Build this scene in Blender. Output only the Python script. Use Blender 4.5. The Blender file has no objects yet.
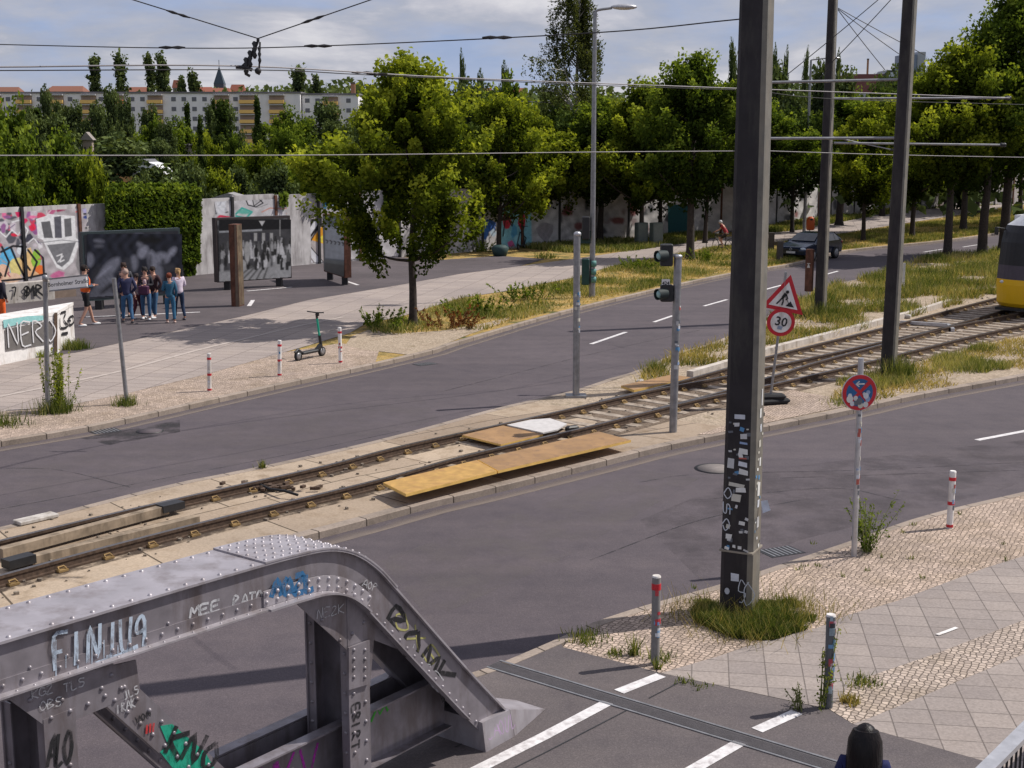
import bpy, bmesh, math, random
import numpy as np
from mathutils import Matrix, Vector, noise
R = math.radians
random.seed(7); NP = np.random.RandomState(11)
scene = bpy.context.scene
COL = scene.collection
# ---------------------------------------------------------------- camera
F, YH, H = 1350.0, 142.0, 6.25
TH = math.atan((384-YH)/F)
cam = bpy.data.cameras.new('camera'); camo = bpy.data.objects.new('camera', cam); COL.objects.link(camo)
camo.location = (0, 0, H); camo.rotation_euler = (R(90)-TH, 0, 0)
cam.sensor_width = 36; cam.lens = F/1024*36; cam.clip_end = 5000; cam.clip_start = .1
scene.camera = camo
scene.view_settings.view_transform = 'Standard'; scene.view_settings.look = 'None'
scene.view_settings.exposure = 0

def ray(px, py):
    u = (px-512)/F; v = (py-384)/F
    return Vector((u, math.cos(TH)-v*math.sin(TH), -(math.sin(TH)+v*math.cos(TH))))
def G(px, py, z=0.0):                     # survey: picture bearing -> spot on a level z
    r = ray(px, py); t = (z-H)/r.z
    return Vector((r.x*t, r.y*t, z))
def W(px, py, Y):                          # spot at distance Y
    r = ray(px, py); t = Y/r.y
    return Vector((r.x*t, Y, H+r.z*t))
def V(px, py, A, B, off=0.0):              # spot on the upright plane through A and B (off = towards the camera)
    d = Vector((B[0]-A[0], B[1]-A[1], 0)).normalized(); n = Vector((d.y, -d.x, 0))
    if n.dot(Vector((A[0], A[1], 0))) > 0: n = -n
    r = ray(px, py); t = (n.x*A[0]+n.y*A[1]+off)/(r.x*n.x+r.y*n.y)
    return Vector((r.x*t, r.y*t, H+r.z*t))
# ---------------------------------------------------------------- materials
def ramp(nt, stops, fac):
    n = nt.nodes.new('ShaderNodeValToRGB'); e = n.color_ramp.elements
    while len(e) < len(stops): e.new(.5)
    for i, (p, c) in enumerate(stops):
        e[i].position = p; e[i].color = (*c, 1) if len(c) == 3 else c
    nt.links.new(fac, n.inputs[0]); return n.outputs[0]
def newmat(name):
    m = bpy.data.materials.new(name); m.use_nodes = True; nt = m.node_tree
    return m, nt, nt.nodes['Principled BSDF']
def noise_tex(nt, scale, detail=4, vec=None, rough=.55):
    n = nt.nodes.new('ShaderNodeTexNoise'); n.inputs['Scale'].default_value = scale
    n.inputs['Detail'].default_value = detail; n.inputs['Roughness'].default_value = rough
    if vec is not None: nt.links.new(vec, n.inputs['Vector'])
    return n
def mixc(nt, fac, a, b, mode='MIX'):
    n = nt.nodes.new('ShaderNodeMix'); n.data_type = 'RGBA'; n.blend_type = mode
    for s, v in ((n.inputs[0], fac), (n.inputs[6], a), (n.inputs[7], b)):
        if hasattr(v, 'links'): nt.links.new(v, s)
        else: s.default_value = v if not isinstance(v, tuple) else (*v, 1)[:4]
    return n.outputs[2]
def pos(nt, scale=(1,1,1), rot=0):
    g = nt.nodes.new('ShaderNodeNewGeometry'); m = nt.nodes.new('ShaderNodeMapping')
    m.inputs['Scale'].default_value = scale; m.inputs['Rotation'].default_value = (0,0,rot)
    nt.links.new(g.outputs['Position'], m.inputs[0]); return m.outputs[0]
def bump(nt, bs, h, strength=.3, dist=.02):
    b = nt.nodes.new('ShaderNodeBump'); b.inputs['Strength'].default_value = strength
    b.inputs['Distance'].default_value = dist
    nt.links.new(h, b.inputs['Height']); nt.links.new(b.outputs[0], bs.inputs['Normal'])
def M(name, c, rough=.6, metal=0, var=.15, scale=6, spec=.4, dirt=None, ds=1.5):
    """painted / plain surface with mottling and optional dirt streaks"""
    m, nt, bs = newmat(name); bs.inputs['Roughness'].default_value = rough
    bs.inputs['Metallic'].default_value = metal; bs.inputs['Specular IOR Level'].default_value = spec
    p = pos(nt); n = noise_tex(nt, scale, 5, p)
    lo = tuple(x*(1-var) for x in c); hi = tuple(min(1, x*(1+var)) for x in c)
    o = ramp(nt, [(.3, lo), (.7, hi)], n.outputs[0])
    if dirt:
        p2 = pos(nt, (1, 1, .25)); n2 = noise_tex(nt, ds*3, 6, p2, .65)
        f = ramp(nt, [(.48, (0,0,0)), (.68, (1,1,1))], n2.outputs[0])
        o = mixc(nt, f, o, dirt)
    nt.links.new(o, bs.inputs['Base Color'])
    bump(nt, bs, n.outputs[0], .12, .01)
    return m
_mc = {}
def P(c, rough=.7, metal=0):               # cached plain paints
    k = (tuple(round(x, 3) for x in c), rough, metal)
    if k not in _mc: _mc[k] = M('paint', c, rough, metal, .12, 9)
    return _mc[k]

def SP(c, a=.55):                           # thin uneven spray paint
    k = ('sp',)+tuple(c)
    if k in _mc: return _mc[k]
    m, nt, bs = newmat('spray_paint'); bs.inputs['Roughness'].default_value = .6; bs.inputs['Base Color'].default_value = (*c,1)
    n = noise_tex(nt, 22, 6, pos(nt, (1,1,.5)), .7); nt.links.new(ramp(nt, [(.36,(a*.45,)*3),(.55,(1,1,1))], n.outputs[0]), bs.inputs['Alpha']); _mc[k] = m; return m
def asphalt(name, c, patch=.16, crack=True):
    m, nt, bs = newmat(name); bs.inputs['Roughness'].default_value = .85; bs.inputs['Specular IOR Level'].default_value = .3
    p = pos(nt); fine = noise_tex(nt, 60, 3, p); mid = noise_tex(nt, 2.2, 6, p, .6)
    big = noise_tex(nt, .22, 4, pos(nt, (1,1,1), R(-38)))
    st = noise_tex(nt, .8, 5, pos(nt, (.12, 1.6, 1), R(-55)))     # wheel tracks along the road
    g2 = nt.nodes.new('ShaderNodeTexVoronoi'); g2.inputs['Scale'].default_value = 70; nt.links.new(p, g2.inputs['Vector'])
    o = ramp(nt, [(.2, tuple(x*.8 for x in c)), (.8, tuple(x*1.2 for x in c))], fine.outputs[0]); sp_ = nt.nodes.new('ShaderNodeSeparateColor'); nt.links.new(g2.outputs['Color'], sp_.inputs[0]); o = mixc(nt, 1., o, ramp(nt, [(0,(.86,.86,.86)),(.8,(1.03,1.03,1.03)),(.95,(1.2,1.19,1.18))], sp_.outputs[0]), 'MULTIPLY')
    a = ramp(nt, [(.3, (1-patch,)*3), (.7, (1+patch*.6,)*3)], big.outputs[0]); o = mixc(nt, 1., o, a, 'MULTIPLY')
    a = ramp(nt, [(.32, (.86,.86,.88)), (.5,(.98,.98,.98)), (.72, (1.07,1.06,1.04))], mid.outputs[0]); o = mixc(nt, 1., o, a, 'MULTIPLY')
    a = ramp(nt, [(.35, (.88,.88,.9)), (.7, (1.06,1.05,1.04))], st.outputs[0]); o = mixc(nt, 1., o, a, 'MULTIPLY')
    if crack:
        v = nt.nodes.new('ShaderNodeTexVoronoi'); v.feature = 'DISTANCE_TO_EDGE'; v.inputs['Scale'].default_value = .17
        w = nt.nodes.new('ShaderNodeMix'); w.data_type = 'VECTOR'; w.inputs[0].default_value = .18
        nt.links.new(p, w.inputs[4]); nt.links.new(noise_tex(nt, .9, 5, p).outputs[1], w.inputs[5])
        nt.links.new(w.outputs[1], v.inputs['Vector'])
        f = ramp(nt, [(.0, (.55,.55,.55)), (.004, (1,1,1))], v.outputs[0])
        o = mixc(nt, .55, o, mixc(nt, 1., o, f, 'MULTIPLY'))
    nt.links.new(o, bs.inputs['Base Color']); bump(nt, bs, fine.outputs[0], .35, .01)
    return m
def bricks(name, c1, c2, mort, bw, bh, ms, rot=0, uv=False, offset=.5, stain=(.1,.085,.07), stainamt=.5, wob=.0, rough=.85, squash=1):
    m, nt, bs = newmat(name); bs.inputs['Roughness'].default_value = rough; bs.inputs['Specular IOR Level'].default_value = .25
    if uv:
        t = nt.nodes.new('ShaderNodeUVMap'); p = t.outputs[0]
    else: p = pos(nt, (1,1,1), rot)
    w = pos(nt)
    if wob:
        a = nt.nodes.new('ShaderNodeVectorMath'); a.operation = 'SCALE'; a.inputs['Scale'].default_value = wob
        nt.links.new(noise_tex(nt, 5, 3, w).outputs[1], a.inputs[0])
        b = nt.nodes.new('ShaderNodeVectorMath'); b.operation = 'ADD'
        nt.links.new(p, b.inputs[0]); nt.links.new(a.outputs[0], b.inputs[1]); p = b.outputs[0]
    k = nt.nodes.new('ShaderNodeTexBrick'); k.offset = offset; k.inputs['Scale'].default_value = 1
    k.inputs['Brick Width'].default_value = bw; k.inputs['Row Height'].default_value = bh
    k.inputs['Mortar Size'].default_value = ms; k.inputs['Mortar Smooth'].default_value = .3
    k.inputs['Color1'].default_value = (*c1, 1); k.inputs['Color2'].default_value = (*c2, 1); k.inputs['Mortar'].default_value = (*mort, 1)
    nt.links.new(p, k.inputs['Vector']); o = k.outputs[0]
    n = noise_tex(nt, 2.3, 6, w, .65); n2 = noise_tex(nt, 30, 4, w); n3 = noise_tex(nt, .35, 4, w)
    f = ramp(nt, [(.5, (0,0,0)), (.75, (stainamt,)*3)], n.outputs[0]); o = mixc(nt, f, o, stain)
    a = ramp(nt, [(.3, (.82,.82,.82)), (.7, (1.12,1.12,1.12))], n2.outputs[0]); o = mixc(nt, 1., o, a, 'MULTIPLY')
    a = ramp(nt, [(.3, (.85,.85,.86)), (.7, (1.08,1.07,1.05))], n3.outputs[0]); o = mixc(nt, 1., o, a, 'MULTIPLY')
    nt.links.new(o, bs.inputs['Base Color'])
    inv = nt.nodes.new('ShaderNodeMath'); inv.operation = 'SUBTRACT'; inv.inputs[0].default_value = 1
    nt.links.new(k.outputs[1], inv.inputs[1]); bump(nt, bs, inv.outputs[0], .6, .02)
    return m
def setts(name, c1, c2, mort, sc, rnd=.55):
    m, nt, bs = newmat(name); bs.inputs['Roughness'].default_value = .88; bs.inputs['Specular IOR Level'].default_value = .2
    w = pos(nt); p = pos(nt, (1,1,1), R(28)); vs = []
    for ft in ('F1','DISTANCE_TO_EDGE'):
        v = nt.nodes.new('ShaderNodeTexVoronoi'); v.feature = ft; v.voronoi_dimensions = '2D'; v.inputs['Scale'].default_value = sc; v.inputs['Randomness'].default_value = rnd; nt.links.new(p, v.inputs['Vector']); vs.append(v)
    sp = nt.nodes.new('ShaderNodeSeparateColor'); nt.links.new(vs[0].outputs['Color'], sp.inputs[0])
    o = ramp(nt, [(0,c2),(.6,c1),(1,tuple(min(1,x*1.25) for x in c1))], sp.outputs[0])
    f = ramp(nt, [(.03,(0,0,0)),(.13,(1,1,1))], vs[1].outputs['Distance']); o = mixc(nt, f, mort, o)
    n = noise_tex(nt, 1.1, 6, w, .65); st = ramp(nt, [(.45,(1.06,1.05,1.03)),(.68,(.80,.78,.71))], n.outputs[0]); o = mixc(nt, 1., o, st, 'MULTIPLY')
    n2 = noise_tex(nt, .3, 4, w); st = ramp(nt, [(.35,(.85,.85,.86)),(.65,(1.1,1.08,1.05))], n2.outputs[0]); o = mixc(nt, 1., o, st, 'MULTIPLY')
    nt.links.new(o, bs.inputs['Base Color']); bump(nt, bs, f, .7, .02); return m
def soil(name, stops, scale=.9, fscale=14):
    m, nt, bs = newmat(name); bs.inputs['Roughness'].default_value = .95; bs.inputs['Specular IOR Level'].default_value = .1
    p = pos(nt); n = noise_tex(nt, scale, 7, p, .65); o = ramp(nt, stops, n.outputs[0])
    n2 = noise_tex(nt, fscale, 5, p, .7)
    a = ramp(nt, [(.3, (.6,.6,.6)), (.7, (1.3,1.3,1.3))], n2.outputs[0]); o = mixc(nt, 1., o, a, 'MULTIPLY')
    nt.links.new(o, bs.inputs['Base Color']); bump(nt, bs, n2.outputs[0], .8, .06)
    return m
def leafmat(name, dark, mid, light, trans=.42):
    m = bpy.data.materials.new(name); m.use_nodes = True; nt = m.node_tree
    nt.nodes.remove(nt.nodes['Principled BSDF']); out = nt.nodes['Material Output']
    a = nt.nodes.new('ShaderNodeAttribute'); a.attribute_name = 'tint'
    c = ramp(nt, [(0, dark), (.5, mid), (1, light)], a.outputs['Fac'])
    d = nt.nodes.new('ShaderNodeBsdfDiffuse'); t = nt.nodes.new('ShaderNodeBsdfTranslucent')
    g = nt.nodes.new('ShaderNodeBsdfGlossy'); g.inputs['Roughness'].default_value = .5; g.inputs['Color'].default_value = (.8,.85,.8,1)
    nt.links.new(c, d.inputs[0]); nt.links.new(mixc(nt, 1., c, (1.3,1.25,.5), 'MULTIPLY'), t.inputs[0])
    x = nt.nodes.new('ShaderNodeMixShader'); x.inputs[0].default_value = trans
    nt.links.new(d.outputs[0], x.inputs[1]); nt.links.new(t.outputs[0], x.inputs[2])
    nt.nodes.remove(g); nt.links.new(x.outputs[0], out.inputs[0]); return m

MT = dict(
 road=asphalt('asphalt_worn', (.096,.080,.088), .14, crack=False), deck=asphalt('asphalt_deck', (.118,.101,.101), .16, crack=False),
 plaza=asphalt('asphalt_square', (.100,.084,.088), .25, crack=False),
 kerb=bricks('granite_kerb', (.27,.22,.18), (.34,.28,.235), (.07,.055,.045), 1.0, 9, .015, uv=True, offset=0, stainamt=.6),
 slabtrack=bricks('track_slabs', (.42,.335,.25), (.28,.215,.16), (.09,.07,.05), 2.4, 1.06, .018, uv=True, offset=.35, stain=(.2,.14,.085), stainamt=.75),
 mosaic=setts('mosaic_setts', (.42,.335,.28), (.32,.255,.215), (.19,.15,.122), 13.5),
 mosaic2=setts('mosaic_setts_strip', (.40,.335,.29), (.30,.25,.22), (.16,.13,.11), 13),
 slabs=bricks('granite_slabs', (.325,.28,.255), (.26,.225,.21), (.16,.137,.125), .43, .38, .008, rot=R(8), offset=.0, stain=(.24,.2,.175), stainamt=.35),
 pathslab=bricks('path_slabs', (.36,.305,.275), (.30,.255,.235), (.17,.14,.125), 1.0, .5, .014, rot=R(12), offset=0, stain=(.3,.25,.21), stainamt=.35),
 verge=soil('dry_verge', [(.36,(.085,.10,.03)), (.47,(.30,.22,.085)), (.58,(.44,.29,.10)), (.7,(.30,.26,.14))]),
 dirt=soil('sandy_soil', [(.3,(.33,.26,.19)), (.55,(.42,.34,.26)), (.7,(.25,.20,.13))], 1.5),
 green=soil('green_ground', [(.3,(.05,.07,.02)), (.6,(.12,.13,.045)), (.75,(.2,.18,.07))], .5),
 railtop=M('rail_steel', (.20,.18,.17), .35, .85, .3, 20), rust=M('rail_rust', (.085,.055,.038), .8, .2, .4, 14),
 clip=M('rail_clip', (.26,.17,.07), .7, .3, .3), sleeper=M('sleeper', (.33,.275,.22), .9, 0, .3, 5, dirt=(.16,.12,.09)),
 gird=M('bridge_paint', (.225,.205,.225), .36, .3, .2, 4.5, .5, dirt=(.14,.115,.115)),
 gird2=M('bridge_paint_light', (.36,.335,.36), .4, .3, .14, 4, .5, dirt=(.24,.21,.215)),
 mast=M('mast_paint', (.030,.026,.028), .6, .0, .2, 4, .2, dirt=(.055,.05,.045)), mastlit=M('mast_sunlit', (.15,.14,.12), .6, .1, .25, 5, .4, dirt=(.19,.165,.13)),  # mastlit: sun-facing mast sides, sunlight painted in as a lighter colour
 galv=M('galvanised', (.27,.27,.28), .45, .6, .2, 8), galvl=M('galvanised_light', (.5,.5,.52), .4, .6, .15, 8),
 white=M('white_paint', (.72,.70,.68), .6, 0, .12, 6, dirt=(.45,.40,.36)), red=M('red_paint', (.50,.02,.03), .5, 0, .15, 10),
 conc=M('concrete', (.44,.41,.38), .9, 0, .18, 3, .2, dirt=(.24,.21,.18)),
 concw=M('wall_concrete', (.47,.45,.45), .9, 0, .2, 1.6, .2, dirt=(.22,.20,.20), ds=.7),
 black=M('black_paint', (.02,.02,.022), .5, 0, .2, 9), rubber=M('rubber', (.018,.018,.02), .85),
 bark=M('bark', (.038,.030,.026), .95, 0, .4, 12), corten=M('corten', (.13,.055,.035), .85, .2, .35, 5, dirt=(.06,.03,.02)),
 board=M('board_yellow', (.42,.25,.075), .7, 0, .22, 6, dirt=(.36,.20,.07)), boardb=M('board_brown', (.30,.175,.08), .7, 0, .18, 2, dirt=(.22,.13,.07)),
 boardedge=M('board_edge', (.66,.42,.12), .6, 0, .15, 4),
 wood=M('old_timber', (.27,.21,.15), .9, 0, .3, 5, dirt=(.13,.10,.07)),
 wire=M('cable', (.035,.033,.035), .6, .4), wirel=M('cable_pale', (.26,.245,.25), .6, .2, .05),
 skin=M('skin', (.45,.25,.18), .6, 0, .06), line=M('road_line', (.62,.60,.60), .8, 0, .15, 12, dirt=(.36,.33,.33), ds=3),
 glass=M('dark_glass', (.02,.025,.03), .08, 0, .1, 3, .9),
 grass=leafmat('grass', (.055,.085,.02), (.155,.18,.05), (.42,.37,.16), .3),
 drygrass=leafmat('dry_grass', (.15,.15,.05), (.34,.27,.10), (.52,.40,.18), .3),
 lindenl=leafmat('leaf_yellowgreen', (.028,.044,.008), (.125,.165,.018), (.42,.46,.055)),
 leaf=leafmat('leaf_green', (.022,.038,.009), (.085,.130,.02), (.30,.37,.055)),
 leafd=leafmat('leaf_dark', (.016,.028,.010), (.052,.08,.02), (.17,.22,.05), .25),
 leaff=leafmat('leaf_far', (.04,.055,.028), (.085,.115,.042), (.17,.205,.07), .2),
 birch=leafmat('leaf_birch', (.035,.045,.018), (.075,.09,.033), (.15,.165,.06)),
)
# ---------------------------------------------------------------- mesh building
class MB:
    def __init__(s): s.v=[]; s.f=[]; s.m=[]; s.uv=[]; s.sm=[]
    def add(s, vs, fs, mi=0, uvs=None, smooth=False):
        o = len(s.v); s.v += [tuple(v) for v in vs]
        for i, f in enumerate(fs):
            s.f.append(tuple(o+k for k in f)); s.m.append(mi); s.sm.append(smooth)
            s.uv.append(uvs[i] if uvs else None)
        return s
    def box(s, c, size, rz=0, mi=0, mat=None, bev=0):
        a, b, h = size[0]/2, size[1]/2, size[2]/2
        T = (mat or Matrix.Translation(Vector(c)) @ Matrix.Rotation(rz, 4, 'Z'))
        if bev:
            e = bev; vs = []
            for z, k in ((-h, e), (-h+e, 0), (h-e, 0), (h, e)):
                x, y = a-k, b-k; e2 = e
                vs += [(-x+e2,-y,z),(x-e2,-y,z),(x,-y+e2,z),(x,y-e2,z),(x-e2,y,z),(-x+e2,y,z),(-x,y-e2,z),(-x,-y+e2,z)]
            fs = [tuple(range(7,-1,-1)), tuple(range(24,32))]
            for l in range(3):
                for i in range(8): fs.append((l*8+i, l*8+(i+1)%8, l*8+8+(i+1)%8, l*8+8+i))
            return s.add([T @ Vector(v) for v in vs], fs, mi)
        vs = [T @ Vector((x,y,z)) for z in (-h,h) for x,y in ((-a,-b),(a,-b),(a,b),(-a,b))]
        return s.add(vs, [(3,2,1,0),(4,5,6,7),(0,1,5,4),(1,2,6,5),(2,3,7,6),(3,0,4,7)], mi)
    def bar(s, p, q, w, h, mi=0, up=(0,0,1)):
        p, q = Vector(p), Vector(q); d = (q-p); L = d.length; d.normalize(); u = Vector(up)
        x = d.cross(u)
        if x.length < 1e-4: x = d.cross(Vector((1,0,0)))
        x.normalize(); z = x.cross(d)
        T = Matrix((x, d, z)).transposed().to_4x4(); T.translation = (p+q)/2
        return s.box(None, (w, L, h), mat=T, mi=mi)
    def tube(s, pts, r, n=8, mi=0, cap=True, smooth=True):
        pts = [Vector(p) for p in pts]; rs = r if isinstance(r, (list, tuple)) else [r]*len(pts)
        vs = []; fs = []; prev = None
        for i, p in enumerate(pts):
            d = (pts[min(i+1, len(pts)-1)]-pts[max(i-1, 0)]).normalized()
            x = prev-d*prev.dot(d) if prev is not None else d.cross(Vector((0,0,1)) if abs(d.z) < .9 else Vector((1,0,0)))
            x.normalize(); prev = x; y = d.cross(x)
            for k in range(n):
                a = 2*math.pi*k/n; vs.append(p+(x*math.cos(a)+y*math.sin(a))*rs[i])
        for i in range(len(pts)-1):
            for k in range(n): fs.append((i*n+k, i*n+(k+1)%n, (i+1)*n+(k+1)%n, (i+1)*n+k))
        s.add(vs, fs, mi, smooth=smooth)
        if cap: s.add(vs[:n], [tuple(range(n-1,-1,-1))], mi); s.add(vs[-n:], [tuple(range(n))], mi)
        return s
    def lathe(s, c, prof, n=12, mi=0, axis='Z', smooth=True):
        c = Vector(c); vs = []; fs = []
        for r, z in prof:
            for k in range(n):
                a = 2*math.pi*k/n; x, y = r*math.cos(a), r*math.sin(a)
                vs.append(c+(Vector((x,y,z)) if axis=='Z' else Vector((x,z,y)) if axis=='Y' else Vector((z,x,y))))
        for i in range(len(prof)-1):
            for k in range(n): fs.append((i*n+k, i*n+(k+1)%n, (i+1)*n+(k+1)%n, (i+1)*n+k))
        fs.append(tuple(range(n-1,-1,-1))); fs.append(tuple(range((len(prof)-1)*n, len(prof)*n)))
        return s.add(vs, fs, mi, smooth=smooth)
    def ball(s, c, r, n=10, mi=0, sc=(1,1,1)):
        vs = []; fs = []; c = Vector(c); m = n//2+1
        for i in range(m+1):
            t = math.pi*i/m
            for k in range(n):
                a = 2*math.pi*k/n; vs.append(c+Vector((r*math.sin(t)*math.cos(a)*sc[0], r*math.sin(t)*math.sin(a)*sc[1], r*math.cos(t)*sc[2])))
        for i in range(m):
            for k in range(n): fs.append((i*n+k, (i+1)*n+k, (i+1)*n+(k+1)%n, i*n+(k+1)%n))
        return s.add(vs, fs, mi, smooth=True)
    def poly(s, pts, mi=0): return s.add(pts, [tuple(range(len(pts)))], mi)
    def prism(s, pts, d, mi=0):            # closed outline pushed along d
        pts = [Vector(p) for p in pts]; d = Vector(d); n = len(pts)
        fs = [tuple(range(n-1,-1,-1)), tuple(range(n, 2*n))]+[(i, (i+1)%n, n+(i+1)%n, n+i) for i in range(n)]
        return s.add(pts+[p+d for p in pts], fs, mi)
    def build(s, name, mats, parent=None, world=False):
        me = bpy.data.meshes.new(name); vs = s.v
        if parent is not None and world:
            r = parent
            while r.parent: r = r.parent
            T = (Matrix.Translation(r.location) @ Matrix.Rotation(r.rotation_euler.z, 4, 'Z')).inverted()
            vs = [tuple(T @ Vector(v)) for v in vs]
        me.from_pydata(vs, [], s.f)
        if not isinstance(mats, (list, tuple)): mats = [mats]
        for m in mats: me.materials.append(m)
        me.polygons.foreach_set('material_index', s.m); me.polygons.foreach_set('use_smooth', s.sm)
        if any(u for u in s.uv):
            L = me.uv_layers.new(name='UVMap').data; k = 0
            for f, u in zip(s.f, s.uv):
                for j in range(len(f)):
                    if u: L[k].uv = u[j]
                    k += 1
        me.update(); bm = bmesh.new(); bm.from_mesh(me); bmesh.ops.recalc_face_normals(bm, faces=bm.faces) if not s.uv or not any(s.uv) else None
        bm.to_mesh(me); bm.free()
        o = bpy.data.objects.new(name, me); COL.objects.link(o)
        if parent is not None: o.parent = parent
        return o
def each(mb, k, name, mats, parent, world=False):      # every k faces of mb become one part of their own
    for i in range(0, len(mb.f), k):
        sub = MB(); idx = sorted({v for f in mb.f[i:i+k] for v in f}); mp_ = {v:j for j,v in enumerate(idx)}
        sub.add([mb.v[v] for v in idx], [tuple(mp_[v] for v in f) for f in mb.f[i:i+k]]); sub.build(name, mats[mb.m[i]], parent, world)
def tag(o, label, cat, group=None, kind=None):
    o['label'] = label; o['category'] = cat
    if group: o['group'] = group
    if kind: o['kind'] = kind
    return o
def thing(name, label, cat, loc=(0,0,0), rz=0, group=None):
    o = bpy.data.objects.new(name, None); COL.objects.link(o); o.empty_display_size = .2
    o.location = loc; o.rotation_euler = (0,0,rz); return tag(o, label, cat, group)
def struct(o, label, cat): o['kind'] = 'structure'; o['label'] = label; o['category'] = cat; return o
def copytree(src, loc, rz=0, label=None, sc=None):
    r = src.copy(); COL.objects.link(r); r.location = loc; r.rotation_euler = (0,0,rz)
    if label: r['label'] = label
    if sc: r.scale = sc
    for ch in src.children:
        c = ch.copy(); COL.objects.link(c); c.parent = r
        for g in ch.children:
            e = g.copy(); COL.objects.link(e); e.parent = c
    return r
def catmull(P_, n=8):
    P_ = [Vector(p) for p in P_]; P_ = [2*P_[0]-P_[1]]+P_+[2*P_[-1]-P_[-2]]; out = []
    for i in range(1, len(P_)-2):
        a, b, c, d = P_[i-1:i+3]
        for k in range(n):
            t = k/n; out.append(.5*((2*b)+(c-a)*t+(2*a-5*b+4*c-d)*t*t+(3*b-a-3*c+d)*t**3))
    out.append(P_[-2]); return out
def offset(pl, o):                          # shift a level polyline sideways (+ = left of travel)
    out = []
    for i, p in enumerate(pl):
        d = (pl[min(i+1,len(pl)-1)]-pl[max(i-1,0)]); d.z = 0; d.normalize()
        out.append(p+Vector((-d.y, d.x, 0))*o)
    return out
def resample(pl, n):
    L = [0]
    for a, b in zip(pl, pl[1:]): L.append(L[-1]+(b-a).length)
    out = []
    for k in range(n+1):
        t = L[-1]*k/n; i = max(j for j in range(len(L)) if L[j] <= t+1e-9); i = min(i, len(pl)-2)
        out.append(pl[i].lerp(pl[i+1], (t-L[i])/max(1e-9, L[i+1]-L[i])))
    return out, L[-1]
def strip(mb, A, B, n=60, mi=0, z=None):    # sheet between two lines, uv in metres
    A, la = resample(A, n); B, lb = resample(B, n)
    for i in range(n):
        q = [A[i], A[i+1], B[i+1], B[i]]
        if z is not None: q = [Vector((p.x,p.y,z)) for p in q]
        w = (A[i]-B[i]).length; w2 = (A[i+1]-B[i+1]).length; s0, s1 = la*i/n, la*(i+1)/n
        if (q[1]-q[0]).cross(q[2]-q[0]).z < 0 and abs((q[1]-q[0]).cross(q[2]-q[0]).z) > 1e-6:
            mb.add(q[::-1], [(0,1,2,3)], mi, [((s0,w),(s1,w2),(s1,0),(s0,0))])
        else: mb.add(q, [(0,1,2,3)], mi, [((s0,0),(s1,0),(s1,w2),(s0,w))])
def sheet(name, pts, mat, z, label, cat):
    o = MB().poly([(p.x,p.y,z) for p in pts]).build(name, mat)
    if o.data.polygons[0].normal.z < 0: o.data.flip_normals()
    return struct(o, label, cat)
def canvas(name, A, B, x0, x1, y0, y1, layers, mat, parent, off=.03, step=.5, zr=None, base=(.47,.45,.45), soft=.6, mott=.25, seed=0):
    """painted picture as vertex colours on a fine grid standing on the plane A-B (the paint of a mural or a print)"""
    nx, ny = int((x1-x0)/step)+1, int((y1-y0)/step)+1; xs = np.linspace(x0,x1,nx); ys = np.linspace(y0,y1,ny); X, Y = np.meshgrid(xs, ys)
    rs = np.random.RandomState(seed); C = np.ones((ny,nx,3))*np.array(base)
    wob = lambda s: sum(np.sin(X*rs.uniform(.1,.9)*s+Y*rs.uniform(.1,.9)*s*rs.choice((-1,1))+rs.uniform(0,6))/4 for _ in range(6))
    C *= (1+mott*wob(.8))[...,None]
    for L in layers:
        k, pts, col = L[0], np.array(L[1], float), np.array(L[2])
        if k == 'p':
            d = np.full(X.shape, 1e9); ins = in_poly(np.stack([X.ravel(),Y.ravel()],1), pts).reshape(X.shape); P2 = np.vstack([pts, pts[:1]])
        else: d = np.full(X.shape, 1e9); ins = None; P2 = pts
        for (ax,ay),(bx,by) in zip(P2, P2[1:]):
            t = np.clip(((X-ax)*(bx-ax)+(Y-ay)*(by-ay))/max(1e-9,(bx-ax)**2+(by-ay)**2),0,1); d = np.minimum(d, np.hypot(X-ax-t*(bx-ax), Y-ay-t*(by-ay)))
        sf = L[4] if len(L) > 4 else soft
        sd = np.where(ins, d, -d) if ins is not None else L[3]/2-d
        a = np.clip(sd/sf+.5, 0, 1)[...,None]; C = C*(1-a)+a*col*(1+.12*wob(1.5))[...,None]
    C *= (1+.06*rs.normal(size=X.shape))[...,None]; C = np.clip(C, .005, .8)
    pts3 = [V(x,y,A,B,off) for y in ys for x in xs]
    fs = []; vis = lambda p: zr is None or zr[0] < p.z < zr[1]
    for j in range(ny-1):
        for i in range(nx-1):
            q = (j*nx+i, j*nx+i+1, (j+1)*nx+i+1, (j+1)*nx+i)
            if all(vis(pts3[k]) for k in q): fs.append(q)
    mb = MB(); mb.add(pts3, fs); o = mb.build(name, mat, parent, True)
    ca = o.data.color_attributes.new('paint','FLOAT_COLOR','POINT'); ca.data.foreach_set('color', np.concatenate([C.reshape(-1,3), np.ones((nx*ny,1))],1).astype(np.float32).ravel())
    return o
def paintmat(rough=.8):
    m, nt, bs = newmat('painted_surface'); bs.inputs['Roughness'].default_value = rough; bs.inputs['Specular IOR Level'].default_value = .25
    a = nt.nodes.new('ShaderNodeAttribute'); a.attribute_name = 'paint'; nt.links.new(a.outputs['Color'], bs.inputs['Base Color']); return m
def pxl(l, z=0): return [G(x, y, z) for x, y in l]
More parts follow.
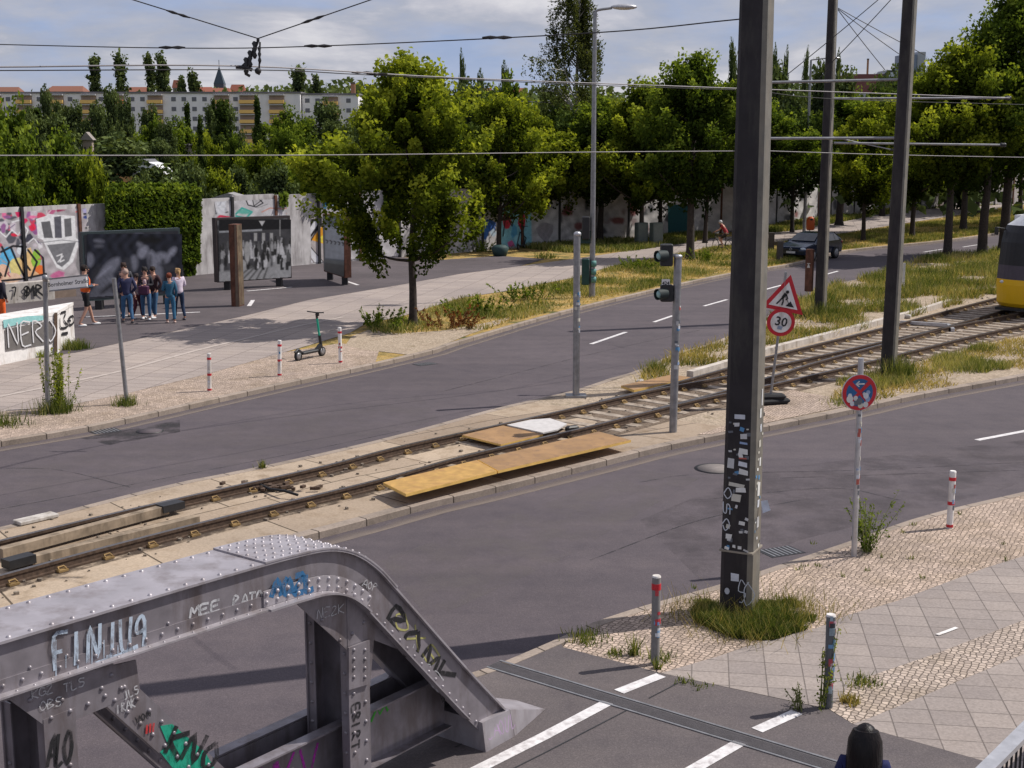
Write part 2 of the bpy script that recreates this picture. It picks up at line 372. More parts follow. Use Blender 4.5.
# ---- lettering
def text(body, size, parent, name, mat, origin, xd, up, bold=0, world=True, ext=0):
    c = bpy.data.curves.new('t', 'FONT'); c.body = body; c.size = size; c.offset = bold; c.extrude = ext; c.resolution_u = 2
    c.align_x = 'CENTER'; c.align_y = 'CENTER'
    t = bpy.data.objects.new('t', c); COL.objects.link(t); dg = bpy.context.evaluated_depsgraph_get()
    me = bpy.data.meshes.new_from_object(t.evaluated_get(dg)); COL.objects.unlink(t); bpy.data.objects.remove(t)
    x = Vector(xd).normalized(); y = Vector(up).normalized(); n = x.cross(y)
    T = Matrix((x, y, n)).transposed().to_4x4(); T.translation = Vector(origin)
    mb = MB(); mb.add([T @ v.co for v in me.vertices], [tuple(p.vertices) for p in me.polygons])
    return mb.build(name, mat, parent, world)
GL = {'A':[[(0,0),(.45,1),(.9,0)],[(.2,.4),(.75,.35)]],'B':[[(0,0),(0,1),(.6,.85),(.1,.5),(.75,.25),(0,0)]],'C':[[(.8,.9),(.3,1),(0,.5),(.3,0),(.8,.1)]],
'D':[[(0,0),(0,1),(.7,.6),(.6,.1),(0,0)]],'E':[[(.7,1),(0,1),(0,0),(.75,0)],[(0,.5),(.55,.55)]],'F':[[(.1,0),(0,1),(.75,1.1)],[(0,.5),(.5,.55)]],
'G':[[(.8,.9),(.2,1),(0,.4),(.3,0),(.8,.2),(.75,.5),(.45,.5)]],'I':[[(.2,0),(.25,1)]],'K':[[(0,1.05),(.05,0)],[(.75,1),(.05,.45),(.85,-.1)]],
'L':[[(0,1),(.1,0),(.7,.05)]],'M':[[(0,0),(.15,1),(.4,.4),(.7,1),(.8,0)]],'N':[[(0,0),(.1,1),(.65,.05),(.7,1.1)]],'O':[[(.35,1),(0,.5),(.35,0),(.75,.45),(.35,1)]],
'P':[[(0,-.1),(.05,1),(.6,.8),(.05,.45)]],'R':[[(0,0),(.05,1),(.6,.8),(.1,.5),(.75,0)]],'S':[[(.75,.9),(.2,1),(.1,.6),(.7,.4),(.5,0),(0,.1)]],
'T':[[(.35,0),(.4,1)],[(0,1),(.85,.95)]],'U':[[(0,1),(.1,.1),(.55,0),(.7,1)]],'V':[[(0,1),(.35,0),(.75,1)]],'W':[[(0,1),(.2,0),(.45,.7),(.65,0),(.9,1)]],
'X':[[(0,1),(.75,0)],[(.7,1),(0,0)]],'Y':[[(0,1),(.35,.5),(.3,0)],[(.75,1),(.35,.5)]],'Z':[[(0,1),(.75,1),(0,0),(.8,0)]],
'0':[[(.35,1),(0,.5),(.35,0),(.7,.5),(.35,1)],[(.15,.2),(.6,.8)]],'7':[[(0,1),(.65,1),(.25,0)]],'8':[[(.35,.5),(.05,.8),(.35,1),(.6,.8),(.35,.5),(0,.2),(.35,0),(.7,.2),(.35,.5)]],
'2':[[(0,.8),(.35,1),(.65,.7),(0,0),(.7,0)]],'9':[[(.6,.6),(.2,.5),(.05,.8),(.4,1),(.6,.7),(.55,0)]],'J':[[(.5,1),(.5,.1),(.1,0)]],'H':[[(0,0),(.05,1)],[(.65,1),(.6,0)],[(0,.5),(.65,.5)]],'.':[[(.2,0),(.3,.05)]],' ':[]}
def scrawl(mb, s, org, xd, yd, h, w, adv=.95, mi=0, jit=.05, seed=1, asp=.8):
    """hand-drawn letters as flat ribbons; xd/yd unit vectors on the surface"""
    rd = random.Random(seed); x0 = 0; org = Vector(org); xd = Vector(xd); yd = Vector(yd)
    for ch in s:
        for st in GL.get(ch, []):
            pts = [Vector((x0+p[0]*h*asp+rd.uniform(-jit,jit)*h, p[1]*h+rd.uniform(-jit,jit)*h)) for p in st]
            c = catmull([p.to_3d() for p in pts], 3); ribbon(mb, [org+xd*p.x+yd*p.y for p in c], xd.cross(yd), w, mi)
        x0 += h*adv*asp
def ribbon(mb, pts, n, w, mi=0):
    L = []
    for i, p in enumerate(pts):
        d = (pts[min(i+1,len(pts)-1)]-pts[max(i-1,0)]).normalized(); s = d.cross(n).normalized()*w/2; L.append((p-s, p+s))
    for a, b in zip(L, L[1:]): mb.add([a[0], a[1], b[1], b[0]], [(0,1,2,3)], mi)
# ---------------------------------------------------------------- leaves, trees, grass
def leafcloud(name, C, size, mat, tint, parent=None, up=.35, asp=.7):
    C = np.asarray(C, float); n = len(C)
    d = NP.normal(size=(n,3)); d[:,2] += up*NP.rand(n); d /= np.linalg.norm(d, axis=1)[:,None]
    r = NP.normal(size=(n,3)); a = np.cross(d, r); a /= np.linalg.norm(a, axis=1)[:,None]; b = np.cross(d, a)
    s = (size*(.6+.8*NP.rand(n)))[:,None]
    v = np.empty((n,4,3)); v[:,0] = C-a*s*.5; v[:,1] = C-b*s*.5*asp+d*s*.1; v[:,2] = C+a*s*.5; v[:,3] = C+b*s*.5*asp+d*s*.1
    return quads(name, v, mat, tint, parent)
def quads(name, v, mat, tint, parent=None):
    n = len(v); me = bpy.data.meshes.new(name); me.vertices.add(n*4); me.vertices.foreach_set('co', v.reshape(-1))
    me.loops.add(n*4); me.loops.foreach_set('vertex_index', np.arange(n*4, dtype=np.int32))
    me.polygons.add(n); me.polygons.foreach_set('loop_start', np.arange(0, n*4, 4, dtype=np.int32))
    at = me.attributes.new('tint', 'FLOAT', 'FACE'); at.data.foreach_set('value', np.clip(tint, 0, 1).astype(np.float32))
    me.materials.append(mat); me.update(calc_edges=True)
    o = bpy.data.objects.new(name, me); COL.objects.link(o)
    if parent is not None: o.parent = parent
    return o
def crown_pts(h0, h1, rad, n, clumps, cr, prof, lean=0, flat=.7):
    C = []; T = []; K = []; ph = NP.rand(6)*6.28
    for i in range(clumps):
        t = NP.rand()**.85; a = NP.rand()*6.283
        lobe = 1+.22*math.sin(2*a+ph[0]+t*4)+.18*math.sin(3*a+ph[1]-t*7)+.15*math.sin(5*a+ph[2]+t*13)
        z = h0+(h1-h0)*t; R_ = rad*prof(t)*lobe
        rr = max(0,R_-cr*.5)*math.sqrt(NP.uniform(.10, 1.0))*NP.uniform(.85,1.12)
        z -= .10*(h1-h0)*(rr/max(rad,.1))*(1-t)                  # outer limbs sag a little
        K.append((math.cos(a)*rr+lean*t, math.sin(a)*rr, z, NP.rand(), rr/max(.1,R_)))
    per = n//clumps
    for x, y, z, tn, e in K:
        k = int(per*NP.uniform(.5,1.5)); q = NP.normal(size=(k,3)); q /= (np.linalg.norm(q,axis=1)[:,None]+1e-6)
        q *= (NP.rand(k,1)**.5); s = cr*NP.uniform(.55,1.25)
        ax = np.array((x*.5+NP.normal()*.4, y*.5+NP.normal()*.4, .9+.6*NP.rand()*flat)); ax /= np.linalg.norm(ax)
        along_ = (q@ax)[:,None]; q = q*.66+ax*along_*(.34+.75*flat)   # sprays stretched up and outwards
        C.append(np.array((x,y,z))+q*s)
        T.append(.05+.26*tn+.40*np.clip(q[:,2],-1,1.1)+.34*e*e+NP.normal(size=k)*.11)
    return np.concatenate(C), np.concatenate(T), K
def limbs(mb, h, r, K, hb, n=14, wob=.15):
    ax = [Vector((NP.normal()*wob*t, NP.normal()*wob*t, h*t)) for t in (0,.15,.35,.55,.75,.92)]
    mb.tube(catmull(ax, 3), [r*(1.25 if i == 0 else 1-.8*i/15) for i in range(16)], 8)
    for k in K[:n]:
        e = Vector(k[:3]); z0 = max(hb*.8, min(h*.85, e.z-math.hypot(e.x, e.y)*.7)); f = z0/h
        b = Vector((0,0,z0)); m = b.lerp(e, .5)+Vector((0,0,-.08*(e-b).length)); mb.tube(catmull([b, m, e], 3), [r*.42*(1-f*.5)*(1-i/7) + .01 for i in range(7)], 5)
PR = dict(linden=lambda t: math.sin(math.pi*(t*.88+.08))**.75*(1.10-.30*t), round=lambda t: math.sin(math.pi*(t*.9+.07))**.55,
          poplar=lambda t: math.sin(math.pi*(t*.88+.06))**.5, cone=lambda t: 1.02-t*.95)
def tree(name, label, loc, h, rad, hb, trunk_r, n, leaf, mat, prof='linden', group=None, clumps=90, cr=.8, cat='tree', rz=0, flat=.7, lean=0):
    t = thing(name, label, cat, loc, rz, group)
    C, T, K = crown_pts(hb, h, rad, n, clumps, cr, PR[prof], lean, flat)
    mb = MB(); limbs(mb, h*.93, trunk_r, K, hb, 16 if n > 6000 else 6); mb.build('trunk', MT['bark'], t)
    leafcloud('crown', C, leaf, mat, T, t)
    return t
def in_poly(P_, poly):
    x, y = P_[:,0], P_[:,1]; c = np.zeros(len(P_), bool); n = len(poly)
    for i in range(n):
        x1,y1 = poly[i][0],poly[i][1]; x2,y2 = poly[(i+1)%n][0],poly[(i+1)%n][1]
        m = ((y1>y)!=(y2>y)) & (x < (x2-x1)*(y-y1)/((y2-y1) or 1e-9)+x1); c ^= m
    return c
def scatter(poly, n, clump=0, thr=0, sc=.6):
    a = np.array([(p[0],p[1]) for p in poly]); lo, hi = a.min(0), a.max(0); out = []
    tot = 0
    while tot < n:
        q = lo+(hi-lo)*NP.rand(n*2,2); q = q[in_poly(q, a)]
        if thr: q = q[np.array([noise.noise(Vector((x*sc,y*sc,3.3)))+.5 > thr+.25*NP.rand() for x,y in q])] if len(q) else q
        out.append(q); tot += len(q)
        if len(out) > 60: break
    return np.concatenate(out)[:n]
def blades(name, pts, z, h, w, mat, tint0=.5, tv=.25, lean=.35, parent=None, hs=None):
    n = len(pts); a = NP.rand(n)*6.283; hh = h*(.4+.9*NP.rand(n)) * (hs if hs is not None else 1)
    b = np.zeros((n,3)); b[:,:2] = pts; b[:,2] = z
    s = np.stack([np.cos(a), np.sin(a), np.zeros(n)],1)*w/2
    l = NP.normal(size=(n,3))*lean; l[:,2] = 1; tip = b+l*hh[:,None]
    v = np.empty((n,4,3)); v[:,0] = b-s; v[:,1] = b+s; v[:,2] = tip+s*.25; v[:,3] = tip-s*.25
    tn = tint0+np.array([noise.noise(Vector((x*.7,y*.7,9)))*.6 for x,y in pts])+NP.normal(size=n)*tv*.5
    return quads(name, v, mat, tn, parent)
def tuft(name, label, loc, n, h, r, mat, cat='weeds', tint=.4, w=.02, lean=.3, sub='blades', group=None):
    t = thing(name, label, cat, loc, 0, group)
    p = NP.normal(size=(n,2))*r*.5; blades(sub, p, 0, h, w, mat, tint, .5, lean, t); return t
def stemweed(name, label, loc, stems, h, r, mat, lean=.12, leaf=.09, k=26, group=None):
    t = thing(name, label, 'weed', loc, 0, group); mb = MB(); C = []; T = []
    for i in range(stems):
        a = NP.rand()*6.283; b = Vector((math.cos(a), math.sin(a), 0))*r*NP.rand(); hh = h*NP.uniform(.55,1.05)
        e = b*1.6+Vector((NP.normal()*lean*hh, NP.normal()*lean*hh, hh)); mb.tube([b, b.lerp(e,.5)+Vector((0,0,.02)), e], [.007,.006,.003], 4)
        for j in range(k):
            f = NP.uniform(.08,1); C.append(tuple(b.lerp(e,f)+Vector(NP.normal(size=3))*.035*(1.3-f))); T.append(.35+.35*f+NP.normal()*.15)
    mb.build('stem', P((.16,.17,.06)), t); leafcloud('leaves', C, leaf, mat, np.array(T), t, asp=.35); return t
# ================================================================ SETTING: ground
def rect(x0,y0,x1,y1): return [Vector((x0,y0,0)),Vector((x1,y0,0)),Vector((x1,y1,0)),Vector((x0,y1,0))]
sheet('ground', rect(-2500,-60,2500,3200), MT['green'], -.06, 'green ground reaching far out beyond the boundary wall', 'ground')
sheet('garden_ground', [Vector((-200,-20,0)),Vector((-70,-20,0))]+[Vector((-62,42,0))]+[G(x,y,.1)+Vector((-.3,.9,0)) for x,y in [(-420,350),(-150,318),(0,299),(100,286),(200,275),(300,265.5),(400,257.5),(480,251),(560,245),(640,239),(735,232),(870,212),(1000,205),(1130,199)]]+[Vector((200,240,0)),Vector((200,420,0)),Vector((-200,420,0))], MT['green'], .05, 'overgrown garden ground behind the painted wall', 'ground')
sheet('road', rect(-70,-10,150,170), MT['road'], 0, 'grey asphalt carriageways on both sides of the tram tracks', 'road')
KL = catmull(pxl([(-260,492),(-120,468),(0,447),(55,438),(84,433),(140,421),(200,407),(284,388),(366,370),(441,352),(460,345),(582,310),(720,278),(795,265.5),(832,255),(870,249.5),(945,242),(1024,231),(1150,213)]), 6)
KN = catmull(pxl([(-300,718),(-150,672),(0,628),(160,582),(270,552),(360,528),(436,507),(476,498),(590,470),(659,452.6),(720,440),(764,432),(848,415),(922,398.6),(1024,380),(1160,355),(1300,332)]), 6)
KF = catmull(pxl([(-300,596),(-150,562),(0,527),(164,485.6),(262,466),(369,442),(430,426),(500,407),(571,391),(607,379),(638,370),(677,352.5),(728,336),(823,288),(877,275),(928,258),(1000,250),(1100,233),(1200,222)], .12), 6)
KF = [Vector((p.x,p.y,0)) for p in KF]
KR = catmull(pxl([(-40,850),(140,790),(380,712),(480,679),(500,672),(560,646),(590,632),(640,615),(720,592),(785,570),(850,548),(925,522),(1024,498),(1150,470),(1350,430)]), 6)
kerb_id = 0
def kerb(pl, side, w, label, h=.125):
    b = offset(pl, side*w); mb = MB()
    A0 = [Vector((p.x,p.y,-.02)) for p in pl]; A1 = [Vector((p.x,p.y,h-.015)) for p in pl]
    c = offset(pl, side*.02); A2 = [Vector((p.x,p.y,h)) for p in c]; B = [Vector((p.x,p.y,h)) for p in b]
    n = 120; ra, L = resample(A0, n); r1,_ = resample(A1,n); r2,_ = resample(A2,n); r3,_ = resample(B,n); r4 = [Vector((p.x,p.y,0)) for p in r3]
    for i in range(n):
        s0, s1 = L*i/n, L*(i+1)/n
        for P0, P1, t0, t1 in ((ra,r1,.1,.2),(r1,r2,.2,.23),(r2,r3,.23,.4),(r3,r4,.4,.5)):
            mb.add([P0[i],P0[i+1],P1[i+1],P1[i]], [(0,1,2,3)], 0, [((s0,t0),(s1,t0),(s1,t1),(s0,t1))])
    o = mb.build('kerb', MT['kerb']); struct(o, label, 'kerb')
kerb(KL, 1, .16, 'granite kerb of the far pavement beside the grass verge')
kerb(KN, 1, .20, 'granite kerb between the near carriageway and the tram track')
kerb(KF, -1, .20, 'granite kerb between the far carriageway and the tram track')
kerb(KR, -1, .16, 'granite kerb of the near mosaic pavement')
# dirty gutter along kerbs
def gutter(pl, side, label):
    m, nt, bs = newmat('gutter_dust'); bs.inputs['Roughness'].default_value = .95
    n = noise_tex(nt, 1.6, 6, pos(nt)); nt.links.new(ramp(nt, [(.3,(.16,.13,.115)),(.7,(.24,.19,.155))], n.outputs[0]), bs.inputs['Base Color'])
    uvn = nt.nodes.new('ShaderNodeUVMap'); sx = nt.nodes.new('ShaderNodeSeparateXYZ'); nt.links.new(uvn.outputs[0], sx.inputs[0])
    mu = nt.nodes.new('ShaderNodeMath'); mu.operation = 'MULTIPLY_ADD'; nt.links.new(sx.outputs[1], mu.inputs[0]); mu.inputs[1].default_value = 1.8
    ad = nt.nodes.new('ShaderNodeMath'); ad.operation = 'SUBTRACT'; nt.links.new(n.outputs[0], ad.inputs[1]); ad.inputs[0].default_value = .25; nt.links.new(ad.outputs[0], mu.inputs[2])
    nt.links.new(ramp(nt, [(.0,(0,0,0)),(.6,(.75,.75,.75))], mu.outputs[0]), bs.inputs['Alpha'])
    mb = MB(); strip(mb, offset(pl, -side*.4), pl, 90, z=.004)
    # make v = 1 at the kerb
    mb.uv = [tuple((u, 0 if v > .01 else .55) for u, v in q) if q else None for q in mb.uv]
    struct(mb.build('road_edge_dust', m), label, 'road dust')
gutter(KN, 1, 'brown dust along the kerb of the tram track median')
gutter(KL, 1, 'brown dust along the kerb of the far pavement')
Z1 = .12
# ---- far side: verge, path, square
WALL = [G(x,y,.1) for x,y in [(-420,350),(-150,318),(0,299),(100,286),(200,275),(300,265.5),(400,257.5),(480,251),(560,245),(640,239),(735,232),(870,212),(1000,205),(1130,199)]]
kin = offset(KL, .15)
sheet('grass_verge', kin+[Vector((150,175,0)), Vector((60,175,0))]+[w+Vector((-.6,2,0)) for w in WALL[::-1]]+[Vector((-60,40,0))], MT['verge'], Z1-.01, 'dry grass verge and bare soil between road and wall', 'ground')
sheet('mosaic_pavement', [p for p in kin if p.x < G(385,352).x] + pxl([(380,352),(340,347),(250,362),(200,376),(120,395),(70,405),(0,412),(-300,440)]), MT['mosaic'], Z1, 'small stone mosaic strip beside the far kerb', 'pavement')
sheet('footpath', pxl([(-300,440),(0,412),(70,405),(120,395),(200,376),(250,362),(310,345),(350,333),(367,323),(400,317),(460,298),(506,291),(572,278),(612,266),(714,246),(800,240),(900,224),(1024,205),(1024,201),(930,207),(860,217),(800,229),(700,240),(594,256),(521,266),(460,274),(400,285),(309,300),(240,317),(180,330),(130,341),(75,353),(0,362),(-300,392)],Z1), MT['pathslab'], Z1+.004, 'pale slab footpath curving past the exhibition panels', 'footpath')
sheet('bare_soil', pxl([(381,351.5),(372,351),(345,345.5),(352,336),(368,330),(400,333),(440,331),(480,324),(510,317),(505,322),(470,334),(441,346),(410,355)],Z1), MT['dirt'], Z1+.002, 'bare sandy soil at the kerb near the lone tree', 'ground')
sheet('square', pxl([(-300,392),(0,362),(75,353),(130,341),(180,330),(240,317),(309,300),(400,285),(460,274),(521,266),(545,259),(500,256),(440,260)],Z1)+[w for w in WALL[6::-1]], MT['plaza'], Z1+.008, 'dark asphalt square in front of the painted wall', 'square')
for k,(a,b) in enumerate([(((200,376),(310,345))),(((120,395),(200,376)))]): pass
mb = MB(); 
c1 = pxl([(-100,409),(0,397),(60,385),(120,372),(200,350),(300,326),(345,317)],Z1+.012); strip(mb, c1, offset(c1,.15), 40)
struct(mb.build('path_divider', M('setts_pale', (.40,.345,.31), .9)), 'pale line of setts along the middle of the footpath', 'paving line')
mb = MB()
for a,b in [((247,291),(292,287)),((249,306),(253,300)),((86,317),(200,312)),((343,280),(358,285))]:
    p, q = G(*a,Z1+.014), G(*b,Z1+.014); ribbon(mb, [p,q], Vector((0,0,1)), .16)
struct(mb.build('ground_marking', MT['line']), 'thin pale metal strips let into the asphalt square', 'ground marking')
# ---- near side: mosaic, slabs, deck
L1 = pxl([(563,647),(661,673),(719,656),(760,642),(817,628),(848,615),(897,601),(985,568),(1024,556),(1200,505)],Z1)
L2 = pxl([(829,709),(853,682),(935,654),(1024,620),(1250,540)],Z1)
L3 = pxl([(853,724),(875,716),(935,691),(1024,654),(1300,560)],Z1)
krin = [p for p in offset(KR, -.15) if p.x > G(563,647).x]
sheet('mosaic_pavement', krin+L1[::-1], MT['mosaic'], Z1, 'sandy coloured mosaic pavement around the large mast', 'pavement')
sheet('slab_pavement', L1[1:]+[Vector((14,22,0))]+L2[::-1], MT['slabs'], Z1+.001, 'band of big grey slabs laid diagonally behind the stickered bollard', 'pavement')
sheet('sett_strip', L2+L3[::-1], MT['mosaic2'], Z1+.002, 'strip of small pale setts between two slab bands', 'pavement')
sheet('slab_pavement', L3+[Vector((16,14,0)), Vector((9,9,0))]+pxl([(1130,802),(987,762)],Z1), MT['slabs'], Z1+.001, 'big grey slabs beside the bridge railing', 'pavement')
dk = [p for p in offset(KR, -.15) if p.x <= G(563,647).x]
sheet('bridge_deck', dk+pxl([(563,647),(661,673),(829,709.5),(853,724),(987,762),(1130,802)],Z1)+[Vector((9,3,0)), Vector((-3,3,0)), Vector((-6,5,0))], MT['deck'], Z1, 'asphalt cycle lane and walkway running onto the bridge', 'bridge deck')
# sandy verge rim with weeds at L1/L2 edges
mb = MB(); m_, m2_ = MB(), MB()
for a,b in [((661,675),(619,691.5)),((608,702),(544,736)),((544,736),(430,793)),((797,712),(757,730)),((742,741),(690,771)),((690,771),(600,820))]:
    p, q = G(*a,Z1+.006), G(*b,Z1+.006); ribbon(mb, [p.lerp(q,t/6) for t in range(7)], Vector((0,0,1)), .15)
struct(mb.build('lane_marking', MT['line']), 'two white lines of the cycle lane on the bridge deck', 'lane marking')
for a,b in [((678,683),(649,698)),((629,709),(544,753)),((544,753),(500,775)),((455,747),(520,715))]:
    ribbon(m_, [G(*a,Z1+.005), G(*b,Z1+.005)], Vector((0,0,1)), .018)
struct(m_.build('tar_joint', MT['black']), 'thin dark joints in the deck asphalt', 'tar joint')
j0, j1 = G(495,660,Z1), G(900,781,Z1); jd = (j1-j0).normalized(); jn = Vector((-jd.y, jd.x, 0)); jd0 = G(500,661,Z1)
def jst(mb, o, w, z, h=.01, mi=0): mb.bar(jd0+jn*o+Vector((0,0,z)), j1+jd*3+jn*o+Vector((0,0,z)), w, h, mi)
mb = MB(); jst(mb, 0, .03, .006); jst(mb, -.25, .03, .006); jst(mb, -.125, .2, -.01, .03, 1)
for i in range(-5, 5): jst(mb, -.125+i*.018, .008, .007, .006, 2)
struct(mb.build('expansion_joint', [MT['galv'], P((.06,.055,.058)), P((.12,.11,.115))]), 'steel expansion joint crossing the deck at an angle', 'expansion joint')
# ---- median with the tracks
kni = offset(KN, .19); kfi = offset(KF, -.19)
def part_of(pl, x0, x1): return [p for p in pl if x0 <= (p.x*.6+p.y*.8) <= x1]
S0 = G(640,430).x*.6+G(640,430).y*.8
mb = MB(); strip(mb, part_of(kni,-99,S0+1), part_of(kfi,-99,S0+1), 60, z=Z1)
struct(mb.build('track_paving', MT['slabtrack']), 'stained concrete slabs under the single track section', 'track paving')
mb = MB(); strip(mb, part_of(kni,S0+.4,400), part_of(kfi,S0+.4,400), 60, z=Z1-.004)
struct(mb.build('median_ground', MT['dirt']), 'sandy soil of the grassy median', 'ground')
BN = catmull(pxl([(-160,619),(0,576),(123,543),(246,512),(381,479.5),(465,456),(588,427),(700,399),(774,384),(884,358),(969,337),(1024,325),(1150,299),(1300,271)],.27), 6)
BF = offset(BN, 1.53)
AF = catmull(pxl([(600,401),(660,387),(728,368),(774,355),(884,327.5),(969,305),(1024,291),(1100,273),(1220,250)],.27), 6)
AN = offset(AF, -1.53)
bed = MB(); strip(bed, offset(part_of(BN,S0-2,400), -.55), offset(part_of(AF,S0-2,400), .45), 60, z=Z1+.006)
struct(bed.build('track_bed', soil('track_bed_soil', [(.3,(.10,.07,.05)),(.5,(.22,.17,.13)),(.7,(.09,.065,.045))], 3, 20)), 'dusty bed beneath the forking tram tracks', 'track bed')
def railprof(mb, pl):
    P0 = [Vector((p.x,p.y,0)) for p in pl]; n = 150
    for o, z0, z1, w, mi in ((0,.238,.282,.075,0),(0,.145,.238,.045,1),(0,.126,.152,.17,1)):
        a = offset(P0, w/2); b = offset(P0, -w/2)
        ra,_ = resample(a,n); rb,_ = resample(b,n)
        for i in range(n):
            v = [(*ra[i].xy,z0),(*ra[i+1].xy,z0),(*rb[i+1].xy,z0),(*rb[i].xy,z0),(*ra[i].xy,z1),(*ra[i+1].xy,z1),(*rb[i+1].xy,z1),(*rb[i].xy,z1)]
            mb.add(v, [(4,5,6,7)], mi); mb.add(v, [(0,1,5,4),(3,2,6,7)], 1)
def clips(mb, pl, step, s0=-99, s1=999):
    L = sum((b-a).length for a,b in zip(pl, pl[1:])); q,_ = resample(pl, int(L/step))
    for i in range(len(q)-1):
        s = q[i].x*.6+q[i].y*.8
        if not s0 <= s <= s1: continue
        d = (q[i+1]-q[i]).normalized(); nn = Vector((-d.y,d.x,0)); a = math.atan2(d.y,d.x)
        for sd in (-1,1):
            c = Vector((q[i].x,q[i].y,.145))+nn*.11*sd
            mb.box(c+d*.0, (.16,.10,.03), a, 2); mb.tube([c+d*.06+nn*.02*sd+Vector((0,0,.02)), c+d*.05-nn*.03*sd+Vector((0,0,.05)), c-d*.05-nn*.03*sd+Vector((0,0,.05)), c-d*.06+nn*.02*sd+Vector((0,0,.02))], .014, 5, 2)
RM = [MT['railtop'], MT['rust'], MT['clip']]
tB = thing('tram_track', 'near tram track running the whole length of the median', 'tram track', (BN[20].x, BN[20].y, 0))
for pl in (BN, BF):
    mb = MB(); railprof(mb, pl); clips(mb, pl, .78); mb.build('rail', RM, tB, True)
tA = thing('tram_track', 'far tram track joining from beside the white concrete edge', 'tram track', (AF[10].x, AF[10].y, 0))
for pl in (AF, AN):
    mb = MB(); railprof(mb, pl); clips(mb, pl, .78); mb.build('rail', RM, tA, True)
grime,nt_,bs_ = newmat('brake_dust'); bs_.inputs['Base Color'].default_value = (.055,.036,.025,1); bs_.inputs['Roughness'].default_value = .9
n_0 = noise_tex(nt_, 4, 6, pos(nt_), .7); nt_.links.new(ramp(nt_, [(.38,(0,0,0)),(.58,(.85,.85,.85))], n_0.outputs[0]), bs_.inputs['Alpha'])
mb = MB()
for pl in (BN,BF): strip(mb, offset(pl,.26), offset(pl,-.26), 120, z=Z1+.011)
for pl in (AF,AN): strip(mb, offset(pl,.22), offset(pl,-.22), 120, z=Z1+.014)
struct(mb.build('brake_dust', grime), 'dark rusty dust along both sides of every rail', 'track dust')
rubble = MB(); rr0 = random.Random(77)
for _ in range(900):
    pl = rr0.choice((BN,BF,AF,AN,BN,BF)); i = rr0.randrange(len(pl)-1); q = pl[i].lerp(pl[i+1], rr0.random())+Vector((rr0.gauss(0,.4),rr0.gauss(0,.4),0)); sz = rr0.uniform(.02,.07)
    rubble.box((q.x,q.y,Z1+sz*.3),(sz,sz*rr0.uniform(.5,1),sz*.6), rr0.random()*3)
tag(rubble.build('rubble', M('rubble_stone',(.20,.165,.13),.9,0,.5,30)), 'loose stones and rubble scattered along the rails', 'rubble', kind='stuff')
def sleepers(pl, t, x0, x1, step=.62, L=2.3, cap=90):
    tot = sum((b-a).length for a,b in zip(pl, pl[1:])); q,_ = resample(pl, int(tot/step)); k = 0
    for i in range(1, len(q)-1):
        s = q[i].x*.6+q[i].y*.8
        if not x0 <= s <= x1: continue
        d = (q[i+1]-q[i-1]).normalized(); nn = Vector((-d.y,d.x,0)); c = q[i]+nn*.76
        if k >= cap: break
        mb = MB(); mb.box((c.x,c.y,.118+random.uniform(-.012,.004)), (.25,L+random.uniform(-.1,.1),.05), math.atan2(d.y,d.x)+random.uniform(-.02,.02), bev=.01); mb.build('sleeper', MT['sleeper'], t, True); k += 1
sleepers(BN, tB, S0-4, 140)
sleepers(AN, tA, S0+7, 140, cap=70)
# white concrete edge beside the far track
mb = MB(); e = catmull(pxl([(690,371),(735,358),(774,346),(830,332),(884,318),(925,307),(950,299)],.3), 4)
for a,b in zip(e, e[1:]): mb.bar(a-Vector((0,0,.1)), b-Vector((0,0,.1)), .2, .2)
tag(mb.build('concrete_edging', M('edging', (.50,.45,.40), .9, 0, .15, 4, dirt=(.3,.25,.2))), 'whitish concrete edging between far tram track and grass', 'edging')
sheet('mosaic_pavement', pxl([(697,435),(740,421),(765,398),(790,390),(835,398),(858,403),(848,406),(764,423.5),(712,434.5)],Z1), MT['mosaic'], Z1+.009, 'triangle of small setts under the roadworks sign', 'pavement')
# ---- things lying on the track
def slab4(name, label, cat, px, z, th, mats, group=None, seam=None):
    p = [G(x,y,z) for x,y in px]; c = sum(p, Vector())/4; t = thing(name, label, cat, (c.x,c.y,z-th), 0, group)
    mb = MB(); mb.prism([v-Vector((0,0,th)) for v in p], (0,0,th*.98)); mb.build('board_edge', mats[1], t, True)
    q = [c.lerp(v,.994) for v in p]; mb = MB(); mb.prism([Vector((v.x,v.y,z-.004)) for v in q], (0,0,.006)); mb.build('board_face', mats[0], t, True); return t
slab4('cover_board', 'long yellow cover board half nearest the bridge girder', 'board', [(383,482.5),(406,494),(497,471),(477,460)], .36, .05, (MT['board'],MT['boardedge']), 'boards covering the near side of the track')
slab4('cover_board', 'brownish cover board half nearest the signal post', 'board', [(478,459.7),(498,470.7),(631,440),(599,431.5)], .36, .05, (MT['boardb'],MT['boardedge']), 'boards covering the near side of the track')
mb = MB(); 
for x,y in [(420,489),(470,476),(520,464),(580,449)]: 
    p = G(x-10,y-4,.2); mb.box((p.x,p.y,.215), (.5,.18,.18), R(-30))
struct(mb.build('board_support', MT['wood']), 'short timbers carrying the cover boards', 'timber')
slab4('cover_board', 'small brown board between the rails beside the white sheet', 'board', [(462,435),(501,444.5),(543,434.5),(503,425.5)], .27, .035, (MT['boardb'],MT['boardedge']))
slab4('cover_board', 'small ochre board beyond the tracks near the far kerb', 'board', [(621,385.5),(634,390),(692,377.5),(672,374.5)], .28, .06, (MT['boardb'],MT['boardedge']))
mb = MB(); mb.prism([G(x,y,.22) for x,y in [(502,425),(515,422),(550,419.5),(567,425),(557,431),(543,434)]], (0,0,.03))
tag(mb.build('plastic_sheet', P((.5,.48,.47))), 'crumpled white sheet lying between the rails', 'sheet')
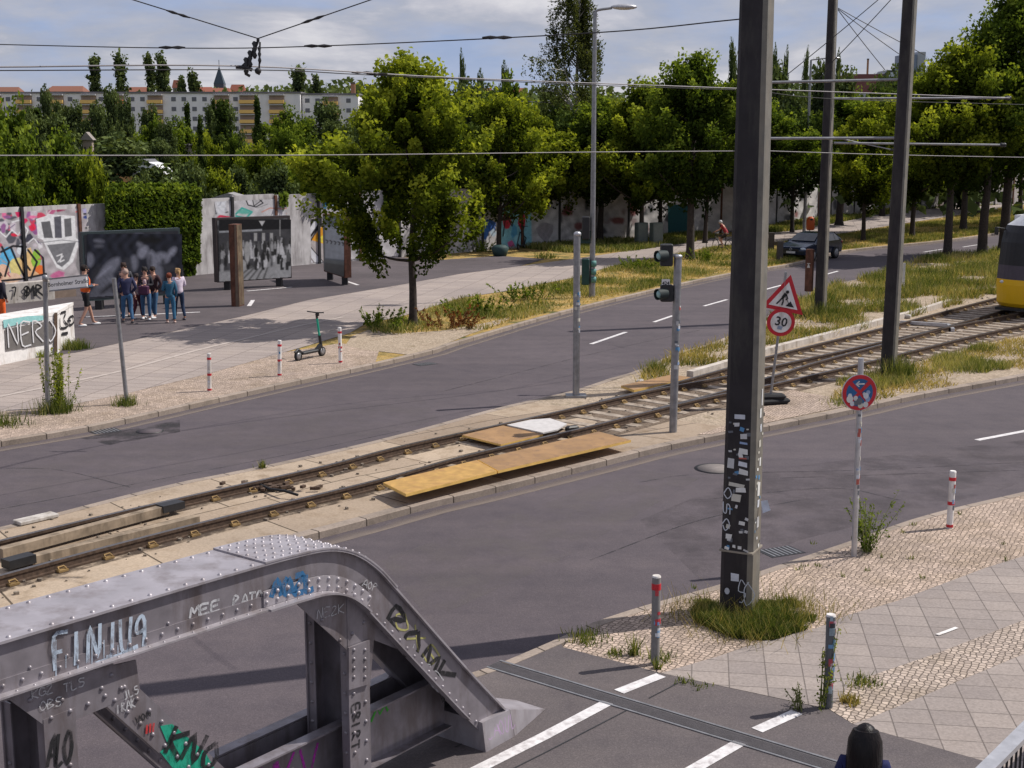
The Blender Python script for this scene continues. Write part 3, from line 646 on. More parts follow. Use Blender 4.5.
def timber(label, a, b, w, h, mat, z=.2):
    p, q = G(*a,z), G(*b,z); t = thing('timber', label, 'timber', (p.x,p.y,.12), 0, 'timbers lying between the rails')
    mb = MB(); mb.bar(p,q,w,h); mb.build('beam', mat, t, True); return t, p, q
t,p,q = timber('long grey timber nearer the far rail with dark end block', (0,553),(166,509),.16,.14,MT['wood'],.24)
mb = MB(); mb.bar(q+Vector((-.08,-.1,.03)), q+Vector((.2,.22,.03)), .22,.12); mb.build('end_block', MT['black'], t, True)
t,p,q = timber('weathered timber nearer the near rail', (30,560),(197,519),.16,.12,MT['wood'],.2)
mb = MB(); mb.bar(p+Vector((-.25,-.3,.03)), p+Vector((.02,.04,.03)), .22,.13); mb.build('end_block', MT['black'], t, True)
mb = MB(); p = G(36,519,.15); mb.box((p.x,p.y,.16), (.7,.25,.06), R(50), bev=.01); tag(mb.build('paving_block', MT['conc']), 'loose whitish block on the far kerb at left', 'block')
mb = MB(); p = G(276,489,.14)
for i in range(26): mb.box(p+Vector((random.gauss(0,.35),random.gauss(0,.1),.02+random.random()*.05)).xyz, (random.uniform(.06,.22),.06,.05), random.random()*3)
tag(mb.build('debris_heap', MT['rust']), 'dark heap of debris between the rails on the slabs', 'debris', kind='stuff')
mb = MB(); mb.tube([G(254,482,.2),G(270,489,.2),G(285,491,.25),G(298,495,.2)], .025, 6); tag(mb.build('cable_end', MT['rubber']), 'short dark cable lying across the debris heap between the rails', 'cable')
for i,(x,y,w,lb) in enumerate([(572,430,.3,'small dark block lying by the white sheet'),(640,383,.3,'grey stone lying beside the ochre board'),(755,414,.5,'flat dark slab fragment on the near edge left of the mast'),(905,317,.4,'pale stone on the far rail near the tram')]):
    p = G(x,y,.16); tag(MB().box((p.x,p.y,.19), (w,w*.5,.13), R(30+40*i), bev=.03).build('stone_block', MT['black' if i in (0,2) else 'conc']), lb, 'block')
mb = MB(); a,b,c = G(900,322,.2),G(948,325,.2),G(953,330,.2); mb.bar(a,b,.12,.1); mb.bar(b,c,.12,.1)
tag(mb.build('switch_box', MT['galvl']), 'pale metal switch bar across the rails in front of the tram', 'switch bar')
# ---- road marks
mb = MB()
for a,b,w in [((591,344),(626,332),.14),((654,322),(673,315.5),.14),((704,306),(727,299.5),.14),((765,289.5),(782,285),.14),((820,276),(838,271),.14),((924,252),(943,249),.14),((963,247),(979,244.5),.14),((977,440),(1040,428),.14),((1160,405),(1220,393),.14)]:
    p,q = G(*a,.005), G(*b,.005); ribbon(mb, [p.lerp(q,t/5) for t in range(6)], Vector((0,0,1)), w)
struct(mb.build('lane_marking', MT['line']), 'broken white centre lines on both carriageways', 'lane marking')
mb = MB()
for st in [[(0,509),(150,481),(300,452),(400,431)],[(0,468),(60,470),(130,487)],[(640,482),(700,474),(860,470),(1030,462)],[(700,500),(830,488),(900,500)],[(590,560),(700,520),(800,500)],[(440,392),(520,372),(600,352),(700,330)],[(780,478),(1024,470)]]:
    ribbon(mb, catmull([G(x,y,.003) for x,y in st],6), Vector((0,0,1)), .035)
m,nt,bs = newmat('tar_seam'); bs.inputs['Base Color'].default_value = (.03,.027,.03,1); bs.inputs['Roughness'].default_value = .6; n = noise_tex(nt, 3, 5, pos(nt)); nt.links.new(ramp(nt,[(.4,(.1,.1,.1)),(.6,(.7,.7,.7))],n.outputs[0]), bs.inputs['Alpha'])
struct(mb.build('tar_joint', m), 'faint dark tar seams running along the carriageways', 'tar joint')
def stain(px, label, col, amt):
    m,nt,bs = newmat('road_stain'); bs.inputs['Base Color'].default_value = (*col,1); bs.inputs['Roughness'].default_value = .85; n = noise_tex(nt, 1.2, 6, pos(nt), .65); nt.links.new(ramp(nt,[(.42,(0,0,0)),(.7,(amt,)*3)],n.outputs[0]), bs.inputs['Alpha'])
    mb = MB(); mb.poly([G(x,y,.0022) for x,y in px]); o = mb.build('road_stain', m); struct(o, label, 'stain')
stain([(640,520),(760,470),(1024,440),(1100,455),(1000,490),(800,540),(700,580)], 'darker worn asphalt on the near carriageway by the mast', (.05,.042,.047), .4)
stain([(380,560),(640,470),(700,478),(560,560),(430,620)], 'pale dusty asphalt beside the cover boards', (.15,.13,.125), .4)
stain([(0,520),(0,470),(260,420),(420,395),(440,420),(250,462)], 'dusty patches on the far carriageway at left', (.14,.12,.12), .3)
stain([(80,438),(180,420),(180,432),(110,445)], 'oil dark stain by the far kerb drain', (.02,.018,.02), 1.)
def manhole(label, px, r, mat, cov=None, rz=0):
    p = G(*px,.004); t = thing('manhole', label, 'manhole', (p.x,p.y,.0), rz, None)
    MB().lathe((0,0,0), [(r,0),(r,.008)], 24).build('frame', MT['black'], t); MB().lathe((0,0,.001), [(r*.86,0),(r*.86,.009)], 24).build('cover', mat, t)
manhole('round manhole with pale cover left of the large mast', (716,468.5), .42, P((.19,.165,.155),.8))
manhole('round dark manhole in the far carriageway near the left kerb', (150,431), .3, MT['road'])
def drain(label, px, rz, base=Z1*0):
    p = G(*px,.004); t = thing('drain_grate', label, 'drain', (p.x,p.y,base), rz); MB().box((0,0,.002),(.62,.42,.006)).build('frame', MT['black'], t)
    mb = MB()
    for i in range(7): mb.box((-.24+i*.08,0,.007),(.03,.38,.008))
    mb.build('bar', MT['galv'], t)
drain('rectangular drain grate by the near kerb right of the large mast', (781,551.5), R(25))
drain('drain grate in the gutter of the far kerb left', (105,431), R(38))
drain('drain grate in the far gutter below the leaning sign post bollards', (425,364), R(40))
# ================================================================ BRIDGE GIRDER
BA = G(479,750,Z1); BANG = R(52.5)
BD = Vector((math.cos(BANG), math.sin(BANG), 0)); BY = Vector((-BD.y, BD.x, 0))
def BP(px, py, y=0):                        # picture bearing -> girder coordinates on the plane at depth y
    r = ray(px, py); t = ((BA.x*BY.x+BA.y*BY.y)+y)/(r.x*BY.x+r.y*BY.y)
    q = Vector((r.x*t-BA.x, r.y*t-BA.y, 0)); return Vector((q.dot(BD), y, H+r.z*t))
gird = thing('bridge_girder', 'riveted grey steel truss end of the bridge covered in graffiti', 'bridge girder', (BA.x,BA.y,0), BANG)
GM = [MT['gird'], MT['gird2']]
def rivet(mb, p, n, r=.017, mi=0):
    p = Vector(p); n = Vector(n).normalized(); x = n.orthogonal().normalized(); y = n.cross(x); vs = []
    for rr, hh in ((1,0),(.8,.45),(.4,.72)):
        for k in range(6): vs.append(p+(x*math.cos(k*1.047)+y*math.sin(k*1.047))*r*rr+n*hh*r)
    fs = [(l*6+k, l*6+(k+1)%6, l*6+6+(k+1)%6, l*6+6+k) for l in (0,1) for k in range(6)]+[tuple(range(12,18))]
    mb.add(vs, fs, mi, smooth=True)
def along(pl, step, start=0):
    L = 0; out = []; nxt = start
    for a, b in zip(pl, pl[1:]):
        l = (b-a).length
        while nxt <= L+l: out.append((a.lerp(b,(nxt-L)/l), (b-a).normalized())); nxt += step
        L += l
    return out
TOP = [Vector((-12,0,3.0)),Vector((-9,0,2.95)),Vector((-6,0,2.90)),Vector((-4,0,2.86)),Vector((-3,0,2.835)),Vector((-2.5,0,2.815)),Vector((-2.1,0,2.775)),Vector((-1.78,0,2.66)),Vector((-1.5,0,2.46)),Vector((-1.25,0,2.2)),Vector((-.7,0,1.6)),Vector((-.1,0,.95)),Vector((.43,0,.40))]
TOP = catmull(TOP, 4)
def perp(pl, o):
    out = []
    for i, p in enumerate(pl):
        d = (pl[min(i+1,len(pl)-1)]-pl[max(i-1,0)]).normalized(); k = o*(.84+.04*max(0,min(1,(-1.6-p.x)/1.2)))
        out.append(p+Vector((d.z, 0, -d.x))*-0+Vector((d.z,0,-d.x))*k)
    return out
BOT = perp(TOP, .43)
def band(mb, A, B, y0, y1, mi=0):
    for i in range(len(A)-1):
        a,b,c,d = A[i],A[i+1],B[i+1],B[i]
        v = [(p.x,y,p.z) for y in (y0,y1) for p in (a,b,c,d)]
        mb.add(v, [(0,1,2,3),(7,6,5,4),(0,4,5,1),(3,2,6,7)]+([(0,3,7,4)] if i==0 else [])+([(1,5,6,2)] if i==len(A)-2 else []), mi)
mb = MB()
band(mb, perp(TOP,.02), BOT, 0, .018); band(mb, perp(TOP,.02), BOT, .53, .548)           # the two webs
band(mb, perp(TOP,.32), BOT, -.012, -.001); band(mb, perp(TOP,.32), BOT, .549, .561)      # lower angles, upright legs
mb.build('web', GM, gird)
LF = [p for p in TOP if p.z > .78]
mb = MB(); band(mb, perp(LF,.43), perp(LF,.447), -.085, .02); band(mb, perp(LF,.43), perp(LF,.447), .53, .65)
for p, d in along(perp(LF,.43), .14): rivet(mb, Vector((p.x,-.05,p.z)), Vector((-d.z,0,d.x)), .011)
mb.build('lower_flange', MT['gird2'], gird)
mb = MB(); band(mb, perp(TOP,-.004), perp(TOP,.019), -.045, .60)
for y in (.0, .545):
    for p, d in along(perp(TOP,-.004), .17, .05): rivet(mb, (p.x,y,p.z), (-d.z,0,d.x), .02)
for s in (-4.45,-4.32,-6.6,-6.7,-9,-9.1): 
    for y in (.12,.24,.36,.46): rivet(mb, (s,y,2.845), (0,0,1), .018)
mb.build('cover_plate', MT['gird2'], gird)
mb = MB()
lo = perp(TOP,.375)
for p, d in along(lo, .15, .03): rivet(mb, (p.x,-.012,p.z), (0,-1,0), .021)
for p, d in along(perp(TOP,.30), .3, .1): rivet(mb, (p.x,0,p.z), (0,-1,0), .018) if p.x < -3.8 and p.x > -6 else None
mb.build('rivet_row', MT['gird'], gird)['kind'] = 'stuff'
# splice plates round the bend
sp = [p for p in TOP if -3.0 < p.x < -1.2]
mb = MB(); band(mb, perp(sp,-.022), perp(sp,-.004), -.05, .605)
for p, d in along(perp(sp,-.022), .095, .04):
    for y in (0,.1,.22,.34,.45,.55): rivet(mb, (p.x,y+(.0),p.z), (-d.z,0,d.x), .018)
mb.build('splice_plate', MT['gird2'], gird)
sp2 = [p for p in TOP if -3.0 < p.x < -1.35]; mb = MB(); band(mb, perp(sp2,.27), perp(sp2,.425), -.026, -.0125)
for o in (.30,.385):
    for p, d in along(perp(sp2,o), .12, .03): rivet(mb, (p.x,-.026,p.z), (0,-1,0), .021)
band(mb, perp(sp2,.428), perp(sp2,.449), -.115, .03); mb.build('splice_plate', MT['gird2'], gird)
# plates of polygon outline on the truss plane
def plate(mb, px, y, th=.016, riv=None, rr=.02, mi=0):
    pts = [BP(a,b,y) for a,b in px]; mb.prism(pts, (0,th,0), mi)
    for a,b in (riv or []): rivet(mb, BP(a,b,y-.001), (0,-1,0), rr, mi)
mb = MB(); plate(mb, [(296,603),(330,634),(350,653),(350,690),(370,687),(374,640),(400,650),(385,598),(345,590)], .004, .014, [(322,620),(340,640)])
plate(mb, [(349,648),(370,640),(370,684),(349,690)], -.03, .02, [(x,y) for y in (650,659,668,677) for x in (354,365)], .02)
mb.build('gusset', MT['gird'], gird)
mb = MB(); plate(mb, [(-40,712),(10,700),(47,727.5),(75,720),(104,708),(140,690),(136,660),(0,692)], .004, .014, [(x,y) for x,y in [(51,718),(70,711),(88,704),(105,696),(121,688),(30,700),(62,700)]], .022)
mb.build('gusset', MT['gird'], gird)
def post(s0, s1, ztop, name, rows):
    mb = MB(); w = s1-s0
    mb.box(((s0+s1)/2,.01,ztop/2), (w,.02,ztop)); mb.box(((s0+s1)/2,.54,ztop/2), (w,.02,ztop))
    mb.box((s1-.05,.275,ztop/2), (.016,.51,ztop))
    for y in (.06,.49): mb.box((s0+.02,y,ztop/2), (.012,.1,ztop))
    z = .2
    while z < ztop-.3:
        for o in rows: rivet(mb, (s0+o,-.001,z+(0 if o < w/2 else .06)), (0,-1,0), .022)
        rivet(mb, (s0+.013,.06,z), (-1,0,0), .02); rivet(mb, (s0+.013,.49,z), (-1,0,0), .02); z += .19
    mb.build(name, MT['gird'], gird)
a0 = BP(349,700,0).x; a1 = BP(370,700,0).x; post(a0, a1, 2.35, 'post', (.06, a1-a0-.06))
a0 = BP(45,745,0).x; a1 = BP(77,738,0).x; post(a0, a1, 2.2, 'post', (.07, a1-a0-.07))
mb = MB()
d0 = [BP(100,700,0), BP(178,770,0)]; dd = (d0[1]-d0[0]).normalized(); q0 = d0[0]-dd*.2
perpv = Vector((-dd.z,0,dd.x))*-1
if perpv.x < 0: perpv = -perpv
wdt = abs((BP(133,682,0)-d0[0]).dot(perpv))
for y in (.006,.50):
    A_ = q0; B_ = q0+dd*3.2; mb.prism([(A_.x,y,A_.z),(B_.x,y,B_.z),(B_.x+perpv.x*wdt,y,B_.z+perpv.z*wdt),(A_.x+perpv.x*wdt,y,A_.z+perpv.z*wdt)], (0,.018,0))
    for k in range(18):
        for o in (.07, wdt-.07):
            p = q0+dd*(.15+k*.17)+perpv*o; rivet(mb, (p.x,y-.001,p.z), (0,-1,0), .022)
for o in (.01, wdt-.01):
    A_ = q0+perpv*o; B_ = q0+dd*3.2+perpv*o; mb.bar((A_.x,.05,A_.z),(B_.x,.05,B_.z), .08,.014); mb.bar((A_.x,.45,A_.z),(B_.x,.45,B_.z), .08,.014)
mb.build('diagonal', MT['gird'], gird)
# bottom chord
mb = MB(); mb.box((-5.6,.30,.66), (10.8,.018,.56)); mb.box((-5.6,.62,.66), (10.8,.018,.56)); mb.box((-5.6,.25,.96), (10.8,.12,.018)); mb.box((-5.6,.67,.96), (10.8,.12,.018))
mb.box((-5.6,.46,.395), (10.8,.34,.018)); mb.box((-5.6,.24,.395), (10.8,.10,.016))
for k in range(60): rivet(mb, (-10.8+k*.18,.291,.90), (0,-1,0), .018)
mb.build('bottom_chord', MT['gird'], gird)
# foot
mb = MB(); f0 = [(-.42,-.10,.12),(.46,-.10,.12),(.46,.66,.12),(-.42,.66,.12)]; f0 = [(0.0,-.09,.12),(.48,-.09,.12),(.48,.68,.12),(0.0,.68,.12)]
t0 = [(-.02,-.06,.44),(.44,-.06,.42),(.44,.63,.42),(-.02,.63,.44)]
mb.add(f0+t0, [(0,1,5,4),(1,2,6,5),(2,3,7,6),(3,0,4,7),(4,5,6,7)]); mb.build('foot_casing', MT['gird2'], gird)
mb = MB(); mb.add([(.485,-.09,.12),(.485,.68,.12),(1.22,.05,.125),(.445,-.06,.42),(.445,.63,.42),(1.22,.45,.125)], [(0,2,3),(3,2,5,4),(1,4,5),(3,4,1,0)])
mb.build('foot_wedge', MT['gird2'], gird)
# graffiti on the girder
def gr(txt, p0, p1, hpx, col, wd, y=-.004, seed=1, asp=.8, adv=.95, name='graffiti'):
    A_ = BP(*p0,y); B_ = BP(*p1,y); xd = (B_-A_).normalized(); L = (B_-A_).length; yd = Vector((-xd.z,0,xd.x))
    h = (BP(p0[0],p0[1]-hpx,y)-A_).length; mb = MB(); asp = L/(len(txt)*h*adv)
    scrawl(mb, txt, A_, xd, yd, h, wd, adv, 0, .04, seed, asp); return mb.build(name, col, gird)
pale = SP((.42,.50,.60),.4); wht = SP((.48,.48,.50)); blu = SP((.02,.12,.27)); blk = SP((.012,.012,.014),.8); grn = SP((.01,.30,.19),.8); mag = SP((.42,.02,.36),.5); redp = SP((.45,.03,.03))
gr('FINJU9', (54,671), (150,645), 34, pale, .03, seed=3, y=-.016, name='graffiti_lettering')
mb = MB()
for x,y0,y1 in [(56,640,676),(66,655,668),(78,636,672),(92,640,668),(104,640,664),(118,645,660),(131,628,655),(146,620,650)]: ribbon(mb, [BP(x,y0,-.016),BP(x,y1,-.016)], Vector((0,-1,0)), .008)
ribbon(mb, [BP(95,664,-.016),BP(120,655,-.016),BP(138,646,-.016)], Vector((0,-1,0)), .035); mb.build('paint_drips', pale, gird)
gr('MEE', (190,618), (222,609), 10, wht, .022, seed=4, y=-.003); gr('PATO', (233,609), (264,601), 12, wht, .02, seed=5, y=-.003)
gr('AOZL', (271,598), (316,589), 17, blu, .055, seed=6, y=-.028)
gr('KGZ', (32,699), (54,692), 8, wht, .009, seed=7); gr('OBS', (40,711), (63,705), 9, wht, .009, seed=8); gr('TLS', (64,693), (86,685), 9, wht, .009, seed=9)
gr('NE2K', (317,619), (345,612), 9, wht, .008, seed=12); gr('AOP', (362,586), (377,592), 7, wht, .008, seed=13, y=-.03)
gr('IRAK', (117,714), (136,706), 9, wht, .01, seed=10); gr('JLS', (124,700), (140,692), 8, wht, .01, seed=11); gr('VON', (136,724), (152,716), 7, blk, .01, seed=14)
mb = MB(); mb.prism([BP(a,b,.003) for a,b in [(160,726),(172,724),(205,752),(214,768),(190,790),(174,770),(160,752),(168,745)]], (0,-.003,0)); mb.build('graffiti_patch', grn, gird)
gr('KNO', (164,752), (215,772), 26, blk, .045, y=-.004, seed=15, name='graffiti_lettering'); gr('III', (146,734), (156,731), 9, redp, .02, seed=16)
gr('ALO', (47,768), (72,762), 32, blk, .03, y=-.004, seed=17); 
def grv(txt, p0, p1, hpx, col, wd, y, seed):     # lettering running down / along any direction
    A_ = BP(*p0,y); B_ = BP(*p1,y); xd = (B_-A_).normalized(); L = (B_-A_).length; yd = Vector((-xd.z,0,xd.x)); mb = MB(); h = hpx
    scrawl(mb, txt, A_, xd, yd, h, wd, .95, 0, .05, seed, L/(len(txt)*h*.95)); return mb.build('graffiti', col, gird)
grv('EBIRT', (352,706), (352,752), .10, blk, .02, -.004, 18)
grv('BOMK', (383,628), (447,700), .24, SP((.008,.008,.01),.97), .05, -.004, 19); grv('OXS', (392,622), (436,671), .15, P((.35,.33,.12)), .02, -.003, 20); grv('WAE', (408,655), (440,694), .12, wht, .012, -.005, 21)
mb = MB(); scrawl(mb, 'NWMW', Vector((-3.25,.289,.60)), Vector((1,0,0)), Vector((0,0,1)), .24, .045, .8, 0, .14, 22, 1.0); scrawl(mb, 'WYV', Vector((-2.75,.288,.58)), Vector((1,0,0)), Vector((0,0,1)), .28, .03, .95, 0, .1, 23, 1.0); mb.build('graffiti', mag, gird)
mb = MB(); ribbon(mb, [BP(x,y,.288) for x,y in [(371,722),(377,708),(380,714),(385,705),(388,711)]], Vector((0,-1,0)), .03); mb.build('graffiti', P((.05,.35,.03)), gird)
mb = MB(); scrawl(mb, 'CAOUL', Vector((.06,-.0805,.22)), Vector((1,0,0)), Vector((0,.1,1)).normalized(), .14, .008, .95, 0, .1, 24, .7); mb.build('graffiti', P((.45,.3,.5)), gird)

blk = P((.012,.012,.014),.6)
# ================================================================ railing at the lower right
ra, rb = G(972,784,1.15), G(1040,716,1.15); rdir = (rb-ra).normalized(); rb = ra+rdir*6; ra = ra-rdir*3
rail_t = thing('railing', 'pale metal bridge railing with bars at the lower right corner', 'railing', (ra.x,ra.y,Z1), 0)
mb = MB(); mb.bar(ra, rb, .13, .05); mb.build('handrail', MT['galvl'], rail_t, True)
for k in range(6):
    p = ra.lerp(rb, k/5); mb = MB(); mb.box((p.x,p.y,.62),(.05,.05,1.02), math.atan2(rdir.y,rdir.x)); mb.build('post', MT['galvl'], rail_t, True)
mb = MB(); mb.bar(ra-Vector((0,0,.9)), rb-Vector((0,0,.9)), .05,.04)
for k in range(76):
    p = ra.lerp(rb, k/75); mb.bar((p.x,p.y,.24),(p.x,p.y,1.12), .016,.016)
mb.build('infill_bars', MT['black'], rail_t, True)

# ================================================================ masts, poles, signs
srd = random.Random(5)
def stick(mb, c, nrm, w, h, rot=0, mi=0):
    n = Vector(nrm).normalized(); x = Vector((-n.y, n.x, 0)); up = Vector((0,0,1)); cr, sr = math.cos(rot), math.sin(rot)
    a = (x*cr+up*sr)*w/2; b = (up*cr-x*sr)*h/2; c = Vector(c); jr = lambda: srd.uniform(.75,1.15) if srd.random() < .5 else 1; mb.add([c-a*jr()-b*jr(),c+a*jr()-b,c+a*jr()+b*jr(),c-a+b*jr()], [(0,1,2,3)], mi)
def mast(label, px, w0, w1, ht, ang, top=None):
    p = G(*px,Z1); t = thing('catenary_mast', label, 'mast', (p.x,p.y,Z1), R(ang), None); mb = MB()
    lean = (0,0)
    if top: q = W(top[0],top[1],p.y); f = ht/(q.z-Z1); a = Matrix.Rotation(-R(ang),4,'Z') @ Vector(((q.x-p.x)*f,0,0)); lean = (a.x,a.y)
    vs = []
    for z, w in ((0,w0),(ht,w1)):
        e = w*.12; h = w/2; l = (lean[0]*z/ht, lean[1]*z/ht)
        for x,y in ((-h+e,-h),(h-e,-h),(h,-h+e),(h,h-e),(h-e,h),(-h+e,h),(-h,h-e),(-h,-h+e)): vs.append((x+l[0],y+l[1],z))
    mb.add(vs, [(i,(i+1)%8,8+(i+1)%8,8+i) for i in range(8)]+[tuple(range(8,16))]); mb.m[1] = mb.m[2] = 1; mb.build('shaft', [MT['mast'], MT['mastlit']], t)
    return t, p, (lean[0]/ht, lean[1]/ht)
mm, mp, ml = mast('thick dark mast covered in stickers on the near pavement', (739,611), .44, .34, 10.6, 0, (757,0))
mm.rotation_euler.z = R(-27); 
def face(side, u, z, out=.004):             # spot on a face of the big mast; side 0 = broad face, 1 = lit face
    w = .44-.11*z/10.6; cx, cy = ml[0]*z, ml[1]*z
    return (cx+u, cy-w/2-out, z) if side == 0 else (cx+w/2+out, cy+u, z)
ml_w = Matrix.Rotation(R(27),4,'Z') @ Vector((ml[0],ml[1],0))
for ch in list(mm.children): bpy.data.objects.remove(ch)
mb = MB(); vs = []
ml = (ml_w.x, ml_w.y)
for z, w in ((0,.44),(10.6,.33)):
    e = w*.14; h = w/2
    for x,y in ((-h+e,-h),(h-e,-h),(h,-h+e),(h,h-e),(h-e,h),(-h+e,h),(-h,h-e),(-h,-h+e)): vs.append((x+ml[0]*z,y+ml[1]*z,z))
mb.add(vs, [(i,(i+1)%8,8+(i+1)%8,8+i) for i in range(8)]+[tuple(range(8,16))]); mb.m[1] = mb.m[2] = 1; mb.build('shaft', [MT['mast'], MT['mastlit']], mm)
vs = [Vector(v) for v in vs]
cols = [(.55,.57,.62),(.5,.5,.5),(.62,.62,.6),(.25,.33,.5),(.4,.1,.08),(.12,.13,.15),(.5,.48,.42),(.08,.22,.4)]
mb = MB(); mats = [P(c,.6) for c in cols]
for z,u,w,h,s,ci in [(2.62,-.0,.14,.06,0,0),(2.37,.06,.09,.07,0,1),(2.28,.06,.10,.03,0,3),(2.17,.06,.11,.07,0,2),(2.08,.06,.11,.02,0,4),(2.0,.06,.12,.06,0,0),(1.9,.07,.12,.07,0,2),(2.0,-.10,.09,.13,0,1),(1.72,-.02,.20,.05,0,6),(1.66,.05,.14,.06,0,2),(1.55,-.01,.12,.10,0,6),(1.22,.07,.08,.05,0,2),(1.1,.06,.05,.03,0,1),(1.02,-.1,.08,.07,0,2),(.98,-.10,.05,.03,0,1),(.48,0,.11,.10,0,0),(2.85,.05,.05,.22,1,1),(2.65,.0,.07,.12,1,2),(2.45,.03,.05,.10,1,0),(2.25,.0,.07,.09,1,6),(2.0,.03,.06,.12,1,2),(1.8,.0,.07,.06,1,7),(1.65,.0,.1,.2,1,2),(1.45,.0,.08,.1,1,0),(1.2,.0,.09,.14,1,1)]:
    c = face(s, u, z+.05, .006); a = srd.uniform(-.1,.1); n = (0,-1,0) if s == 0 else (1,0,0); stick(mb, c, n, w, h, a, ci)
for _ in range(52):
    s = srd.choice((0,0,1)); z = srd.uniform(.9,2.7); u = srd.uniform(-.14,.14) if s == 0 else srd.uniform(-.12,.12)
    stick(mb, face(s,u,z,.005), (0,-1,0) if s == 0 else (1,0,0), srd.uniform(.02,.07), srd.uniform(.02,.06), srd.uniform(-.3,.3), srd.choice((5,5,6,1,2,7)))
each(mb, 1, 'sticker', mats, mm)
mb = MB(); scrawl(mb, 'SO', face(0,.06,.2,.007), Vector((1,0,0)), Vector((0,0,1)), .3, .012, .5, 0, .1, 31, .5); scrawl(mb, 'OSO', face(0,-.09,1.15,.007), Vector((0,0,1)), Vector((-1,0,0)), .1, .014, .95, 0, .1, 32, 2.2)
c = Vector(face(0,-.1,.33,.008)); mb.poly([c+Vector((math.cos(k*.5)*.035,0,math.sin(k*.5)*.045)) for k in range(12)]); mb.build('graffiti', P((.5,.52,.56)), mm)
mb = MB(); w = .225; mb.add([(x+ml[0]*.87,y+ml[1]*.87,z) for z in (.86,.885) for x,y in ((-w,-w),(w,-w),(w,w),(-w,w))], [(0,1,5,4),(1,2,6,5),(2,3,7,6),(3,0,4,7),(4,5,6,7)]); mb.build('strap', P((.25,.22,.18)), mm)
mb = MB(); c = Vector(face(1,.06,1.52,.02)); mb.add([c,c+Vector((.08,.02,.02)),c+Vector((.12,.05,-.12)),c+Vector((.03,.0,-.16))], [(0,1,2,3)]); mb.build('loose_poster', P((.5,.55,.65)), mm)
mb = MB(); mb.box((ml[0]*8-.2,ml[1]*8,7.95),(.16,.08,.1)); mb.build('wire_clamp', MT['black'], mm)
mb = MB(); a = Vector((ml[0]*9.5,ml[1]*9.5,9.5)); mb.tube([a,a+Vector((-.3,-.1,.25)),a+Vector((-.9,-.2,.35))], .04, 8); mb.ball(a+Vector((-1.15,-.2,.33)), .3, 12, 0, (1.1,.6,.3)); mb.build('lamp_arm', MT['galv'], mm)
m2, p2, l2 = mast('slim dark catenary mast on the grassy median beside the road edge', (888,377), .36, .30, 12.2, -32, (910,0))
m3, p3, l3 = mast('slim dark catenary mast with a narrow box, furthest of the three', (820,317), .36, .28, 11.1, -32, (833,0))
mb = MB(); mb.box((-.42,-.1,1.65), (.26,.2,1.5), bev=.02); mb.build('switch_cabinet', MT['corten'], m3)
mb = MB(); mb.box((-.42,-.21,1.9), (.12,.01,.02)); mb.add([(-.48,-.215,1.75),(-.36,-.215,1.75),(-.42,-.215,1.92)], [(0,1,2)]); mb.build('warning_triangle', P((.5,.48,.45)), m3)
def pole(name, label, cat, px, top, r, mat, group=None, z=Z1, capr=None):
    p = G(*px,z); q = W(top[0],top[1],p.y); t = thing(name, label, cat, (p.x,p.y,z), 0, group)
    mb = MB(); mb.tube([(0,0,0),(q.x-p.x,0,q.z-z)], r, 10); mb.build('post', mat, t); return t, p, q
def stickers_on(t, p, q, r, z0, z1, n, seed, name='stickers', cols=cols):
    rd = random.Random(seed); mb = MB(); ax = (q-p)
    for i in range(n):
        z = rd.uniform(z0,z1); a = rd.uniform(-2.2,-.7); w = rd.uniform(.6,1.2); h = rd.uniform(.03,.09); c = Vector((ax.x*z/ax.z,0,z)); ci = rd.randrange(len(cols)); rr = r+.0025+.0012*(i%4)
        mb.add([c+Vector((rr*math.cos(a+k*w/4),rr*math.sin(a+k*w/4),zz)) for zz in (-h/2,h/2) for k in range(5)], [(k,k+1,k+6,k+5) for k in range(4)], ci)
    each(mb, 4, 'sticker', [P(c,.5) for c in cols], t)
t, p, q = pole('signal_post', 'bare grey signal post standing left of the twin signal heads', 'post', (576,397), (577,235), .085, MT['galv']); stickers_on(t,p,q,.085,1.6,2.6,14,1)
MB().lathe((0,0,q.z-Z1), [(.09,-.02),(.09,.05),(.05,.08)], 10).build('cap', MT['galvl'], t); MB().box((.0,.05,.02),(.5,.4,.06)).build('foot_plate', MT['galv'], t)
t, p, q = pole('tram_signal', 'grey post carrying two tram signal heads and a small number plate', 'signal', (673,432), (678,257), .085, MT['galv']); stickers_on(t,p,q,.085,.8,2.8,16,2)
MB().lathe((q.x-p.x,0,q.z-Z1), [(.09,-.02),(.09,.03),(.06,.05)], 10).build('cap', MT['galvl'], t)
for zc in (255, 293):
    c = W(666.5,zc,p.y)-p; m = MB(); s = .36 if zc == 255 else .26
    m.box((c.x,c.y,c.z),(.26,.2,s+.1), bev=.02); head = m.build('signal_head', MT['black'], t)
    m = MB(); m.tube([(c.x-.02,c.y-.08,c.z),(c.x-.22,c.y-.20,c.z-.01)], [.115,.12], 12, cap=False); m.build('visor', P((.02,.03,.03)), head)
    m = MB(); m.ball((c.x-.14,c.y-.16,c.z-.005), .095, 12); m.build('lens', P((.26,.42,.42),.3), head)
    MB().bar((c.x,c.y,c.z),(q.x-p.x,0,c.z),.05,.05).build('bracket', MT['galv'], t)
c = W(665.5,283,p.y)-p; pl = MB().box((c.x,c.y-.05,c.z),(.17,.015,.17)).build('number_plate', MT['white'], t)
text('424', .1, pl, 'lettering', blk, p+Vector((c.x,c.y-.061,c.z)), (1,0,0), (0,0,1), .002)
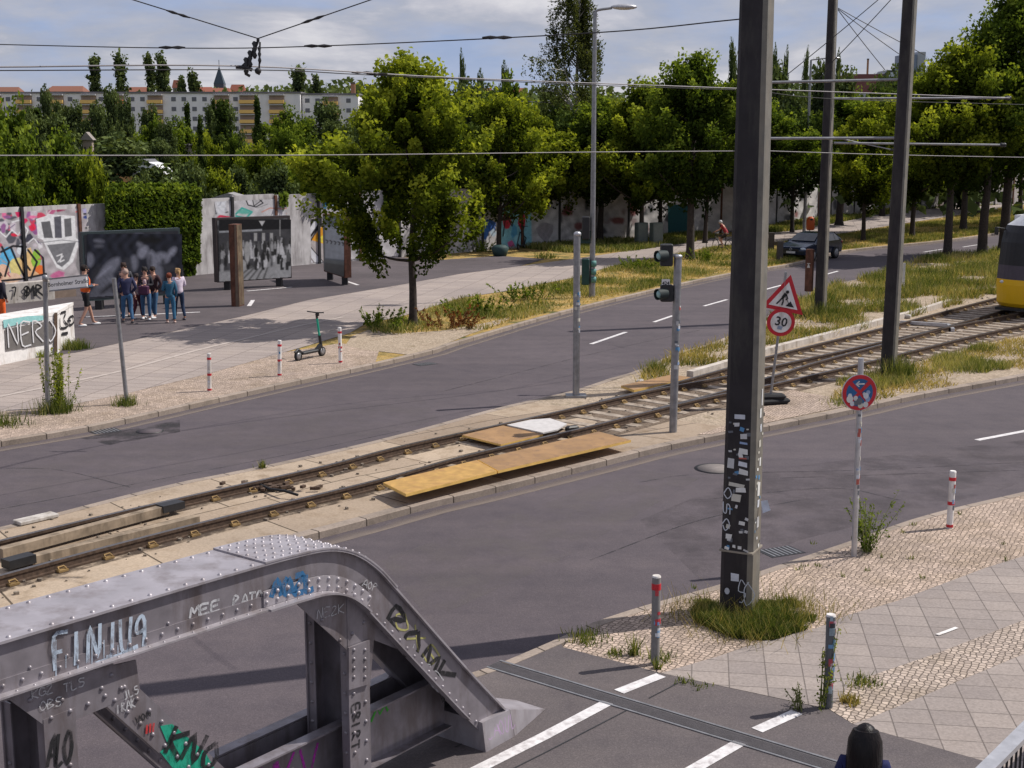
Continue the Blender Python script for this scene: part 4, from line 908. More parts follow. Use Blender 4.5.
# street name sign
t, p, q = pole('street_name_sign', 'street name sign on a grey post standing in tall weeds', 'street sign', (48,413), (45,277), .055, MT['galv'])
A_, B_ = W(50,285,p.y), W(87,281,p.y-.25); xd = (B_-A_).normalized(); hb = .22
sg = thing_sign = MB(); up = Vector((0,0,1)); nn = Vector((xd.y,-xd.x,0)); c = (A_+B_)/2
T = Matrix((xd, -nn, up)).transposed().to_4x4(); T.translation = c; sg.box(None, ((B_-A_).length,.03,.27), mat=T); sb = sg.build('sign_plate', M('sign_white',(.88,.86,.83),.5,0,.03), t, True)
mb = MB(); T2 = T.copy(); 
for dz in (-.135,.135): 
    T2 = T.copy(); T2.translation = c+Vector((0,0,dz)); mb.box(None, ((B_-A_).length+.04,.045,.03), mat=T2)
mb.build('frame', MT['galv'], t, True)
text('Bornholmer Straße', .135, sb, 'lettering', blk, c+nn*.018, xd, up, .001)
MB().lathe((q.x-p.x,0,q.z-Z1), [(.06,-.1),(.07,.02),(.03,.05)], 10).build('cap', MT['galv'], t)
t, p, q = pole('sign_post', 'bare grey post leaning to the left beside the far kerb', 'post', (127,404), (114,278), .05, MT['galv'])
# no stopping sign
t, p, q = pole('traffic_sign', 'round red and blue no stopping sign plastered with stickers', 'traffic sign', (854,556), (861,358), .042, MT['galvl']); stickers_on(t,p,q,.042,.9,2.35,30,3)
def disc(t, c, r, mat, y, name, n=28, parent=None, xd=Vector((1,0,0)), th=.02):
    nn = Vector((xd.y,-xd.x,0)); mb = MB(); c0 = c+nn*y; mb.prism([c0+xd*math.cos(2*math.pi*k/n)*r+Vector((0,0,1))*math.sin(2*math.pi*k/n)*r for k in range(n)], -nn*th); return mb.build(name, mat, parent or t)
c = W(858,392,p.y)-p; xd = Vector((.985,.17,0)).normalized(); nn = Vector((xd.y,-xd.x,0)); rr = .272; redm = P((.48,.018,.03),.45); blum = P((.015,.10,.26),.45)
d0_ = disc(t, c, rr, MT['galvl'], .05, 'sign_disc', xd=xd); disc(t, c, rr*.97, redm, .054, 'red_face', parent=d0_, xd=xd, th=.003)
mb = MB(); cc = c+nn*.057; ri = rr*.76
for q0 in range(4):
    a0 = q0*math.pi/2+math.pi/2-math.pi/4+.16; a1 = a0+math.pi/2-.32; k = ri*.16
    base = cc+(xd*math.cos((a0+a1)/2)+up*math.sin((a0+a1)/2))*k
    mb.poly([base]+[cc+(xd*math.cos(a0+(a1-a0)*j/8)+up*math.sin(a0+(a1-a0)*j/8))*ri for j in range(9)])
mb.build('blue_field', blum, d0_)
mb = MB(); e = cc+nn*.003+up*.13; ribbon(mb, [e-xd*.06, e+xd*.07], nn, .02); ribbon(mb, [e-xd*.01+up*.04, e-xd*.065, e-xd*.01-up*.04], nn, .018); mb.build('arrow', MT['white'], d0_)
rd = random.Random(3); mb = MB()
for x,z,s,ci in [(-.15,-.09,.075,2),(-.11,-.16,.05,0),(-.06,-.08,.05,1),(-.15,-.04,.05,0),(.1,-.05,.06,0),(.13,-.1,.06,3),(.1,-.18,.06,1),(.02,-.19,.06,6),(0,-.13,.07,5),(.13,.0,.05,3),(.07,-.02,.035,1),(-.05,-.15,.05,5)]:
    o = cc+xd*x+up*z+nn*(.004+.0006*rd.random()*5); k = rd.choice((6,12,12)); mb.poly([o+xd*math.cos(6.283*j/k)*s*.7+up*math.sin(6.283*j/k)*s*.75 for j in range(k)], ci)
mb.build('stickers', [P(c_,.5) for c_ in cols], d0_)
# roadworks sign pair
p = G(770,404,Z1); t = thing('roadworks_sign', 'red triangle roadworks sign above a 30 limit on a tilted temporary post', 'traffic sign', (p.x,p.y,Z1))
q = W(786,272,p.y-.15)-p; mb = MB(); mb.tube([(0,0,.1),q], .032, 8); mb.build('post', MT['galv'], t)
MB().box((0.02,0,.08),(.85,.42,.12), R(20), bev=.04).build('rubber_foot', MT['rubber'], t); MB().box((0.0,0,.19),(.7,.34,.11), R(8), bev=.04).build('rubber_foot', MT['rubber'], t)
ax = q.normalized(); xd = Vector((1,0,0))-ax*ax.x; xd.normalize(); nn = xd.cross(ax); ax, xd = (ax*math.cos(.12)+xd*math.sin(.12)), (xd*math.cos(.12)-ax*math.sin(.12))
def loc_(px,py): 
    g = W(px,py,p.y-.1)-p; return g+nn*.05
tc_ = loc_(784.5,298.5)
def tri(s, o, mat, name, par=None):
    pts = [tc_+nn*o+ax*s*1.03, tc_+nn*o-ax*s*.52-xd*s*.9, tc_+nn*o-ax*s*.52+xd*s*.9]; mb = MB(); mb.prism(pts, -nn*.006)
    return mb.build(name, mat, par or t)
tp = tri(.56,0,redm,'triangle_plate'); tri(.385,.008,MT['white'],'white_field',tp)
mb = MB(); f = tc_+nn*.017
def XY(x,y): return f+xd*x+ax*y
mb.ball(XY(.02,.17),.04,8); ribbon(mb,[XY(-.01,.13),XY(-.06,.02)],nn,.07); ribbon(mb,[XY(-.06,.03),XY(-.03,-.06),XY(-.04,-.16)],nn,.035); ribbon(mb,[XY(-.06,.03),XY(-.11,-.06),XY(-.17,-.15)],nn,.035)
ribbon(mb,[XY(0,.11),XY(.06,.02),XY(.02,-.02)],nn,.03); ribbon(mb,[XY(-.03,.09),XY(.11,-.09)],nn,.012); mb.poly([XY(.05,-.16),XY(.25,-.16),XY(.14,-.03)]); mb.build('worker_symbol', blk, tp)
sc_ = loc_(780.5,322)
def dsk(r,o,mat,name,par=None):
    mb = MB(); mb.prism([sc_+nn*o+xd*math.cos(6.283*k/28)*r+ax*math.sin(6.283*k/28)*r for k in range(28)], -nn*.006); return mb.build(name,mat,par or t)
dp = dsk(.33,0,redm,'round_plate'); dsk(.245,.008,MT['white'],'white_field',dp); text('30', .30, dp, 'lettering', blk, p+sc_+nn*.02+ax*.01, xd, ax, .004)
MB().poly([sc_+nn*.021+xd*x+ax*y for x,y in ((-.06,-.16),(.05,-.17),(.06,-.09),(-.05,-.08))]).build('sticker', P((.25,.3,.4)), dp)
# bollards
def bollard(label, px, top, kind):
    p = G(*px,Z1); q = W(top[0],top[1],p.y); h = q.z-Z1; lx = (q.x-p.x)/h; r = .052
    t = thing('bollard', label, 'bollard', (p.x,p.y,Z1), 0, None); pt = lambda z: Vector((lx*z,0,z))
    body = {'rw':MT['white'],'old':P((.19,.18,.175)),'grey':P((.12,.125,.13))}[kind]
    mb = MB(); mb.tube([pt(0),pt(h)], r, 12); mb.build('post', body, t)
    if kind != 'grey':
        for z0,z1 in ((h*.02,h*.07),(h*.42,h*.48),(h*.85,h*.91)) if kind == 'rw' else ((h*.86,h*.93),):
            mb = MB(); mb.tube([pt(z0),pt(z1)], r+.004, 12); mb.build('red_band', MT['red'], t)
    mb = MB(); mb.tube([pt(h),pt(h+.02)], [r+.003,r*.9], 12); mb.build('cap', MT['red'] if kind=='old' and False else MT['white'], t)
    if kind == 'old': stickers_on(t,Vector((0,0,0)),pt(h),r+.001,h*.35,h*.95,9,4,'stickers',[(.15,.3,.5),(.55,.57,.6),(.45,.05,.06),(.5,.5,.5)])
    if kind == 'grey': stickers_on(t,Vector((0,0,0)),pt(h),r+.001,h*.2,h*.97,42,5,'stickers',[(.15,.3,.5),(.55,.57,.6),(.45,.08,.1),(.5,.5,.5),(.10,.2,.3),(.05,.05,.06),(.3,.38,.42),(.45,.3,.35)])
    if kind == 'rw' and px[0] > 900: stickers_on(t,Vector((0,0,0)),pt(h),r+.001,h*.3,h*.8,8,6)
    if kind == 'rw' and px[0] < 900: stickers_on(t,Vector((0,0,0)),pt(h),r+.001,h*.1,h*.9,3,int(px[0]))
bollard('grey bollard with two blue stickers by the near kerb', (655,664), (656.5,577), 'old')
bollard('dark bollard wrapped in stickers at the corner of the slabs', (828,707), (831,616), 'grey')
bollard('red and white bollard on the mosaic right of the no stopping sign', (949.5,528), (953,472), 'rw')
bollard('red and white bollard nearest the leaning post across the road', (209.5,391), (209,354), 'rw')
bollard('red and white bollard just left of the green scooter', (279.5,376), (279.5,341), 'rw')
bollard('worn reddish bollard just right of the green scooter', (340.5,363), (339.5,328), 'rw')
# ================================================================ WALL, PANELS, LOW WALLS
WX = [-420,-150,0,100,200,300,400,480,560,640,735,870,1000,1130]
def seg(px):
    i = max(k for k in range(len(WX)) if WX[k] <= max(px,WX[0])); i = min(i, len(WX)-2); return WALL[i], WALL[i+1]
def OW(px, py, off=.05): A_, B_ = seg(px); return V(px, py, A_, B_, off)
PM = paintmat(); PMg = paintmat(.4)
wall = thing('boundary_wall', 'long pale concrete boundary wall covered in graffiti behind the square and trees', 'wall', (WALL[5].x,WALL[5].y,.1))
def onl(px): A_, B_ = seg(px); v = V(px, 300, A_, B_, 0); return Vector((v.x,v.y,.1))
ws = [onl(x) for x in (-400,-320,-250,-190,-135,-80,-28,25,82,134,187,234,277,319,360,399)]
rest,_L = resample([ws[-1]]+WALL[7:], 34); ws += rest[1:]
for i in range(len(ws)-1):
    a, b = ws[i], ws[i+1]; h = 3.58+random.uniform(-.07,.07); d = (b-a).normalized(); m = MB()
    m.bar((a+d*.05+Vector((0,0,h/2))), (b-d*.05+Vector((0,0,h/2))), .16, h); m.build('wall_panel', MT['concw'], wall, True)
    m = MB(); nrm = Vector((d.y,-d.x,0)); m.box((a.x+nrm.x*.08,a.y+nrm.y*.08,1.85), (.14,.2,3.66), math.atan2(d.y,d.x)); m.build('post', MT['black'] if i%2 else MT['corten'], wall, True)
rd = random.Random(21)
def blob(x, y, rx, ry, k=9, j=.3): return [(x+rx*(1+rd.uniform(-j,j))*math.cos(6.283*i/k), y+ry*(1+rd.uniform(-j,j))*math.sin(6.283*i/k)) for i in range(k)]
K_ = (.012,.012,.016); Wt = (.62,.62,.64)
Ls = []
for _ in range(60): Ls.append(('p', blob(rd.uniform(-40,42), rd.uniform(212,246), rd.uniform(1.5,6), rd.uniform(1.5,6)), rd.choice([(.55,.02,.10),(.65,.15,.30),(.6,.02,.06),(.04,.04,.06),(.62,.6,.63),(.5,.05,.1),(.25,.1,.25),(.08,.08,.1),(.5,.45,.5)]), 0, 1.2))
for x,y,rx,ry,c in [(-20,260,12,16,(.55,.3,.1)),(8,262,9,15,(.10,.38,.62)),(3,272,7,8,(.66,.42,.3)),(17,266,8,9,(.6,.52,.2)),(27,262,8,14,(.66,.45,.2)),(22,250,5,6,(.6,.62,.66)),(36,259,5,9,(.25,.45,.05)),(40,270,5,5,(.65,.15,.03)),(30,274,8,4,(.66,.4,.22)),(12,278,10,5,(.65,.45,.33))]: Ls.append(('p', blob(x,y,rx,ry,11,.15), c))
for st in [[(-30,250),(-20,270),(-16,280)],[(2,247),(9,262),(5,276)],[(11,248),(17,262),(24,276)],[(23,246),(21,258),(30,270)],[(28,250),(37,262),(31,278)],[(35,250),(43,258),(44,275)],[(-40,281),(0,281),(22,279),(46,274)],[(1,252),(13,246),(26,247)]]: Ls.append(('l', st, K_, 2.2))
for st in [[(0,232),(6,237),(12,230),(18,235),(24,226)],[(12,222),(20,220),(28,230),(25,238)],[(28,243),(34,238),(40,246)]]: Ls.append(('l', st, Wt, 1.3))
for _ in range(40): x = rd.uniform(-40,105); y = rd.uniform(206,290); Ls.append(('l', [(x,y),(x+rd.uniform(-5,5),y+rd.uniform(-4,4)),(x+rd.uniform(-6,6),y+rd.uniform(-5,5))], rd.choice([K_,Wt,(.4,.05,.12),(.3,.3,.33),(.15,.1,.2)]), rd.uniform(.5,1.2)))
for x,y,rx,ry,c in [(60,208,6,4,(.28,.03,.09)),(52,211,4,3,(.4,.1,.2)),(92,211,8,4,(.36,.34,.55)),(98,208,4,3,(.55,.05,.08)),(88,217,6,2,(.03,.05,.2)),(104,220,6,5,(.14,.2,.42)),(108,212,3,4,(.1,.1,.3)),(58,275,7,4,(.45,.12,.25)),(66,281,9,4,(.5,.35,.4)),(79,262,3,12,(.2,.19,.2)),(80,240,4,8,(.3,.3,.31)),(100,232,14,8,(.22,.22,.23))]: Ls.append(('p', blob(x,y,rx,ry), c, 0, 1.5))
Ls += [('l',[(84,214),(96,213),(106,222),(110,230)],K_,1.6),('l',[(86,228),(98,226),(106,234)],(.1,.1,.1),2.2),('l',[(76,212),(80,210),(80,220)],(.55,.12,.12),1.4),('l',[(46,206),(47,215),(55,205),(66,206)],(.6,.45,.5),1.)]
Ls += [('p',[(36,219),(46,216),(48,214),(75,216),(76,238),(80,241),(73,262),(64,270),(57,268),(48,252),(43,240),(38,238)],Wt),('p',[(41,222),(50,221),(53,238),(44,238)],(.10,.10,.11)),('p',[(54,217),(61,216),(62,238),(55,238)],(.08,.08,.10)),('p',[(64,219),(71,218),(72,236),(65,237)],(.11,.11,.12)),('p',[(47,245),(76,242),(69,261),(62,267),(57,264)],(.15,.15,.165)),('l',[(38,243),(62,240),(80,242)],(.2,.2,.22),.8),('l',[(57,256),(62,254),(60,262),(64,260)],Wt,1.2),('l',[(58,262),(63,256)],Wt,1.)]
canvas('mural', WALL[1], WALL[2], -60, 0, 203, 300, [l for l in Ls], PM, wall, .11, .8, (.2,3.5), (.36,.33,.35), seed=2)
canvas('mural', WALL[2], WALL[3], 0, 100, 200, 298, Ls, PM, wall, .11, .5, (.2,3.5), (.36,.33,.35), seed=1)
Ls = [('l',[(204,200),(206,208)],K_,1.),('l',[(218,198),(222,206),(216,214),(228,212)],K_,1.),('l',[(222,200),(226,210)],(.2,.2,.25),.8),('l',[(246,200),(250,196),(258,198),(263,203),(256,207),(248,205),(246,200)],K_,1.2),('l',[(252,197),(254,206),(262,200)],K_,.9),('l',[(257,208),(268,204)],(.2,.2,.2),.7),
 ('l',[(209.5,198),(210,222)],(.02,.28,.25),1.6),('l',[(236,214),(242,208),(252,212),(246,218),(236,216)],(.02,.3,.26),1.8),('p',blob(244,212,6,3),(.1,.35,.3),0,2),('l',[(232,218),(220,216),(214,222),(211,230),(213,239)],(.5,.03,.07),2.4),('l',[(214,222),(218,219)],(.65,.3,.4),1),
 ('p',[(216,200),(226,199),(225,214),(217,215)],(.55,.56,.6),0,2),('l',[(214,202),(216,214)],K_,.7),('l',[(262,212),(270,208),(283,209),(292,207)],(.45,.22,.18),1.2),('p',blob(296,213,8,3),(.48,.2,.13),0,2),('l',[(284,200),(283,210)],(.12,.2,.05),1.2),
 ('p',blob(207,262,6,16),(.16,.16,.17),0,3),('p',[(200,250),(213,250),(215,277),(202,279)],(.13,.13,.14),0,1.5)]
for _ in range(22): x = rd.uniform(200,330); y = rd.uniform(200,262); Ls.append(('l', [(x,y),(x+rd.uniform(-4,4),y+rd.uniform(-3,3)),(x+rd.uniform(-5,5),y+rd.uniform(-4,4))], rd.choice([K_,(.3,.3,.33),(.45,.3,.3),(.25,.25,.3)]), rd.uniform(.4,.8), .9))
K2 = [('p',[(288,214),(322,213),(326,268),(288,270)],(.42,.38,.37),0,3),('p',[(291.5,217),(302,217),(302,236),(312,219),(322,218),(322,224),(307,242),(324,262),(324,270),(308,269),(300,252),(300,264),(291.5,264)],K_),('p',[(294,219),(299,219),(299,261),(294,262)],(.64,.64,.67)),('p',[(302,241),(314,221.5),(320,221),(305.5,242),(323,262),(323,268),(310,266)],(.64,.64,.67)),('p',[(311,240),(318,231),(323,225),(324,244)],(.68,.30,.02)),('p',[(316,240),(323,235),(323,243)],(.72,.58,.06)),('l',[(310,242),(317,230),(324,222)],K_,1.3),('l',[(300,258),(308,254),(318,268)],(.25,.22,.22),1.2)]
Ls += K2
canvas('mural', WALL[4], WALL[5], 200, 300, 190, 276, Ls, PM, wall, .11, .5, (.2,3.5), (.44,.43,.45), seed=3)
K2 += [('p',blob(325,203,3,6),(.03,.2,.42),0,1.5),('p',blob(336,202,4,5),(.05,.32,.55),0,1.5),('p',blob(372,238,8,4),(.06,.06,.07),0,1.5),('l',[(350,225),(360,235),(368,225),(380,240)],(.2,.2,.22),1.4),('l',[(385,215),(392,240)],(.3,.3,.32),1.5)]
canvas('mural', WALL[5], WALL[6], 300, 400, 186, 268, K2, PM, wall, .11, .5, (.2,3.5), (.46,.44,.45), seed=4)
Ls = [('p',[(500,206),(531,204),(532,248),(501,250)],(.22,.5,.62),0,1.5)]
for x,y,rx,ry,c in [(507,222,4,9,(.5,.04,.08)),(514,232,3,8,(.1,.35,.6)),(522,220,4,10,(.5,.03,.06)),(519,240,5,5,(.3,.6,.7)),(511,244,4,3,(.55,.12,.3)),(489,226,8,6,(.04,.12,.4)),(485,230,4,8,(.05,.15,.45)),(493,233,3,4,(.4,.5,.6)),(545,232,8,9,(.30,.28,.3))]: Ls.append(('p', blob(x,y,rx,ry), c))
Ls += [('l',[(503,236),(506,214),(512,226),(516,212)],K_,1.2),('l',[(517,245),(520,232),(526,238),(524,246)],K_,1.2),('l',[(482,224),(488,220),(496,226)],(.04,.1,.3),1.5)]
canvas('mural', WALL[7], WALL[8], 480, 560, 188, 250, Ls, PM, wall, .11, .6, (.2,3.4), (.46,.45,.46), seed=5)
MB().poly([OW(x,y,.12) for x,y in [(668,205),(690,204),(690,235),(668,237)]]).build('steel_door', P((.005,.07,.08)), wall, True)
for k,(x0,x1,i_) in enumerate([(560,640,8),(640,735,9),(735,870,10),(870,1000,11)]):
    Ls = [('p', blob(rd.uniform(x0,x1), rd.uniform(205,235)-(x0-560)*.07, rd.uniform(2,7), rd.uniform(2,7)), rd.choice([(.08,.08,.09),(.3,.29,.29),(.52,.5,.5),(.2,.08,.08),(.25,.2,.2)]), 0, 2) for _ in range(14)]
    canvas('mural', WALL[i_], WALL[i_+1], x0, x1, 165, 245, Ls, PM, wall, .11, 1.2, (.2,3.4), (.44,.42,.42), seed=6+k)
# exhibition panels
def printmat(name, dark, light, scale, dist):
    m, nt, bs = newmat(name); bs.inputs['Roughness'].default_value = .45
    n = noise_tex(nt, scale, 4, pos(nt, (1,1,1.0))); n.inputs['Distortion'].default_value = dist
    nt.links.new(ramp(nt, [(.42,dark),(.52,tuple(x*.4+y*.6*.4 for x,y in zip(dark,light))),(.62,light),(.75,dark)], n.outputs[0]), bs.inputs['Base Color']); return m
def panel(label, bl, br, hpx, th, mat, edge, footz=.35, name='exhibition_panel'):
    A_, B_ = G(*bl,Z1), G(*br,Z1); t = thing(name, label, 'panel', ((A_+B_)/2).xyz, 0, 'exhibition panels on the asphalt square')
    d = (B_-A_).normalized(); nn = Vector((d.y,-d.x,0)); top = V(bl[0], hpx, A_, B_).z
    mb = MB(); c0, c1 = A_+Vector((0,0,(footz+top-Z1)/2)), B_+Vector((0,0,(footz+top-Z1)/2)); mb.bar(c0-nn*th/2, c1-nn*th/2, th, top-footz-Z1); mb.build('body', edge, t, True)
    mb = MB(); i0, i1 = A_+d*.08, B_-d*.08; mb.poly([(i0+nn*.012+Vector((0,0,footz+.08))), (i1+nn*.012+Vector((0,0,footz+.08))), (i1+nn*.012+Vector((0,0,top-Z1-.1))), (i0+nn*.012+Vector((0,0,top-Z1-.1)))]); pr = mb.build('print', mat, t, True)
    for f in (.15,.85):
        q = A_.lerp(B_,f)-nn*th/2; MB().box((q.x,q.y,Z1+footz/2),(.25,.3,footz)).build('foot', MT['black'], t, True)
    return t, A_, B_, nn, pr, d
t, A_, B_, nn, pr, d = panel('wide dark exhibition panel standing behind the group of people', (86,311), (183,303), 232, .25, printmat('panel_print', (.012,.013,.02), (.05,.055,.08), .55, 2.2), M('panel_edge',(.03,.045,.05),.5))
Ls = []
for x,y,rx,ry,a,c in [(110,268,14,6,-.8,.17),(104,282,10,14,.2,.13),(98,296,9,9,0,.10),(112,300,12,8,.3,.12),(90,260,4,7,0,.16),(99,241,5,1.5,.1,.16),(99,246,4,1.4,0,.12),(143,252,5,7,.5,.22),(153,262,5,12,-.2,.2),(162,258,8,6,.1,.2),(172,252,3,6,.7,.24),(134,263,4,8,0,.17),(168,268,8,4,0,.04),(158,275,5,10,.1,.15),(140,244,3,3,0,.16),(110,286,2.5,12,.9,.03),(104,272,1.5,9,.9,.26),(116,284,1.5,9,-.9,.2),(122,295,2,7,.3,.1),(126,270,6,12,.1,.04),(150,240,12,4,0,.01),(170,290,8,10,0,.03),(96,272,3,8,.5,.03),(150,262,1.5,7,.1,.05),(163,262,2,3,0,.04)]:
    Ls.append(('p', [(x+rx*math.cos(q)*math.cos(a)-ry*math.sin(q)*math.sin(a), y+rx*math.cos(q)*math.sin(a)+ry*math.sin(q)*math.cos(a)) for q in [6.283*i/14 for i in range(14)]], (c*.85,c*.88,c*1.12), 0, 4))
canvas('printed_picture', A_, B_, 87, 182, 234, 305, Ls, PMg, pr, .02, .6, (.6,9), (.016,.018,.028), seed=10, mott=.5)
t, A_, B_, nn, pr, d = panel('exhibition panel printed with a black and white crowd photograph', (218,291), (292,286), 218, .35, printmat('crowd_print', (.03,.03,.035), (.16,.16,.165), 1.6, 1.0), M('panel_edge2',(.04,.03,.03),.6))
rd = random.Random(9)
Ls = [('p',[(219,272),(292,264),(292,283),(219,289)],(.30,.30,.31),0,3),('p',[(270,250),(292,246),(292,284),(278,284)],(.33,.33,.34),0,4)]
for k in range(5): Ls.append(('l',[(224+k*9,289),(252+k*4,266)],(.10,.10,.10),1.6,1.5))
Ls += [('p',[(219,219),(292,217),(292,229),(219,231)],(.012,.012,.014)),('p',[(219,231),(262,229),(262,231),(219,233)],(.3,.31,.33)),('p',[(219,233),(250,233),(250,243),(219,246)],(.05,.05,.055),0,2)]
for k in range(6): Ls.append(('p',[(250+k*4,233),(253+k*4,233),(253+k*4,241),(250+k*4,241)],(.34,.34,.34) if k%2 else (.04,.04,.05)))
for k in range(90):
    x = rd.uniform(220,291); y = rd.uniform(243,268)+(x-220)*-.05; q = rd.uniform(.6,1.2); c = rd.choice((.03,.02,.28,.4,.5,.1,.03)); Ls.append(('p', [(x-1.5*q,y+6*q),(x-1.8*q,y-1*q),(x-.8*q,y-2.6*q),(x-.8*q,y-4.4*q),(x+.8*q,y-4.4*q),(x+.8*q,y-2.6*q),(x+1.8*q,y),(x+1.3*q,y+6*q)], (c,c,c*1.03), 0, 1.1))
Ls += [('p',[(259,221),(265,221),(262,226)],(.5,.5,.5)),('l',[(280,220),(280,236)],(.3,.3,.3),.8),('p',blob(247,252,3,10),(.34,.34,.34),0,1.4),('p',blob(243,266,4,5),(.36,.36,.36),0,1.4)]
canvas('printed_picture', A_, B_, 219, 291, 219.5, 287, Ls, PMg, pr, .02, .5, (.5,9), (.06,.06,.065), seed=11, mott=.3)
t, A_, B_, nn, pr, d = panel('blue grey exhibition panel turned away beside the K mural', (324,279), (345,286), 214, .3, M('panel_blue',(.075,.095,.11),.4), MT['corten'])
Ls = [('p',[(322,205),(346,208),(346,224),(322,224)],(.05,.075,.09),0,2),('p',[(325,226),(346,229),(346,260),(325,258)],(.36,.39,.42),0,1.5),('p',[(322,262),(346,264),(346,282),(322,276)],(.05,.06,.06),0,2),('l',[(322,218),(346,221)],(.15,.2,.22),1.2),('l',[(322,260),(346,264)],(.12,.14,.14),3,2)]
for k in range(5): Ls.append(('l',[(326+k*4,240+k*.6),(328+k*4,241+k*.6),(327+k*4,243+k*.6)],(.03,.03,.04),1.3))
canvas('printed_picture', A_, B_, 325, 344, 216, 279, Ls, PMg, pr, .02, .5, (.5,9), (.1,.13,.15), seed=12, mott=.15)
p = G(238,306,Z1); t = thing('stele', 'tall narrow rusty steel stele in front of the crowd photograph panel', 'stele', (p.x,p.y,Z1), R(-12)); hh = V(238,224,p-Vector((1,0,0)),p+Vector((1,0,0))).z-Z1
MB().box((0,0,hh/2),(.32,.5,hh),bev=.01).build('body', MT['corten'], t); MB().add([(.164,-.23,.05),(.164,.23,.05),(.164,.23,hh-.03),(.164,-.23,hh-.03)],[(0,1,2,3)]).build('side_panel', M('stele_side',(.11,.08,.05),.8,0,.5,3,dirt=(.07,.035,.02)), t)
MB().add([(.02,-.254,.0),(.15,-.254,.0),(.15,-.254,hh-.02),(.08,-.254,hh-.02)],[(0,1,2,3)]).build('light_strip', M('stele_grey',(.15,.11,.08),.8), t)
# low painted wall at the left edge
lw = [G(-110,389,Z1),G(0,359,Z1),G(58,353,Z1),G(75,341,Z1)]
t = thing('low_wall', 'low whitish wall with a grey tagged panel at the left edge', 'wall', (lw[1].x,lw[1].y,Z1))
a, b, c = lw[0], lw[2], lw[3]; hh = 1.12; back = (c-b); mb = MB(); mb.prism([a,b,c,a+back], (0,0,hh)); mb.build('body', MT['white'], t, True)
mb = MB(); cc = [a,b,c,a+back]; ce = sum(cc,Vector())/4; mb.prism([v+(v-ce).normalized()*.04+Vector((0,0,hh+.002)) for v in cc], (0,0,.10)); mb.build('coping', MT['white'], t, True)
d = (b-a).normalized(); nn = Vector((d.y,-d.x,0))
def lwp(pts, col, name='graffiti', off=.02, pa=t): return MB().poly([V(x,y,a,b,off) for x,y in pts]).build(name, P(col,.8), t, True)
lwp([(5,329),(52,320.5),(53,343),(6,351)], (.13,.12,.115), 'grey_panel', .025); lwp([(-40,335),(-3,328),(-3,358),(-40,366)], (.08,.07,.065), 'grey_panel', .025)
lwp([(3,320),(28,316),(44,315.5),(44,320),(24,323),(4,328)], (.25,.5,.5), off=.03)
mb = MB(); xd = (V(50,340,a,b)-V(8,346,a,b)).normalized(); scrawl(mb, 'NERO', V(9,347,a,b,.05), xd, Vector((0,0,1)), .62, .045, .95, 0, .06, 41, .88); mb.build('graffiti_lettering', P((.6,.6,.62)), t, True)
mb = MB(); e1, e2 = b, c; ed = (c-b).normalized(); en = Vector((ed.y,-ed.x,0)); ribbon(mb, catmull([V(x,y,b,c,.03) for x,y in [(61,313),(66,312),(64,320),(68,326),(61,328),(60,318)]],3), en, .07); ribbon(mb, catmull([V(x,y,b,c,.03) for x,y in [(69,318),(73,316),(74,322),(70,325),(68,320),(71,321)]],3), en, .07); ribbon(mb, [V(x,y,b,c,.03) for x,y in [(62,334),(68,333)]], en, .09); mb.build('graffiti', blk, t, True)
mb = MB(); mb.prism([V(x,y,a,b,.03) for x,y in [(54.5,313),(57.5,312.5),(57.5,352),(54.5,352.5)]], (0,-.03,0)); mb.build('joint_post', MT['rust'], t, True)
p0, p1 = G(-60,310,Z1), G(52,299,Z1); t = thing('low_wall', 'second low concrete wall lettered in black in front of the painted wall', 'wall', ((p0+p1)/2).xyz)
mb = MB(); d = (p1-p0).normalized(); mb.bar(p0+Vector((0,0,.38)), p1+Vector((0,0,.38)), .45, .76); mb.build('body', MT['conc'], t, True)
mb = MB(); q = G(62,297,Z1); mb.box((q.x,q.y,.45),(1.0,.5,.75), math.atan2(d.y,d.x)); mb.build('end_block', M('brownblock',(.2,.15,.12),.9), t, True)
mb = MB(); scrawl(mb, '7.8', V(12,297,p0,p1,.28), d, up, .36, .06, .9, 0, .05, 42, .8); scrawl(mb, 'MR', V(27,297,p0,p1,.28), d, up, .42, .08, .95, 0, .04, 43, 1.0); mb.build('lettering', blk, t, True)

# ================================================================ PEOPLE
def skin(name, edges, pts, rad, mat, parent, lvl=1, extra=None):
    me = bpy.data.meshes.new('s'); me.from_pydata([tuple(p) for p in pts], edges, []); o = bpy.data.objects.new('s', me); COL.objects.link(o)
    m = o.modifiers.new('k','SKIN'); m.use_smooth_shade = True
    for i, v in enumerate(me.skin_vertices[0].data): r = rad[i]; v.radius = r if isinstance(r, tuple) else (r,r); v.use_root = (i == 0)
    if lvl: s = o.modifiers.new('s','SUBSURF'); s.levels = lvl; s.render_levels = lvl
    dg = bpy.context.evaluated_depsgraph_get(); nm = bpy.data.meshes.new_from_object(o.evaluated_get(dg)); COL.objects.unlink(o); bpy.data.objects.remove(o)
    mb = MB(); mb.add([v.co for v in nm.vertices], [tuple(p.vertices) for p in nm.polygons], smooth=True)
    if extra: extra(mb)
    return mb.build(name, mat, parent)
def hairmat():
    m, nt, bs = newmat('long_hair'); bs.inputs['Roughness'].default_value = .38; bs.inputs['Specular IOR Level'].default_value = .22
    n = noise_tex(nt, 60, 4, pos(nt, (1,1,.06))); nt.links.new(ramp(nt, [(.3,(.002,.0015,.002)),(.7,(.012,.008,.008))], n.outputs[0]), bs.inputs['Base Color']); bump(nt, bs, n.outputs[0], .5, .01); return m
